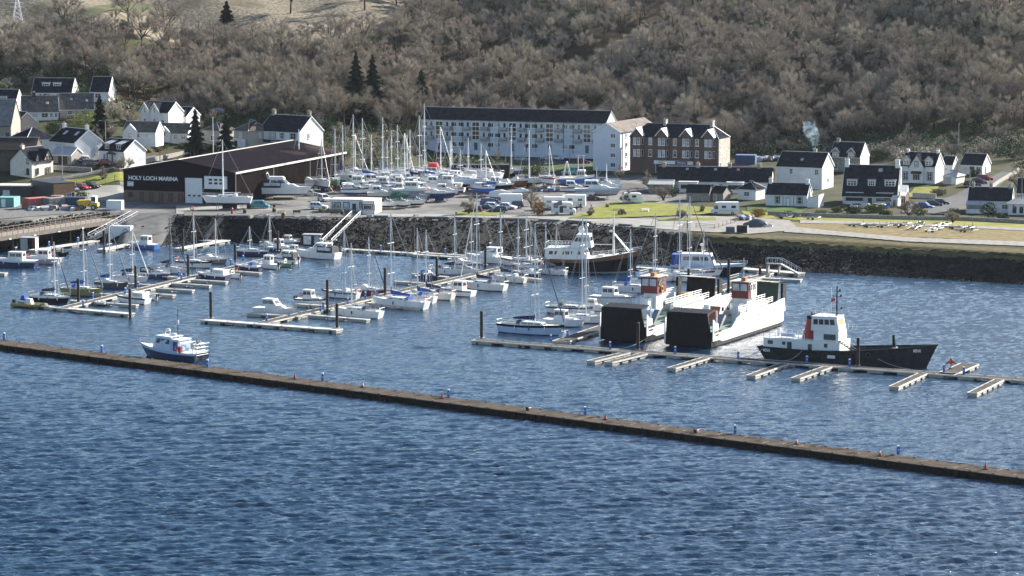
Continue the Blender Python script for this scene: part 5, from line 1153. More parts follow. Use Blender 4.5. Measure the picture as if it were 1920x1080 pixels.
def cab(par, x0, x1, w0, w1, z, h, m, fr=.4, br=.1, name='cabin', win=None, wz=(.35, .8), taper=.12, panes=3, roof=None, front=True):
    """cabin: x0 aft, x1 fore, widths aft/fore, sloped ends; dark side and front windows as sub-parts"""
    a = MB(); t = taper
    A = [(x0, -w0 / 2, z), (x1, -w1 / 2, z), (x1, w1 / 2, z), (x0, w0 / 2, z)]; T = [(x0 + br, -w0 / 2 + t, z + h), (x1 - fr, -w1 / 2 + t, z + h), (x1 - fr, w1 / 2 - t, z + h), (x0 + br, w0 / 2 - t, z + h)]
    a.rings([A, T], m); o = a.build(name, par)
    if roof: r = MB(); r.rings([[(p[0] + (.12 if i in (1, 2) else -.12), p[1] * 1.06, z + h + .003) for i, p in enumerate(T)], [(p[0] + (.1 if i in (1, 2) else -.1), p[1] * 1.02, z + h + .1) for i, p in enumerate(T)]], roof); r.build('cabin_roof', o)
    if win:
        L4 = lambda P, Q, s: tuple(P[i] + (Q[i] - P[i]) * s for i in range(3)); lo, hi = wz; g = MB()
        for sd in (0, 1):
            p0, p1, q0, q1 = (A[0], A[1], T[0], T[1]) if sd == 0 else (A[3], A[2], T[3], T[2]); e = -.015 if sd == 0 else .015
            for k in range(panes):
                s0 = .08 + .84 * k / panes; s1 = .08 + .84 * (k + 1) / panes - .04
                q = [L4(L4(p0, p1, s), L4(q0, q1, s), v) for s, v in ((s0, lo), (s1, lo), (s1, hi), (s0, hi))]; g.face([(x, y + e, zz) for x, y, zz in q], win)
        if front and fr > .02:
            for k in range(2):
                s0 = .08 + .44 * k; s1 = s0 + .40; q = [L4(L4(A[1], A[2], s), L4(T[1], T[2], s), v) for s, v in ((s0, lo), (s1, lo), (s1, hi), (s0, hi))]; g.face([(x + .02, y, zz + .01) for x, y, zz in q], win)
            if br > -.5:
                q = [L4(L4(A[0], A[3], s), L4(T[0], T[3], s), v) for s, v in ((.15, lo), (.85, lo), (.85, hi), (.15, hi))]; g.face([(x - .02, y, zz) for x, y, zz in q], win)
        g.build('windows', o)
    return o
def rails(par, S, z=.6, frm=0, to=None, m=STEEL, name='guard_rail', r=.025):
    b = MB(); to = len(S) if to is None else to
    for sg in (-1, 1):
        P = [(p[5][2], sg * p[5][0] * .95, p[5][1]) for p in S[frm:to]]
        b.path([(x, y, zz + z) for x, y, zz in P], r, m, 4); b.path([(x, y, zz + z * .5) for x, y, zz in P], r * .7, m, 3)
        for x, y, zz in P: b.tube((x, y, zz), (x, y, zz + z), r, m, n=4)
    e = S[to - 1][5]; s_ = S[frm][5]
    b.tube((e[2], -e[0] * .95, e[1] + z), (e[2], e[0] * .95, e[1] + z), r, m, n=4)
    if frm == 0: b.tube((s_[2], -s_[0] * .95, s_[1] + z), (s_[2], s_[0] * .95, s_[1] + z), r, m, n=4)
    return b.build(name, par)
def outboard(par, x, y, z, m=PBK, sc=1.):
    b = MB(); b.box(x - .3 * sc, x + .2 * sc, y - .2 * sc, y + .2 * sc, z, z + .55 * sc, m, tx=.06, ty=.05); o = b.build('outboard_engine', par); b = MB(); b.box(x - .1 * sc, x + .08 * sc, y - .07, y + .07, z - .9 * sc, z - .003, m); b.build('engine_leg', o); return o
def sprayhood(par, x, w_, z, m, l_=1.3, h=.75):
    b = MB(); P = []
    for s, hh in ((0, .02), (.25, .7), (.6, 1.), (1, .95)): P.append([(x + l_ * (.5 - s), -w_ / 2, z), (x + l_ * (.5 - s), -w_ / 2 * .85, z + h * hh * .8), (x + l_ * (.5 - s), 0, z + h * hh), (x + l_ * (.5 - s), w_ / 2 * .85, z + h * hh * .8), (x + l_ * (.5 - s), w_ / 2, z)])
    b.rings(P, m); return b.build('sprayhood', par)
def cradle(par, L, B, z, d):
    """props and keel block under a boat ashore; z = height of waterline above the ground"""
    b = MB(); b.box(-L * .22, L * .18, -.25, .25, -z, -z + .25, WOODF); b.build('keel_block', par)
    for x in (-.28, .22):
        for s in (-1, 1): b = MB(); b.tube((L * x, s * B * .62, -z), (L * x, s * B * .36, -.12), .06, GALV, n=4); b.box(L * x - .25, L * x + .25, s * B * .62 - .2, s * B * .62 + .2, -z, -z + .1, WOODF); b.build('prop', par)
def place(px, py, z=0.): 
    if z > 0: return hit(px, py)
    return G(px, py, 0)
HD = {'R': -29., 'L': 151., 'U': 66., 'D': -114.}
def yacht(label, x0, x1, py, hd, mast=None, top=PW, stripe=None, cover=CN, anti=ANTB, ashore=False, hood=CN, jib=None, L=None, group=None, cabin=PW, mizzen=None, wm=ALU, hgt=None, name='sailing_yacht', B=None, deckm=DECKB, ring=False, boomcover=True, blue_win=GLASS):
    yaw = HD.get(hd, hd) if isinstance(hd, str) else hd; cx = (x0 + x1) / 2; gp = place(cx, py, 5 if ashore else 0); s = mpp_at(gp); a = R(yaw)
    if L is None: L = 1.1 * (x1 - x0) / s / (abs(math.cos(a)) + .3 * abs(math.sin(a)))
    L = max(5., min(L, 16)); B = B or .27 * L + .5; Fb = .085 * L + .45; d = .45
    zw = (1.55 if L > 7.5 else 1.2) if ashore else 0.
    t = thing(name, label, 'yacht' if L > 6.5 else 'sailing boat', (gp.x, gp.y, gp.z + zw), a, group)
    S = hull(t, L, B, Fb, d, top, anti, stripe, None, deckm, tr=.62)
    zc = Fb * 1.0; cab(t, -L * .12, L * .26, B * .62, B * .38, zc - .05, .07 * L * .62 + .08, cabin, fr=.7, br=.05, win=blue_win, wz=(.4, .8), taper=.1, panes=3, name='coachroof')
    m = MB(); m.box(-L * .42, -L * .14, -B * .27, B * .27, zc - .04, zc + .22, cabin); m.box(-L * .41, -L * .15, -B * .20, B * .20, zc + .223, zc + .235, mat('cockpit_shadow', (.10, .10, .10), .9, 0, 0)); m.build('cockpit', t)
    mx = L * .10
    if mast:
        dx = (mast[0] - cx) / s; mx = max(-L * .1, min(L * .3, dx / math.cos(a))) if abs(math.cos(a)) > .3 else L * .1
        hgt = (py - mast[1]) / s - zw - (mx * math.sin(a)) * .12
    if hgt:
        b = MB(); zt = hgt; b.tube((mx, 0, zc), (mx, 0, zt), .15, wm, .10, 6); mo = b.build('mast', t)
        b = MB()
        for f in ((.52,) if hgt < 11 else (.36, .68)): b.tube((mx, -B * .33, zt * f), (mx, B * .33, zt * f), .04, wm, n=4)
        b.build('spreaders', mo); b = MB(); b.tube((mx - .1, 0, zc + 1.0), (mx - L * .36, 0, zc + 1.05), .065, wm, n=5); b.build('boom', mo)
        b = MB(); r = .03
        bow = S[-1][5]; st = S[0][5]
        for q in ((bow[2], 0, bow[1]), (st[2], st[0] * .5, st[1]), (st[2], -st[0] * .5, st[1])): b.tube((mx, 0, zt - .1), q, r, WIRE, n=3)
        for sg in (-1, 1):
            b.tube((mx, 0, zt - .1), (mx, sg * B * .33, zt * .52), r, WIRE, n=3); b.tube((mx, sg * B * .33, zt * .52), (mx - .1, sg * B * .46, zc), r, WIRE, n=3); b.tube((mx, 0, zt * .5), (mx + .4, sg * B * .44, zc), r, WIRE, n=3)
        b.build('rigging', mo)
        if cover and boomcover:
            b = MB(); n = 6; rr = []
            for i in range(n + 1):
                q = i / n; x = mx - .02 - q * L * .35; h = .55 * (1 - q) ** .8 + .16; w_ = .17 * (1 - q * .5); z = zc + 1.02
                rr.append([(x, -w_, z), (x, -w_ * .6, z + h * .7), (x, 0, z + h), (x, w_ * .6, z + h * .7), (x, w_, z), (x, 0, z - .12)])
            b.rings(rr, cover); b.tube((mx - .02, 0, z + .3), (mx - .02, 0, z + 1.5), .17, cover, .12, 6); b.build('sail_cover', t)
        if jib: b = MB(); b.tube((bow[2] - .1, 0, bow[1] + .5), (mx + (bow[2] - mx) * .06, 0, zt * .94), .11, jib, .05, 6); b.build('furled_jib', t)
        if mizzen: b = MB(); b.tube((-L * .36, 0, zc), (-L * .36, 0, zt * mizzen), .08, wm, .05, 6); b.build('mizzen_mast', t)
    if hood: sprayhood(t, -L * .13, B * .55, zc + .1, hood)
    rails(t, S, .6)
    if ring: b = MB(); b.torus((-L * .45, -B * .25, zc + .5), .28, .08, RING, 'x'); b.build('lifebuoy', t)
    if ashore:
        b = MB(); b.endp([(-.12, -zw + .27), (.12, -zw + .27), (.09, -d + .15), (-.09, -d + .15)], -L * .18, L * .12, anti); b.build('keel', t)
        b = MB(); b.box(-L * .46, -L * .38, -.05, .05, -zw * .75, -.05, anti); b.build('rudder', t); cradle(t, L, B, zw, d)
    else:
        for i in (3, 5, 7):
            y, z, x = S[i][4]
            for sg in (-1, 1): b = MB(); b.blob((x, sg * (y + .12), z - .1), (.14, .14, .36), FRAMEW if i != 5 else PN, 6, 4); b.build('fender', t)
    return t
def cruiser(label, x0, x1, py, hd, kind='sport', top=PW, stripe=None, canopy=None, anti=ANTB, ashore=False, L=None, group=None, sup=PW, fly=False, ob=0, radar=False, name='motor_cruiser', cat='motor boat', B=None, mast=None, ring=False, H=None, boot=None, cover=None):
    yaw = HD.get(hd, hd) if isinstance(hd, str) else hd; cx = (x0 + x1) / 2; gp = place(cx, py, 5 if ashore else 0); s = mpp_at(gp); a = R(yaw)
    if L is None: L = 1.1 * (x1 - x0) / s / (abs(math.cos(a)) + .34 * abs(math.sin(a)))
    L = max(3.8, min(L, 22)); B = B or .3 * L + .4 if L < 11 else B or .27 * L + .6; Fb = H or .09 * L + .45; d = .4
    zw = (1.1 if L > 6.5 else .75) if ashore else 0.
    t = thing(name, label, cat, (gp.x, gp.y, gp.z + zw), a, group)
    S = hull(t, L, B, Fb, d, top, anti, stripe, boot, tr=.88, rake=.14, sheer=.32, full=1.15); zc = Fb
    if cover:
        b = MB(); rr = []
        for i, (x, w_, h) in enumerate(((-.48, .85, .35), (-.25, .95, .8), (.05, .98, 1.05), (.3, .6, .75), (.47, .12, .45))): rr.append([(L * x, -B * w_ / 2, zc - .1), (L * x, -B * w_ * .25, zc + h * .8), (L * x, 0, zc + h), (L * x, B * w_ * .25, zc + h * .8), (L * x, B * w_ / 2, zc - .1)])
        b.rings(rr, cover); b.build('boat_cover', t)
    elif kind == 'sport':
        cab(t, -L * .18, L * .34, B * .80, B * .42, zc - .02, .055 * L + .25, sup, fr=L * .16, br=.0, win=None, name='foredeck_cabin')
        hh = .055 * L + .55; cab(t, -L * .28, L * .10, B * .78, B * .62, zc + .055 * L + .20, hh, sup, fr=L * .10, br=.1, win=GLASS, wz=(.2, .85), name='wheelhouse', roof=sup, panes=2)
        if fly:
            z2 = zc + .055 * L + .2 + hh; cab(t, -L * .30, L * .02, B * .66, B * .5, z2 + .1, .5, sup, fr=.5, br=.1, name='flybridge')
            b = MB(); b.path([(-L * .30, -B * .36, z2), (-L * .34, -B * .36, z2 + 1.3), (-L * .34, B * .36, z2 + 1.3), (-L * .30, B * .36, z2)], .09, sup, 5); b.blob((-L * .34, 0, z2 + 1.5), (.3, .3, .2), sup); b.build('radar_arch', t)
    elif kind == 'wheel':
        cab(t, -L * .02, L * .36, B * .62, B * .34, zc - .02, .45, sup, fr=.5, br=0, name='foredeck_cabin')
        cab(t, -L * .22, L * .10, B * .66, B * .60, zc - .03, 1.75 if L > 6 else 1.35, sup, fr=.25, br=.05, win=GLASS, wz=(.5, .88), name='wheelhouse', roof=sup, panes=2)
    elif kind == 'cuddy':
        cab(t, -L * .05, L * .34, B * .74, B * .36, zc - .02, .6, sup, fr=.8, br=0, win=GLASS, wz=(.35, .8), name='cuddy_cabin', panes=2)
        m = MB(); m.box(-L * .40, -L * .07, -B * .32, B * .32, zc - .04, zc + .02, mat('cockpit_shadow', (.10, .10, .10), .9, 0, 0)); m.build('cockpit', t)
        b = MB(); b.rings([[(-L * .02, -B * .34, zc + .5), (L * .06, -B * .28, zc + .55), (L * .06, B * .28, zc + .55), (-L * .02, B * .34, zc + .5)], [(-L * .07, -B * .32, zc + 1.0), (-L * .02, -B * .26, zc + 1.02), (-L * .02, B * .26, zc + 1.02), (-L * .07, B * .32, zc + 1.0)]], GLASS); b.build('windscreen', t)
    if canopy:
        b = MB(); x1_, x0_ = (-L * .05, -L * .42) if kind != 'wheel' else (-L * .2, -L * .45); h = 1.25 if kind != 'sport' else .07 * L + .9
        b.rings([[(x0_, -B * .40, zc), (x0_ + .1, -B * .36, zc + h * .8), (x0_ + .15, 0, zc + h * .9), (x0_ + .1, B * .36, zc + h * .8), (x0_, B * .40, zc)], [(x1_, -B * .40, zc), (x1_, -B * .36, zc + h * .9), (x1_, 0, zc + h), (x1_, B * .36, zc + h * .9), (x1_, B * .40, zc)]], canopy); o = b.build('canopy', t)
        g = MB()
        for sg in (-1, 1): g.face([(x0_ + .4, sg * (B * .395 + .012), zc + h * .3), (x1_ - .2, sg * (B * .395 + .012), zc + h * .3), (x1_ - .2, sg * (B * .375 + .012), zc + h * .72), (x0_ + .4, sg * (B * .375 + .012), zc + h * .68)], NET)
        g.build('canopy_window', o)
    if radar:
        zr = zc + (1.75 if kind == 'wheel' else .11 * L + .75) ; b = MB(); b.tube((-L * .05, 0, zr), (-L * .05, 0, zr + .9), .05, STEEL, n=5); b.blob((-L * .05, 0, zr + .95), (.3, .3, .14), PW, 8, 4); b.tube((-L * .1, .3, zr), (-L * .1, .3, zr + 1.8), .02, STEEL, n=3); b.build('radar_mast', t)
    if mast: hm = (py - mast) / s - zw; b = MB(); b.tube((L * .02, 0, zc), (L * .02, 0, hm), .07, STEEL, .04, 5); b.build('mast', t)
    rails(t, S, .55, 4 if kind != 'work' else 0)
    for i in range(ob): outboard(t, -L * .5 - .1, (i - (ob - 1) / 2) * .6, zc - .15, PBK, 1. if L > 5 else .8)
    if ring: b = MB(); b.torus((-L * .24, -B * .36, zc + .9), .28, .08, RING, 'y'); b.build('lifebuoy', t)
    if ashore: cradle(t, L, B, zw, d)
    elif L > 5.5:
        for i in (3, 6):
            y, z, x = S[i][4]
            for sg in (-1, 1): b = MB(); b.blob((x, sg * (y + .12), z - .15), (.12, .12, .3), FRAMEW, 6, 4); b.build('fender', t)
    return t
def rib(label, x0, x1, py, hd, tube_m=CGY, con=PW, ob=1, L=None, name='inflatable_boat', console=True, ashore=False):
    yaw = HD.get(hd, hd) if isinstance(hd, str) else hd; cx = (x0 + x1) / 2; gp = place(cx, py, 5 if ashore else 0); s = mpp_at(gp); a = R(yaw); L = L or (x1 - x0) / s / (abs(math.cos(a)) + .3 * abs(math.sin(a))); B = .33 * L + .3
    t = thing(name, label, 'inflatable boat', gp, a); r = .09 * B + .12; b = MB(); P = [(-L / 2, -B * .4, .4), (L * .2, -B * .42, .42), (L * .4, -B * .25, .55), (L / 2, 0, .65), (L * .4, B * .25, .55), (L * .2, B * .42, .42), (-L / 2, B * .4, .4)]
    for p, q in zip(P, P[1:]): b.tube(p, q, r, tube_m, n=8)
    b.build('inflated_tubes', t, True); b = MB(); b.rings([[(-L * .48, -B * .36, .3), (L * .25, -B * .36, .3), (L * .45, 0, .45), (L * .25, B * .36, .3), (-L * .48, B * .36, .3)], [(-L * .48, -B * .1, -.15), (L * .2, -B * .1, -.15), (L * .3, 0, -.1), (L * .2, B * .1, -.15), (-L * .48, B * .1, -.15)]], PDG); b.build('hull', t)
    if console: cab(t, -L * .15, L * .08, B * .4, B * .36, .35, 1.3, con, fr=.4, br=.2, name='console', win=None)
    if ob: outboard(t, -L / 2 - .1, 0, .5, PBK, 1.3 if L > 6 else .9)
    return t
# ================================================================ the boats afloat, pontoon by pontoon
# left pontoon, left side
t = rib('yellow inflatable boat with a white console under a blue cover, lowest at left', 20, 95, 576, 'R', PY, CWH, 1); b = MB(); b.box(-1.9, -.9, -.7, .7, 1.3, 2.2, CB, tx=.2, ty=.2); b.build('cover', t)
yacht('dark navy-hulled yacht with navy boom cover, lowest sailing boat at left', 53, 134, 567, 'R', (104, 453), PBK, PW, CN, ANTB, jib=CN)
yacht('mustard-yellow yacht with blue sail cover and blue-grey furled jib', 112, 195, 553, 'R', (158, 428), PY, None, CB, ANTB, jib=CGY, hood=CB)
yacht('dark-hulled white-decked yacht behind the yellow one, tallest of the left masts', 176, 242, 540, 'R', (206, 418), PDG, None, CB, ANTB, hood=CWH, jib=CGY)
yacht('white yacht with a navy boom cover beside the middle pile of the left pontoon', 210, 280, 529, 'R', (249, 428), PW, None, CN, ANTB, jib=CWH)
cruiser('navy-hulled motor boat with a black stern canopy on the left pontoon', 259, 321, 521, 'R', 'cuddy', PN, PW, CK)
yacht('white motor sailer with dark window band and dark mast, left of the sloops', 296, 352, 512, 'R', (301, 412), PW, None, CN, ANTB, wm=PDG, jib=CN)
yacht('white sloop with a black hull stripe and pale mast on the left pontoon', 328, 400, 501, 'R', (364, 402), PW, PBK, None, ANTK, hood=None, ring=True)
yacht('grey-brown fishing yacht pointing right behind the white sloop', 372, 428, 493, 'R', (405, 410), paint('taupe', (.16, .145, .13)), PW, None, ANTK, hood=CWH)
yacht('navy and white cruiser with a bright blue stern tent under the bank', 443, 505, 479, 'R', (456, 424), PN, PW, None, ANTK, hood=None, name='sailing_yacht')
cruiser('long low white cabin boat behind the bright blue tented one', 500, 552, 472, 'R', 'wheel', PN, PW, None, sup=PW)
yacht('little navy sailing boat with a thin pale mast below the stone bank', 488, 525, 467, 'R', (506, 402), PN, PW, None, ANTK, hood=CWH)
cruiser('small white-cabined boat with a navy hull in the shade of the bank', 523, 563, 460, 'R', 'wheel', PN, PW, None, ob=1, ring=True)
cruiser('large white sports cruiser pointing left near the gangway foot', 553, 640, 484, 'L', 'sport', PW, None, CK, ANTB, fly=False, radar=True)
rib('small black inflatable with an outboard right of the sports cruiser', 620, 655, 476, 'L', PBK, PDG, 1)
# left pontoon, right side
cruiser('white open boat with a dark waterline stripe at the left pontoon pile', 216, 283, 568, 'L', 'cuddy', PW, PBK, CWH)
cruiser('little white boat with two black outboards lower left', 254, 298, 561, 'L', 'cuddy', PW, None, None, ob=2)
rib('small grey inflatable dinghy without an engine', 174, 203, 573, 'L', PGR, None, 0, console=False)
cruiser('navy-hulled boat under a sloping white canopy at the left pontoon', 368, 433, 524, 'L', 'cuddy', PN, PW, CWH, ob=0)
cruiser('small white outboard boat right of the white-canopied one', 415, 455, 521, 'L', 'cuddy', PW, None, None, ob=2, ring=True)
yacht('small mastless sailing boat, navy hull and blue cover, on the left pontoon', 438, 492, 507, 'L', None, PN, PW, None, ANTK, hood=CB)
cruiser('white and pale green outboard fishing boat on the left pontoon', 474, 526, 503, 'L', 'wheel', PW, None, None, ob=2)
cruiser('white sports boat with a tall black framed canopy', 502, 562, 493, 'L', 'sport', PW, PN, CK, ob=1)
cruiser('little green-hulled boat tucked under the black-canopied one', 520, 548, 500, 'L', 'cuddy', PG, None, None, ob=1)
cruiser('pale cruiser bow showing behind the large sports cruiser', 528, 566, 478, 'L', 'sport', PW, None, None)
# middle pontoon, left side
cruiser('white pilothouse boat with a rounded cabin at the middle pontoon', 476, 556, 590, 'R', 'sport', PW, None, None, ANTB)
cruiser('small white boat with a dark blue cockpit and twin outboards', 552, 614, 571, 'R', 'wheel', PW, PN, None, ob=2, ring=True)
yacht('white motor sailer with four small portholes, no sail cover', 602, 676, 558, 'L', (659, 426), PW, PDG, None, ANTB, hood=CWH, wm=PLB, ring=True)
yacht('red-hulled yacht with bare mast beside the middle pontoon', 664, 722, 551, 'R', (692, 444), PMAR, PW, None, ANTR, hood=CWH, jib=CN)
# middle pontoon, right side
yacht('big white yacht with blue boot line, bow left, nearest on the middle pontoon', 625, 720, 594, 'L', (659, 455), PW, None, None, ANTB, hood=CN, wm=ALU, ring=False)
yacht('white yacht with bright blue boom cover and sprayhood by the tall pile', 697, 806, 577, 'L', (733, 398), PW, None, CB, ANTB, hood=CB, ring=True)
yacht('white yacht behind the bright blue covered one, blue boom cover', 738, 820, 566, 'L', (783, 427), PW, None, CB, ANTB, hood=CB, ring=True)
yacht('cream yacht with navy cover and round white stern', 770, 854, 560, 'L', (799, 430), PCR, None, CN, ANTK, hood=CN, ring=True)
cruiser('broad white motor launch with a square stern in the middle row', 822, 892, 554, 'L', 'wheel', PW, PDG, None, ring=True)
yacht('white yacht with black waterline and navy covers, widest in the middle row', 864, 952, 543, 'L', (894, 362), PW, PW, CN, ANTK, hood=CN, jib=CWH)
yacht('small white yacht with a cream hull behind the wide white one', 925, 988, 529, 'L', (930, 390), PCR, None, CN, ANTK, hood=CWH)
yacht('navy-sided white motor sailer near the top of the middle pontoon', 960, 1014, 519, 'L', (948, 411), PN, PW, None, ANTK, hood=CWH, name='sailing_yacht')
yacht('white deck-saloon yacht with a grey tent below the black trawler stern', 1012, 1064, 515, 'L', (1004, 421), PW, None, CGY, ANTK, hood=CGY)
# middle pontoon, left side upper
cruiser('small boat under a bright blue tent, left of the middle pontoon', 786, 824, 524, 'R', 'cuddy', PN, None, CB, ob=1)
yacht('yacht with navy boom cover hidden among the middle row, mast just right of the pile', 806, 866, 514, 'R', (857, 403), PW, None, CN, ANTB, hood=CN)
yacht('navy-hulled white-decked yacht pointing left, far side of the middle pontoon', 841, 905, 502, 'R', (884, 408), PN, PW, None, ANTB, hood=CWH)
cruiser('white boat with black cockpit cover behind the twin-masted gap', 846, 900, 514, 'R', 'cuddy', PW, None, CK)
cruiser('large white flybridge motor yacht at the end of the pale platform', 872, 958, 492, 'L', 'sport', PW, None, None, ANTR, fly=False, radar=True)
yacht('long white yacht with a maroon hull line behind the motor yacht', 938, 1020, 499, 'L', (1031, 398), PW, PMAR, None, ANTR, hood=CWH)
yacht('brown wooden ketch with orange deck gear behind the white yachts', 958, 1022, 507, 'L', (995, 417), PMAR, PW, None, ANTR, hood=None, wm=TRIM)
cruiser('small white cabin boat between the pale ketches', 980, 1024, 511, 'L', 'wheel', PW, PN, None, ring=True)
yacht('white yacht with a pale mast close under the trawler quarter', 1015, 1062, 507, 'L', (1046, 418), PW, None, None, ANTB, hood=CWH, wm=TRIM)
# right pontoon, left side
yacht('blue-white long-keeled ketch with navy covers at the outer pontoon', 932, 1056, 625, 'R', (1003, 420), PLB, PBK, CN, ANTB, hood=CN, jib=CN)
cruiser('white wheelhouse motor boat right behind the blue-white ketch', 1020, 1094, 611, 'R', 'wheel', PW, None, None, ring=True)
yacht('white and blue-decked yacht with a black cockpit tent', 1024, 1110, 588, 'R', (1095, 398), PW, PDG, None, ANTB, hood=CK)
yacht('long white yacht with its bow at the first ferry ramp', 1052, 1128, 604, 'R', (1099, 412), PW, PLB, None, ANTB, hood=None)
cruiser('white cabin boat behind the long white yacht left of the ferry', 1090, 1138, 583, 'R', 'wheel', PW, None, None)
cruiser('white motor launch with grey cabin behind the first ferry', 1108, 1190, 568, 'R', 'wheel', PW, PGR, None, ring=False)
yacht('yacht with bright blue covers behind the first ferry', 1150, 1226, 548, 'R', (1182, 430), PW, None, CB, ANTB, hood=CB)
yacht('white yacht with blue covers just left of the short pile', 1180, 1246, 536, 'R', (1228, 398), PW, None, CB, ANTB, hood=CB)
cruiser('white double-decked boat with five small windows behind the red wheelhouse', 1212, 1262, 527, 'R', 'wheel', PW, None, None)
yacht('white yacht behind the red wheelhouse, left one of two tall masts', 1240, 1318, 527, 'R', (1274, 372), PW, None, None, ANTB, hood=CWH)
yacht('white yacht behind the red wheelhouse, right one of two tall masts', 1262, 1338, 519, 'R', (1293, 368), PW, PN, None, ANTB, hood=CWH, jib=CN)
yacht('white sloop with navy furled sail near the small red flag', 1290, 1352, 516, 'R', (1319, 428), PW, None, None, ANTB, hood=None, jib=CN)
cruiser('blue fishing boat with a white wheelhouse at the slipway foot', 240, 300, 466, 'L', 'wheel', PB, PW, None, ANTR, ob=0, ring=True, name='fishing_boat', cat='fishing boat')
# workboats at left
t = cruiser('white pilot boat with black hull cut by the left edge', -14, 66, 500, 170, 'wheel', PN, PW, None, ANTB, name='workboat', cat='workboat', ring=True, radar=True, L=10.5)
t = cruiser('white pilot boat with a red-marked stern beside the one at the edge', 52, 104, 494, 168, 'wheel', PGR, PW, None, ANTR, name='workboat', cat='workboat', ring=True, L=8.5)
rib('black inflatable workboat with a large outboard near the white pilot boats', 100, 130, 479, 'L', PBK, PDG, 1)

# ---------------- black trawler yacht
def trawler():
    cx, py = 1108, 508; gp = G(cx, py); s = mpp_at(gp); a = R(-9); L = 178 / s; t = thing('trawler_yacht', 'big black-hulled converted trawler with white upper decks and brown bulwarks', 'ship', gp, a); B = 7.0
    S = hull(t, L, B, 2.6, .6, PBK, paint('weed_green', (.07, .10, .08)), PBR, PW, DECKB, tr=.7, rake=.07, sheer=.75, n=12)
    cab(t, -L * .48, -L * .02, 5.6, 5.4, 2.6, 2.3, PW, fr=.8, br=.6, win=GLASS, wz=(.45, .75), taper=.15, panes=6, name='deck_house', roof=PW)
    o = cab(t, -L * .22, L * .02, 4.6, 4.0, 5.02, 2.6, PW, fr=.5, br=1.6, win=GLASS, wz=(.5, .82), panes=4, name='wheelhouse', roof=PW)
    for y in (-2.75, 2.75): b = MB(); b.side([(-L * .36, 2.7), (-L * .30, 2.7), (-L * .27, 4.9), (-L * .33, 4.9)], y - .06, y + .06, PW); b.build('side_wing', t); b = MB(); b.side([(-L * .20, 2.7), (-L * .14, 2.7), (-L * .11, 4.9), (-L * .17, 4.9)], y - .06, y + .06, PW); b.build('side_wing', t)
    b = MB(); b.blob((-L * .10, 0, 8.6), (.7, .7, .8), PW); b.tube((-L * .05, .8, 7.7), (-L * .05, .8, 9.3), .12, PW); b.blob((-L * .05, .8, 9.4), (.4, .4, .4), PW); b.tube((-L * .05, -.8, 7.7), (-L * .05, -.8, 10.8), .04, STEEL, n=4); b.build('radar_domes', t)
    b = MB()
    for y in (-2.6, 2.6):
        b.path([(-L * .47, y, 5.9), (-L * .22, y, 5.9)], .05, PW, 4); b.path([(-L * .47, y, 5.5), (-L * .22, y, 5.5)], .04, PW, 4)
        for k in range(8): x = -L * .47 + k * L * .25 / 7; b.tube((x, y, 4.95), (x, y, 5.9), .05, PW, n=4)
    b.tube((-L * .47, -2.6, 5.9), (-L * .47, 2.6, 5.9), .05, PW, n=4); b.build('deck_rail', t)
    b = MB(); x = L * .24; b.tube((x, 0, 3), (x, 0, 12.2), .28, PW, .12, 8); b.tube((x, -.9, 9), (x, .9, 9), .08, PW, n=4); b.blob((x - .6, 0, 8.4), (.4, .4, .25), PW); mo = b.build('foremast', t)
    b = MB(); b.tube((x, .4, 8.0), (L * .42, 1.0, 3.8), .1, PW, n=5); b.tube((x, -.4, 8.0), (L * .42, -1.0, 3.8), .1, PW, n=5); b.tube((x + 1.4, 0, 6.0), (x + 3.4, 0, 6.0), .07, PW, n=4); b.tube((x, 0, 5.6), (-L * .02, 0, 5.6), .1, PW, n=5); b.build('mast_struts', mo)
    rails(t, S, .7, 6, m=PW, r=.04); b = MB(); b.box(L * .08, L * .14, -1.0, 1.0, 2.8, 3.5, PW); b.box(L * .3, L * .33, -.6, .6, 3.2, 3.9, PDG); b.build('deck_gear', t)
trawler()
def patrol():
    cx, py = 1325, 514; gp = G(cx, py); s = mpp_at(gp); a = R(-12); L = 14.5
    t = cruiser('black-hulled patrol boat with pale blue cabin and blue stern box', cx - 60, cx + 60, py, -12, 'none', PBK, PLB, None, ANTK, L=14.8, radar=False, name='patrol_boat', cat='patrol boat', B=4.4, H=1.9)
    cab(t, -5.2, 1.8, 3.4, 3.2, 1.9, 2.3, PLB, fr=.9, br=.1, win=GLASS, wz=(.45, .8), panes=3, name='cabin', roof=PW)
    b = MB(); b.box(-7.1, -5.3, -1.6, 1.6, 1.9, 4.1, CB); b.build('stern_box', t); b = MB(); b.tube((-1, 0, 4.2), (-1, 0, 6.0), .1, PW); b.blob((-1, 0, 6.1), (.5, .5, .3), PW); b.tube((0, .5, 4.2), (0, .5, 7.5), .04, STEEL, n=4); b.tube((-4, 0, 4.2), (-4, 0, 9.5), .05, STEEL, n=4); b.build('radar_mast', t)
patrol()

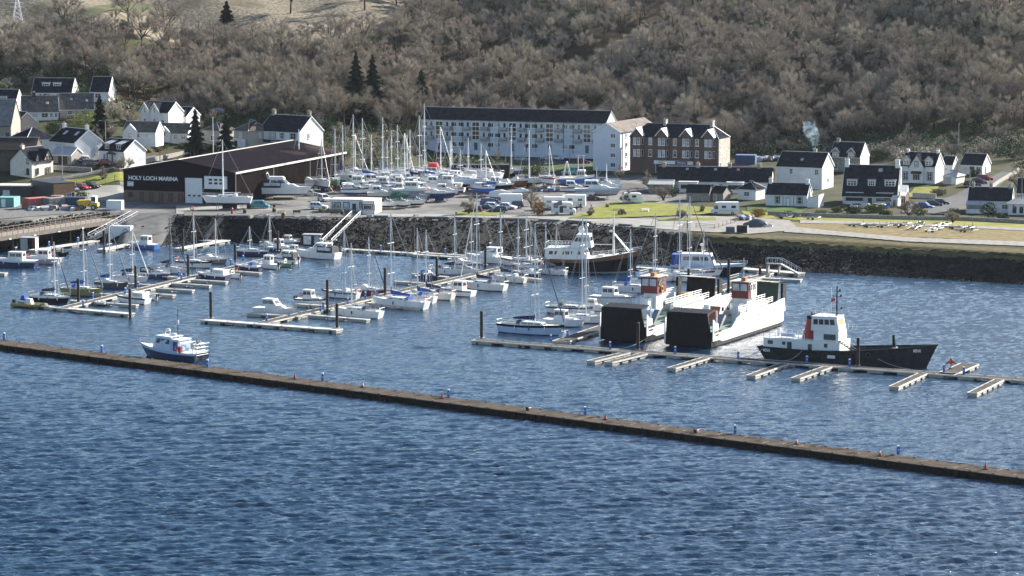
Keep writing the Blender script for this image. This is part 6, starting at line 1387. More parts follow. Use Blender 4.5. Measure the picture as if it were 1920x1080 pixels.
# ---------------- the two car ferries
def ferry(label, foot, yaw, ramp_dx=0., second=False):
    """local: x from the bow ramp (0, toward the camera) to the stern (L); boat points along -x"""
    gp = G(*foot); t = thing('car_ferry', label, 'ferry', (gp.x, gp.y, 0), R(yaw)); L = 33.0; B = 8.8
    H_ = 2.6; b = MB(); rr = []
    for x, w_ in ((0, .94), (1.5, .98), (4, 1), (L - 4, 1), (L - 1.5, .96), (L, .90)):
        y = B / 2 * w_; rake = .9 if x in (0, L) else 0; sx = 1 if x == 0 else -1
        zb = 1.5 if x < 4 else .75; rr.append([(x + sx * rake, -y * .8, -.6), (x + sx * rake * .4, -y, .2), (x, -y, zb), (x, -y, H_), (x, y, H_), (x, y, zb), (x + sx * rake * .4, y, .2), (x + sx * rake, y * .8, -.6)])
    BOOT = mat('rust_streaked_boot', (.25, .05, .03), .8, 0, .5, 1.5, col2=(.04, .03, .03)); FW = mat('ferry_white', (.76, .75, .72), .5, 0, .06, .4); FGR = mat('ferry_deck_green', (.13, .20, .16), .85, 0, .25, .7)
    b.rings(rr, PBK, rowmat=lambda i, j: (BOOT if j in (0, 6, 7) else PBK if j in (1, 5) else FGR if j == 3 else FW) if i > 0 or second is False else (PBK if j != 3 else FGR)); b.build('hull', t)
    for y in (-B / 2, B / 2):   # bulwarks sweeping up fore and aft
        s = -1 if y < 0 else 1; ys = sorted((y, y - s * .3)); b = MB()
        b.side([(2.6, H_), (8.0, H_), (10.2, 3.8), (12.5, 4.3), (L - 5, 4.6), (L - .6, 5.0), (L - .2, H_)], ys[0] + (.003 if s > 0 else 0), ys[1] - (.003 if s > 0 else 0), FW); b.side([(-.4, 1.2), (2.55, 1.2), (2.55, H_ + .02), (.0, 4.9), (-.4, 4.9)], y - .1 if s < 0 else y - .02, y + .02 if s < 0 else y + .1, FW); b.build('bulwark', t)
    # bow ramp
    rp = MB(); rp.side([(-.1, .2), (-.45, .2), (-1.15, 5.7), (-.8, 5.7)], -B / 2 + .2, B / 2 - .2, PBK); ro = rp.build('bow_ramp', t, label='tall black bow ramp folded up'); rp = MB()
    rp.side([(-1.15, 5.72), (-.95, 6.0), (2.4, 6.3), (2.3, 6.1), (-.75, 5.72)], -B / 2 + .25, B / 2 - .25, PBK)
    for k in range(8): y = -B / 2 + .4 + k * (B - .8) / 7; rp.side([(-.9, 6.02), (2.4, 6.32), (2.4, 6.38), (-.9, 6.08)], y - .035, y + .035, PBK)
    rp.build('folded_flap', ro)
    for q in (ro, *ro.children):
        for v in q.data.vertices: v.co.y *= 1.03 - .022 * v.co.z
    for y in (-B / 2 + .3, B / 2 - .3): b = MB(); b.tube((1.9, y, H_), (1.9, y, 6.2), .16, FW, n=6); b.box(1.5, 2.3, y - .25, y + .25, H_, 4.0, FW); b.build('ramp_post', t)
    # stern ramp, dark green
    DG = paint('deep_green', (.02, .055, .04), .6) if not second else PBK; b = MB(); b.side([(L - .2, 3.0), (L + .2, 3.0), (L + .9, 7.4), (L + .5, 7.4)], -B / 2 + 1.6, B / 2 - 1.6, DG); so_ = b.build('stern_ramp', t)
    b = MB(); b.side([(L - 3.2, 7.9), (L + .9, 7.45), (L + .9, 7.6), (L - 3.2, 8.05)], -B / 2 + 1.7, B / 2 - 1.7, DG)
    for k in range(7): y = -B / 2 + 1.8 + k * (B - 3.6) / 6; b.side([(L - 3.2, 8.06), (L + .9, 7.62), (L + .9, 7.7), (L - 3.2, 8.15)], y - .06, y + .06, TRIM)
    b.box(L - 1.2, L + .3, -B / 2 + .1, -B / 2 + .55, 3.5, 7.6, PBK); b.box(L - 1.2, L + .3, B / 2 - .55, B / 2 - .1, 3.5, 7.6, PBK); b.build('folded_flap', so_)
    # side passenger houses
    b = MB(); b.box(14, 27, B / 2 - 1.9, B / 2 - .93, H_, 5.4, FW); b.build('side_house', t); b = MB(); b.box(14, 27, -B / 2 + .93, -B / 2 + 1.9, H_, 5.0, FW); o = b.build('side_house', t); b = MB()
    for k in range(5): x = 15 + k * 2.4; b.box(x, x + .9, -B / 2 + 1.903, -B / 2 + 1.93, 3.6, 4.3, GLASS)
    for k in range(5): x = 15 + k * 2.4; b.box(x, x + .9, B / 2 - 1.93, B / 2 - 1.903, 3.6, 4.3, GLASS)
    b.build('windows', o)
    b = MB()
    for y, z0 in ((B / 2 - .5, 4.6), (-B / 2 + .5, 4.6), (B / 2 - 2.0, 5.3), (-B / 2 + 2.0, 5.0)):
        for zz in (.35, .7, 1.05): b.tube((12, y, z0 + zz), (28, y, z0 + zz), .045, FW, n=4)
        for k in range(12): x = 12 + k * 1.45; b.tube((x, y, z0 - .3), (x, y, z0 + 1.05), .05, FW, n=4)
    b.build('railings', t)
    # bridge tower: white pedestal and red wheelhouse, on the starboard (far right) side
    wy = -B / 2 + 2.0 if not second else B / 2 - 2.4; x0 = 16.5 if not second else 15; b = MB(); b.box(x0 + .2, x0 + 3.2, wy - 1.2, wy + 1.2, H_, 6.6, FW); b.box(x0 - 2.2, x0 - .1, wy - .7, wy + .7, H_, 5.9, FW); b.build('bridge_tower', t)
    RW = paint('wheelhouse_red', (.16, .016, .014), .5); b = MB(); b.box(x0 - .2, x0 + 3.5, wy - 1.6, wy + 1.6, 6.603, 9.5, RW); wh = b.build('wheelhouse', t); b = MB(); b.box(x0 + .9, x0 + 3.55, wy + 1.603, wy + 1.66, 6.61, 9.45, FW); b.box(x0 + .9, x0 + 3.52, wy - 1.66, wy - 1.603, 6.61, 9.45, FW if not second else RW); b.build('side_panel', wh)
    b = MB(); b.box(x0 - .26, x0 - .203, wy - 1.35, wy - .12, 7.95, 9.15, NET); b.box(x0 - .26, x0 - .203, wy + .12, wy + 1.35, 7.95, 9.15, NET)
    for k in range(2): b.box(x0 + .2 + k * 1.6, x0 + 1.4 + k * 1.6, wy - 1.70, wy - 1.663, 7.95, 9.0, GLASS); b.box(x0 + .2 + k * 1.6, x0 + 1.4 + k * 1.6, wy + 1.663, wy + 1.70, 7.95, 9.0, GLASS)
    b.build('windows', wh)
    if second: b = MB(); b.torus((x0 + 1.6, wy - 1.75, 7.3), .45, .12, mat('yellow_buoy', (.65, .33, .03), .6, 0, 0), 'y'); b.build('lifebuoy', wh)
    b = MB(); b.box(x0 - .5, x0 + 3.8, wy - 1.9, wy + 1.9, 9.503, 9.62, TRIM)
    for q in range(9):
        for yy in (-1.85, 1.85): b.tube((x0 - .4 + q * .5, wy + yy, 9.6), (x0 - .4 + q * .5, wy + yy, 10.5), .03, TRIM, n=3)
    for yy in (-1.85, 1.85): b.tube((x0 - .4, wy + yy, 10.5), (x0 + 3.7, wy + yy, 10.5), .04, TRIM, n=4); b.tube((x0 - .4, wy + yy, 10.1), (x0 + 3.7, wy + yy, 10.1), .03, TRIM, n=4)
    b.build('roof_railing', wh)
    b = MB(); b.tube((x0 + 1.5, wy, 9.6), (x0 + 1.5, wy, 13.5), .09, TRIM, n=5); b.tube((x0 + 1.5, wy - 1.2, 12), (x0 + 1.5, wy + 1.2, 12), .05, TRIM, n=4); b.box(x0 + .1, x0 + 1.2, wy - .9, wy - .1, 9.63, 10.3, WOODM); b.build('mast', wh)
    # deck gear
    ORF = paint('orange_frame', (.45, .11, .05), .6); b = MB(); 
    b.side([(9.5, 3.0), (10.1, 3.0), (11.6, 5.6), (10.9, 5.7)], -.8, .8, ORF) if not second else None
    b.box(6.2, 7.4, B / 2 - 1.7, B / 2 - .95, 2.93, 4.4, FW); b.box(10.5, 12.5, -.6, .6, 2.93, 4.2, PLB); b.build('deck_locker', t)
    b = MB(); b.box(20, 24.5, -1.6, .4, 2.93, 4.7, paint('deck_teal', (.10, .20, .20), .7)); b.box(24.6, 26.2, -1.4, .2, 2.93, 5.8, mat('ochre_box', (.42, .27, .08), .7, 0, .1)); b.build('winch_house', t)
    b = MB(); b.side([(4.6, H_ + .02), (5.4, H_ + .02), (7.9, 4.6), (7.2, 4.9)], -B / 2 + .95, -B / 2 + 1.9, GREYM); b.build('side_stair', t)
    for x in (22.5, 25): b = MB(); b.tube((x, B / 2 - 1.4, 5.9), (x + 1.3, B / 2 - 1.4, 5.9), .33, FW, n=8); b.build('liferaft', t)
    for sgn, y in ((1, B / 2 + .12), (-1, -B / 2 - .12)):
        if sgn > 0: continue
        text(t, 'ISLE OF CUMBRAE' if not second else 'LOCH LINNHE', .62, Matrix.Translation((.1, y, 2.5)), DARKP, wid=2.7 if second else 3.4, ext=.01); text(t, 'GLASGOW', .42, Matrix.Translation((.6, y, 1.95)), DARKP, wid=1.7, ext=.01)
    for k in range(9):   # rust runs and scuppers down the starboard side
        x = 9 + k * 2.6 + (k * 7 % 3) * .4; b = MB(); b.box(x, x + .12, -B / 2 - .012, -B / 2 - .003, 1.0 + (k % 3) * .3, 2.2, RUSTM); b.build('rust_streak', t)
    for k in range(5): b = MB(); x = 13 + k * 3.6; b.box(x, x + .5, -B / 2 - .014, -B / 2 - .003, 3.2, 3.5, PDG); b.build('scupper', t)
    b = MB(); b.box(-.5, -.3, B / 2 - .1, B / 2 + .15, .4, 4.2, FW); b.build('bow_fender', t)
    return t
ferry('car ferry with a square black bow ramp and long white side, right one of two', (1293, 650), 63)
ferry('car ferry with red wheelhouse and long white railings, left one of the two', (1170, 640), 63, second=True)

# ---------------- tug
def tug():
    a = G(1430, 668); b_ = G(1747, 690); d = b_ - a; L = d.length; c = (a + b_) / 2; t = thing('tug', 'black-hulled tug with a white deckhouse and red funnel, bow right', 'tug', (c.x, c.y, 0), math.atan2(d.y, d.x)); B = 7.0
    TB = paint('tug_black', (.022, .024, .03), .55); S = hull(t, L, B, 1.9, .6, TB, ANTR, TB, ANTK, mat('tug_deck', (.08, .09, .08), .9, 0, .2), bul=.75, tr=.72, rake=.06, sheer=1.0, n=12, full=1.25)
    b = MB(); b.path([(p[5][2], s * p[5][0] * 1.01, p[5][1]) for s in (-1,) for p in S], .16, TB, 6); b.path([(p[5][2], p[5][0] * 1.01, p[5][1]) for p in S], .16, TB, 6); b.build('rubbing_strake', t)
    X = lambda px: (px - 1588.5) / 11.2 / math.cos(math.atan2(d.y, d.x)) 
    xa, xb = X(1452), X(1586); b = MB(); b.box(xa, xb, -2.6, 2.6, 1.3, 4.2, PW); o = b.build('deckhouse', t)
    for px, w_, h in ((1464, .9, .8), (1488, .6, .7), (1498, .8, 1.7), (1534, .7, 1.5), (1562, .6, .8)): x = X(px); z = 2.9 if h < 1 else 1.9; b = MB(); b.box(x - w_ / 2, x + w_ / 2, -2.64, -2.603, z, z + h, GLASS); b.build('porthole' if h < 1 else 'door', o)
    x0, x1 = X(1528), X(1586); b = MB(); b.box(x0 + 1.0, x1 - .4, -2.0, 2.0, 4.203, 6.2, PW); b.build('mid_deck', t); b = MB(); b.box(X(1556), X(1577), -2.05, -2.003, 4.4, 5.6, GLASS); b.build('dark_window', t)
    cab(t, X(1534), X(1582), 4.4, 3.4, 6.203, 2.9, PW, fr=.5, br=.1, win=GLASS, wz=(.45, .82), panes=4, name='bridge', roof=PW, taper=.05)
    b = MB(); x = X(1524); r0 = []
    for z, rr in ((4.21, 1.35), (8.3, 1.0)): r0.append([(x + rr * .9 * math.cos(k * .5236) + (z - 4.2) * .1, rr * .8 * math.sin(k * .5236), z) for k in range(12)])
    b.rings(r0, paint('funnel_red', (.30, .022, .018), .5)); f = b.build('funnel', t); b = MB(); r0 = [[(q[0], q[1], z) for q in r0[1]] for z in (8.303, 8.9)]; r0[0] = [(p[0] + .1 * (p[0] - x - .41), p[1] * 1.1, 8.303) for p in r0[0]]; b.rings(r0, PBK); b.tube((x + .3, .3, 8.9), (x + .2, .3, 9.6), .15, PBK); b.tube((x + .7, -.2, 8.9), (x + .9, -.2, 9.5), .12, PBK); b.build('funnel_cap', f)
    b = MB(); xm = X(1571); b.tube((xm, 0, 9.2), (xm, 0, 15.4), .16, PBK, .08, 6); b.tube((xm - .1, .5, 9.2), (xm, 0, 12.4), .07, PBK, n=4)
    for z, w_ in ((10.6, .8), (13.2, .7), (14.3, .5)): b.tube((xm - w_, 0, z), (xm + w_, 0, z), .07, PBK, n=4); b.blob((xm + w_, 0, z + .2), (.2, .2, .25), PBK, 6, 4)
    b.build('mast', t); b = MB(); b.tube((xm - 1.0, 0, 9.2), (xm - 1.0, 0, 15.0), .03, STEEL, n=3); b.build('aerial', t)
    b = MB(); b.side([(xm - 1.0, 12.9), (xm - .35, 13.4), (xm - .35, 12.8), (xm - 1.0, 12.2)], -.02, .02, PLB); b.side([(xm - 1.0, 12.6), (xm - .3, 12.9), (xm - .3, 12.3), (xm - 1.0, 11.9)], -.023, .023, paint('flag_red', (.55, .03, .04), .8)); b.build('flag', t)
    b = MB()
    for (xs, xe, z, ww) in ((xa, X(1524), 4.2, 2.5), (x0, x1, 9.25, 1.6), (x1 - .3, x1 + 1.2, 6.2, 2.4)):
        for y in (-ww, ww):
            b.tube((xs, y, z + 1), (xe, y, z + 1), .045, PW, n=4); b.tube((xs, y, z + .5), (xe, y, z + .5), .035, PW, n=4); n = max(2, int((xe - xs) / 1.0))
            for k in range(n + 1): q = xs + (xe - xs) * k / n; b.tube((q, y, z), (q, y, z + 1), .045, PW, n=4)
    b.build('railings', t)
    for px in (1485, 1496): b = MB(); b.tube((X(px) - .6, -1.2, 4.75), (X(px) + .7, -1.2, 4.75), .42, PLB, n=8); b.build('liferaft', t)
    for px in (1466, 1510): b = MB(); b.tube((X(px), .8, 4.2), (X(px), .8, 5.4), .3, PW, n=8); b.blob((X(px), .8, 5.5), (.45, .45, .3), PW); b.build('vent', t)
    b = MB(); 
    for k in range(9): q = X(1583) + k * .42; z = 4.3 - k * .32; b.box(q, q + .42, -2.5, -1.7, z, z + .1, PBK)
    b.tube((X(1583), -2.55, 4.4), (X(1583) + 3.9, -2.55, 1.6), .08, PBK, n=4); b.tube((X(1583), -2.55, 5.3), (X(1583) + 3.9, -2.55, 2.5), .05, PW, n=4); b.build('side_stair', t)
    b = MB(); q = X(1672); b.box(q - .9, q + .9, -1.0, 1.0, 1.6, 2.4, PDG); b.tube((q - .1, -1.0, 2.6), (q - .1, 1.0, 2.6), .5, PDG, n=8); b.tube((q, 0, 2.4), (q - .2, 0, 5.0), .35, PBK, .2, 8); b.build('anchor_windlass', t)
    b = MB(); q = X(1634); b.torus((q, -.8, 1.9), .8, .3, ROPE, 'z', 12, 6); b.box(X(1645), X(1662), -1.2, 1.2, 1.5, 2.3, PGR); b.build('rope_coil_and_hatch', t)
    b = MB(); b.box(-L / 2 + .5, -L / 2 + .9, -.8, -.5, 1.6, 3.0, PBK); b.box(-L / 2 + .5, -L / 2 + .9, .5, .8, 1.6, 3.0, PBK); b.build('stern_bollards', t)
    b = MB(); b.box(X(1566), X(1582), -B / 2 - .12, -B / 2 - .02, 1.0, 1.5, PW); b.build('name_board', t)
    text(t, 'MENAI', .7, Matrix.Translation((X(1713), -B / 2 * .72, 2.75)) @ Matrix.Rotation(R(24), 4, 'Z'), PW, wid=1.2, ext=.02); text(t, 'MENAI', .7, Matrix.Translation((-L / 2 + 1.3, -B / 2 * .9, 1.35)) @ Matrix.Rotation(R(-4), 4, 'Z'), PW, wid=1.2, ext=.02)
    for k in range(7): b = MB(); i = 2 + k; q = S[i][5]; b.torus((q[2], -q[0] - .12, q[1] - .75), .38, .13, RUBBER, 'y', 10, 5); b.build('tyre_fender', t)
    for o in [q for c in t.children for q in (c, *c.children)]:
        if o.name.split('.')[0] in ('hull', 'deck', 'rubbing_strake', 'lettering', 'name_board', 'anchor_windlass', 'rope_coil_and_hatch', 'stern_bollards', 'tyre_fender'): continue
        for v in o.data.vertices: v.co.z = 1.3 + (v.co.z - 1.3) * .8
tug()

# ---------------- workboat on the breakwater
def workboat():
    a = G(398, 682); b_ = G(250, 665); d = b_ - a; L = 13.2; c = (a + b_) / 2; t = thing('workboat', 'navy and white workboat moored at the floating breakwater, bow left', 'workboat', (c.x, c.y + .8, 0), math.atan2(d.y, d.x)); B = 4.4
    S = hull(t, L, B, 1.45, .5, PN, ANTK, PLB, ANTK, tr=.85, rake=.12, sheer=.5, full=1.2); rails(t, S, .8, 5, m=PW, r=.035)
    o = cab(t, -1.0, 3.6, 3.2, 2.5, 1.42, 2.3, PLB, fr=.9, br=.1, win=GLASS, wz=(.5, .85), panes=3, name='wheelhouse', roof=PW)
    b = MB(); b.box(-2.6, -1.02, -1.5, 1.5, 1.42, 3.3, PLB); b.box(-2.8, -1.0, -1.6, 1.6, 3.303, 3.5, PW); b.build('aft_shelter', t); b = MB(); b.box(-2.3, -1.4, 1.503, 1.56, 1.6, 3.1, CB); b.build('door', t); b = MB(); b.box(-2.3, -1.4, -1.56, -1.503, 1.6, 3.1, CB); b.build('door', t)
    b = MB(); b.tube((-1.2, 0, 3.5), (-1.2, 0, 8.6), .07, PBK, .04, 5); b.blob((-1.2, 0, 6.2), (.2, .2, .4), PW); b.build('mast', t); b = MB(); b.path([(1.2, -.6, 3.8), (1.0, -.6, 4.6), (1.0, .6, 4.6), (1.2, .6, 3.8)], .1, PW, 5); b.blob((1.0, 0, 4.8), (.55, .3, .18), PW); b.build('radar', t)
    b = MB(); b.blob((.2, -.5, 3.9), (.7, .45, .35), PW); b.build('roof_dome', t)
    b = MB(); b.box(-3.4, -2.9, 1.4, 1.9, 1.4, 2.4, PR); b.torus((-2.6, 2.0, 2.2), .33, .1, RING, 'y'); b.torus((-3.2, -2.0, 2.2), .33, .1, RING, 'y'); b.build('lifebuoys', t)
    b = MB()
    for x in (-2.9, -3.3, -3.7): b.path([(x, -1.7, 1.4), (x, -1.5, 3.0), (x, 1.5, 3.0), (x, 1.7, 1.4)], .05, STEEL, 4)
    b.build('frame_hoops', t)
    b = MB(); x = -5.8
    for y in (-1.6, 1.6): b.path([(x, y, .9), (x, y, 3.0), (x - .8, y, 3.0), (x - .8, y, .5)], .07, STEEL, 4)
    for z in (1.2, 1.8, 2.4, 3.0): b.tube((x, -1.6, z), (x, 1.6, z), .06, STEEL, n=4); b.tube((x - .8, -1.6, z), (x - .8, 1.6, z), .05, STEEL, n=4)
    b.path([(x + .4, 0, 1.4), (x, 0, 4.2), (x - 1.3, 0, 3.2)], .07, STEEL, 4)
    for k in range(5): a_ = k * 1.2566; b.tube((x, .4, 3.0), (x + .9 * math.cos(a_), .4, 3.0 + .9 * math.sin(a_)), .12, GREYM, .05, 4)
    b.build('stern_gantry', t)
workboat()
def mooring(label, a, za, b_, zb, sag=.8):
    A = G(*a, za); B = G(*b_, zb); m = MB(); n = 8; P = []
    for i in range(n + 1): q = i / n; p = A.lerp(B, q) - A; p.z -= sag * 4 * q * (1 - q); P.append(p)
    m.path(P, .05, ROPE, 4); o = m.build('mooring_rope'); o.location = A; tag(o, label, 'rope')
mooring('mooring rope from the left ferry down to the outer pontoon', (1232, 620), 2.6, (1146, 656), .7)
mooring('rope from the tug stern to the outer pontoon', (1432, 653), 2.2, (1385, 672), .7, .3)
mooring('green-white rope from the tug deck to the pontoon', (1504, 657), 2.4, (1468, 676), .7, .5)
mooring('long pale rope from the tug foredeck to the pontoon', (1626, 661), 2.0, (1706, 692), .7, .5)
mooring('rope from the workboat stern to the breakwater', (367, 672), 1.6, (390, 688), 1.0, .2)
# ================================================================ boats ashore
yacht('white sloop on a cradle with a tall bare mast in front of the black shed', 386, 470, 393, 178, (418.5, 262), PW, None, None, ANTK, True, hood=CWH)
cruiser('white flybridge cruiser propped ashore with navy canopy at its stern', 489, 577, 372, -4, 'sport', PW, None, CN, ANTK, True, fly=True)
cruiser('second white motor cruiser ashore, behind the flybridge one', 532, 598, 355, -8, 'sport', PW, None, CWH, ANTK, True, radar=True)
yacht('white yacht with a blue bottom standing ashore on props, bow toward the shed doors', 588, 624, 360, -70, (600, 259), PW, None, None, ANTB, True, hood=None, L=10)
yacht('green and red wooden boat ashore beside the white one with a blue bottom', 616, 640, 357, -80, (633.6, 241), PG, None, None, ANTR, True, hood=None, L=8.5, deckm=TEAK)
yacht('white yacht along the shed wall with a tall mast left of the pair of masts', 540, 592, 346, -10, (561, 242), PW, None, None, ANTB, True)
yacht('white yacht ashore under a bright blue tent by the shed corner', 618, 668, 342, -12, (643, 235), PW, None, CB, ANTB, True, hood=CB)
rows = [
 (648, 690, 338, (663, 214), 'tallest mast of the left group in the boatyard', PW, None, CWH), (668, 708, 342, (680, 221), 'second tall mast from the left group in the boatyard', PW, CB, None), (650, 690, 330, (655, 251), 'shorter mast beside the black shed end', PW, None, CWH),
 (684, 722, 334, (695, 253), 'mast right of the two tallest at the shed end', PLB, None, CWH), (704, 742, 336, (718, 220), 'dark-topped tall mast in the middle of the boatyard', PW, None, CN), (714, 748, 329, (725, 263), 'short mast before the yellow-green bush', PW, CB, None),
 (722, 760, 340, (734, 244), 'mast with a white radome in the middle of the yard', PW, None, CWH), (736, 774, 332, (745.5, 234), 'pale mast standing by the leaning pair', PW, None, CN), (744, 780, 338, (752, 249), 'left one of a close pair of masts mid yard', PCR, None, CWH), (752, 790, 330, (758, 253), 'right one of a close pair of masts mid yard', PW, None, None),
 (760, 796, 342, (769, 243), 'mast halfway to the tallest white mast', PW, CN, CN), (776, 812, 334, (782, 216), 'second tallest mast, thick with a reefed radar', PW, None, CWH), (770, 838, 330, (788.6, 194), 'tallest mast of all, above the flats roof end', PW, None, CWH), (790, 826, 341, (797, 281), 'low mast right of the tallest one', PW, CB, None),
 (808, 852, 329, (820, 237), 'tall mast in front of the left end of the flats', PW, None, POR), (832, 868, 331, (844, 264), 'left one of two masts before the flats stairs', PW, None, CWH), (840, 878, 336, (847, 255), 'right one of two masts before the flats stairs', PW, CN, None), (853, 886, 345, (863, 278), 'lone mast above the white hoarding', PLB, None, CWH),
 (866, 900, 330, (878, 259), 'mast with spreaders behind the black barge', PW, None, CWH), (893, 925, 332, (902, 269), 'thin mast in front of the round bare tree', PW, None, CWH), (898, 930, 349, (905, 281), 'thin mast at the right end of the white hoarding', PB, None, CWH)]
for i, (x0, x1, py, ms, lab, top, cov, hd_) in enumerate(rows):
    yacht('stored yacht carrying the ' + lab, x0, x1, py + 12, [-18, 150, -60, -12, 165, -30][i % 6], ms, top, None, cov, [ANTB, ANTR, ANTK][i % 3], True, hood=hd_, L=8 + (i * 37 % 5) * .8 if ms[1] > 225 else 11.5, jib=None)
yacht('blue-hulled yacht perched above the pale wrapped boats near the round tree', 948, 976, 333, -15, (954, 234), paint('royal', (.05, .08, .26)), PW, None, ANTK, True, hood=CWH)
yacht('white yacht with red trim bow-on at the end of the lane', 1012, 1044, 354, -75, (1024, 272), PW, PR, None, ANTR, True, hood=None, L=10.5)
yacht('white yacht lying under a long boom beside the bow-on red-trimmed one', 972, 1018, 352, -5, (992, 245), PW, None, None, ANTK, True, hood=CN)
yacht('pale blue yacht in front of the four-storey gable with two masts', 1113, 1160, 357, -10, (1137, 307), PLB, None, None, ANTB, True, mizzen=.9)
yacht('pale green yacht ashore next to the pale blue one by the flats', 1130, 1166, 362, -12, None, paint('seafoam', (.32, .48, .44)), PW, None, ANTB, True, hood=CWH)
mid = [('cruiser', 640, 688, 362, -8, PW, PN, CWH, 'white boat with a navy boot, low in the left yard row'), ('cruiser', 672, 715, 355, 160, PW, None, CN, 'white cruiser stern-on in the left yard row'), ('cruiser', 690, 735, 366, -6, PCR, None, None, 'cream cabin boat behind the portable office roof'),
 ('cruiser', 708, 752, 357, 170, PW, PB, CB, 'white boat with a blue canopy in the packed yard'), ('cruiser', 725, 762, 348, -14, PW, None, None, 'white day boat in the second yard row, left half'), ('cruiser', 748, 790, 352, 158, PW, None, CB, 'white cruiser with a small navy dodger mid yard'),
 ('cruiser', 770, 812, 356, -10, PW, None, CWH, 'white cruiser just behind the grey wheelhouse boat'), ('cruiser', 792, 846, 352, -10, PW, None, None, 'long white cruiser with sloping windows by the hoarding'), ('cruiser', 812, 858, 362, -8, PW, None, None, 'white cruiser right of the long sloping-windowed one'),
 ('cruiser', 834, 872, 356, 165, PW, PR, None, 'white cabin boat with a red flag beside the hoarding'), ('cruiser', 652, 690, 348, 168, PW, None, CGY, 'white boat with a grey tent below the tall left masts'), ('cruiser', 700, 738, 344, 10, PW, None, CWH, 'small white boat deep in the yard between masts'),
 ('cruiser', 742, 776, 343, -20, PW, None, None, 'small white boat behind the second yard row'), ('cruiser', 802, 840, 342, -12, PW, None, CN, 'white boat with purple-navy canvas near the tallest mast'), ('cruiser', 786, 850, 336, -6, PW, None, None, 'large white motor yacht high at the back of the yard with red canvas')]
for i, (k, x0, x1, py, hd_, top, st, cv, lab) in enumerate(mid):
    c_ = cruiser(lab, x0, x1, py + 8, hd_, 'sport' if i % 3 else 'cuddy', top, st, cv, [ANTB, ANTK, ANTR][i % 3], True, ring=(i % 4 == 0))
b = MB(); b.box(-2, .5, -1.2, 1.2, 3.2, 4.2, paint('red_canvas', (.5, .03, .03), .8), tx=.3); b.build('red_canvas', c_)
cruiser('big grey wheelhouse boat with a red bottom in the front yard row', 738, 818, 374, -6, 'wheel', PGR, PW, None, ANTR, True, L=11)
cruiser('white classic launch with a blue awning left of the grey wheelhouse boat', 730, 775, 370, -8, 'wheel', PW, PN, CB, ANTB, True)
yacht('navy yacht without a mast ashore with an orange lifebuoy, front yard row', 799, 852, 378, -8, None, PN, PW, None, ANTB, True, hood=CWH, ring=True)
cruiser('red-topped open hull lying behind the mastless navy yacht', 808, 852, 369, -6, 'none', PR, None, None, ANTK, True)
for x0, x1, py, cv, top, lab in [(706, 744, 392, None, PW, 'small white cuddy boat on a trailer with a blue cockpit, nearest the office'), (736, 770, 391, None, PW, 'small white cabin boat on a trailer, second from the office'), (764, 797, 388, None, PW, 'small white boat on a trailer with a navy foredeck cover'),
    (733, 764, 379, CG_, PG, 'boat under a bottle-green cover behind the trailer boats'), (766, 802, 383, CGY, PDG, 'boat under a charcoal cover behind the trailer boats'), (918, 958, 376, CWH, PW, 'boat wrapped in white sheeting behind the lettered van'), (962, 992, 372, CWH, PGR, 'low boat under a rumpled white sheet near the bare tree')]:
    cruiser(lab, x0, x1, py, -10, 'cuddy', top, None, None, ANTK, True, cover=cv, name='trailer_boat')
cruiser('white outboard cabin boat propped at the hoarding, leftmost of three', 876, 900, 358, -60, 'cuddy', PW, None, None, ANTK, True, L=6.5)
cruiser('boat with a bright blue hull at the hoarding, middle of three', 896, 922, 368, -50, 'cuddy', PB, PW, CWH, ANTB, True, L=7)
cruiser('white cabin boat with a black hull at the hoarding, right of the blue one', 916, 950, 362, -15, 'wheel', PBK, PW, None, ANTK, True, L=7.5)
cruiser('long grey-white motor yacht ashore on the open gravel', 1086, 1154, 373, -6, 'sport', PGR, PLB, None, ANTK, True, L=11)
cruiser('white sports boat leaning over a black hull left of the grey motor yacht', 1052, 1100, 367, -6, 'sport', PW, PBK, None, ANTK, True)
cruiser('low white open boat in front of the grey motor yacht', 1076, 1112, 375, -4, 'none', PW, None, None, ANTK, True)
cruiser('small white-cabined boat standing on top of the hoarding bank', 924, 952, 334, -5, 'wheel', PW, None, None, ANTR, True, L=7)
rg_ = random.Random(8)
for k in range(26):
    x = 655 + (k * 53) % 205 + rg_.random() * 10; y = 349 + (k * 7 % 22); 
    if 735 < x < 850 and y > 364: y -= 14
    cruiser('white boat packed among others in the middle of the boatyard', x - 20, x + 20, y, rg_.choice([-12, -25, 155, 170, -60]), ['cuddy', 'sport', 'wheel'][k % 3], [PW, PW, PCR][k % 3], None, None, [ANTB, ANTK, ANTR][k % 3], True, L=6 + rg_.random() * 3, group='white boats packed in the yard')
# black barge behind the hoarding
p = hit(848, 344); s = mpp_at(p); t = thing('barge', 'long black barge hull lying behind the white hoarding', 'barge', (p.x, p.y + 6, 5.3), R(-3)); b = MB(); b.side([(-1.5, 2.2), (1.5, .4), (14.5, .3), (14.8, 4.0), (-2, 3.6)], 0, 3.2, PBK); b.build('hull', t); b = MB(); b.box(-1.0, 14.4, .3, 2.9, 3.9, 4.05, PDG); b.build('deck', t)
# brown wrecks
for px, py, w_, lab in ((950, 356, 5, 'rust-brown derelict hull with a torn white top'), (968, 352, 6, 'pile of rust-brown boat wreckage beside the derelict hull')):
    p = hit(px, py); t = thing('derelict_boat', lab, 'boat wreck', (p.x, p.y, p.z + .6), R(-25)); hull(t, w_, 2.4, 1.1, .5, PBR, ANTR, None, None, mat('rotten_deck', (.30, .24, .18), .9, 0, .3)); b = MB(); b.rings([[(-1.2, -.9, 1.0), (1, -.7, 1.1), (1, .7, 1.1), (-1.2, .9, 1.0)], [(-.6, -.3, 2.1), (.2, -.1, 2.3), (.3, .2, 2.2), (-.6, .3, 1.9)]], CWH); b.build('torn_cover', t)
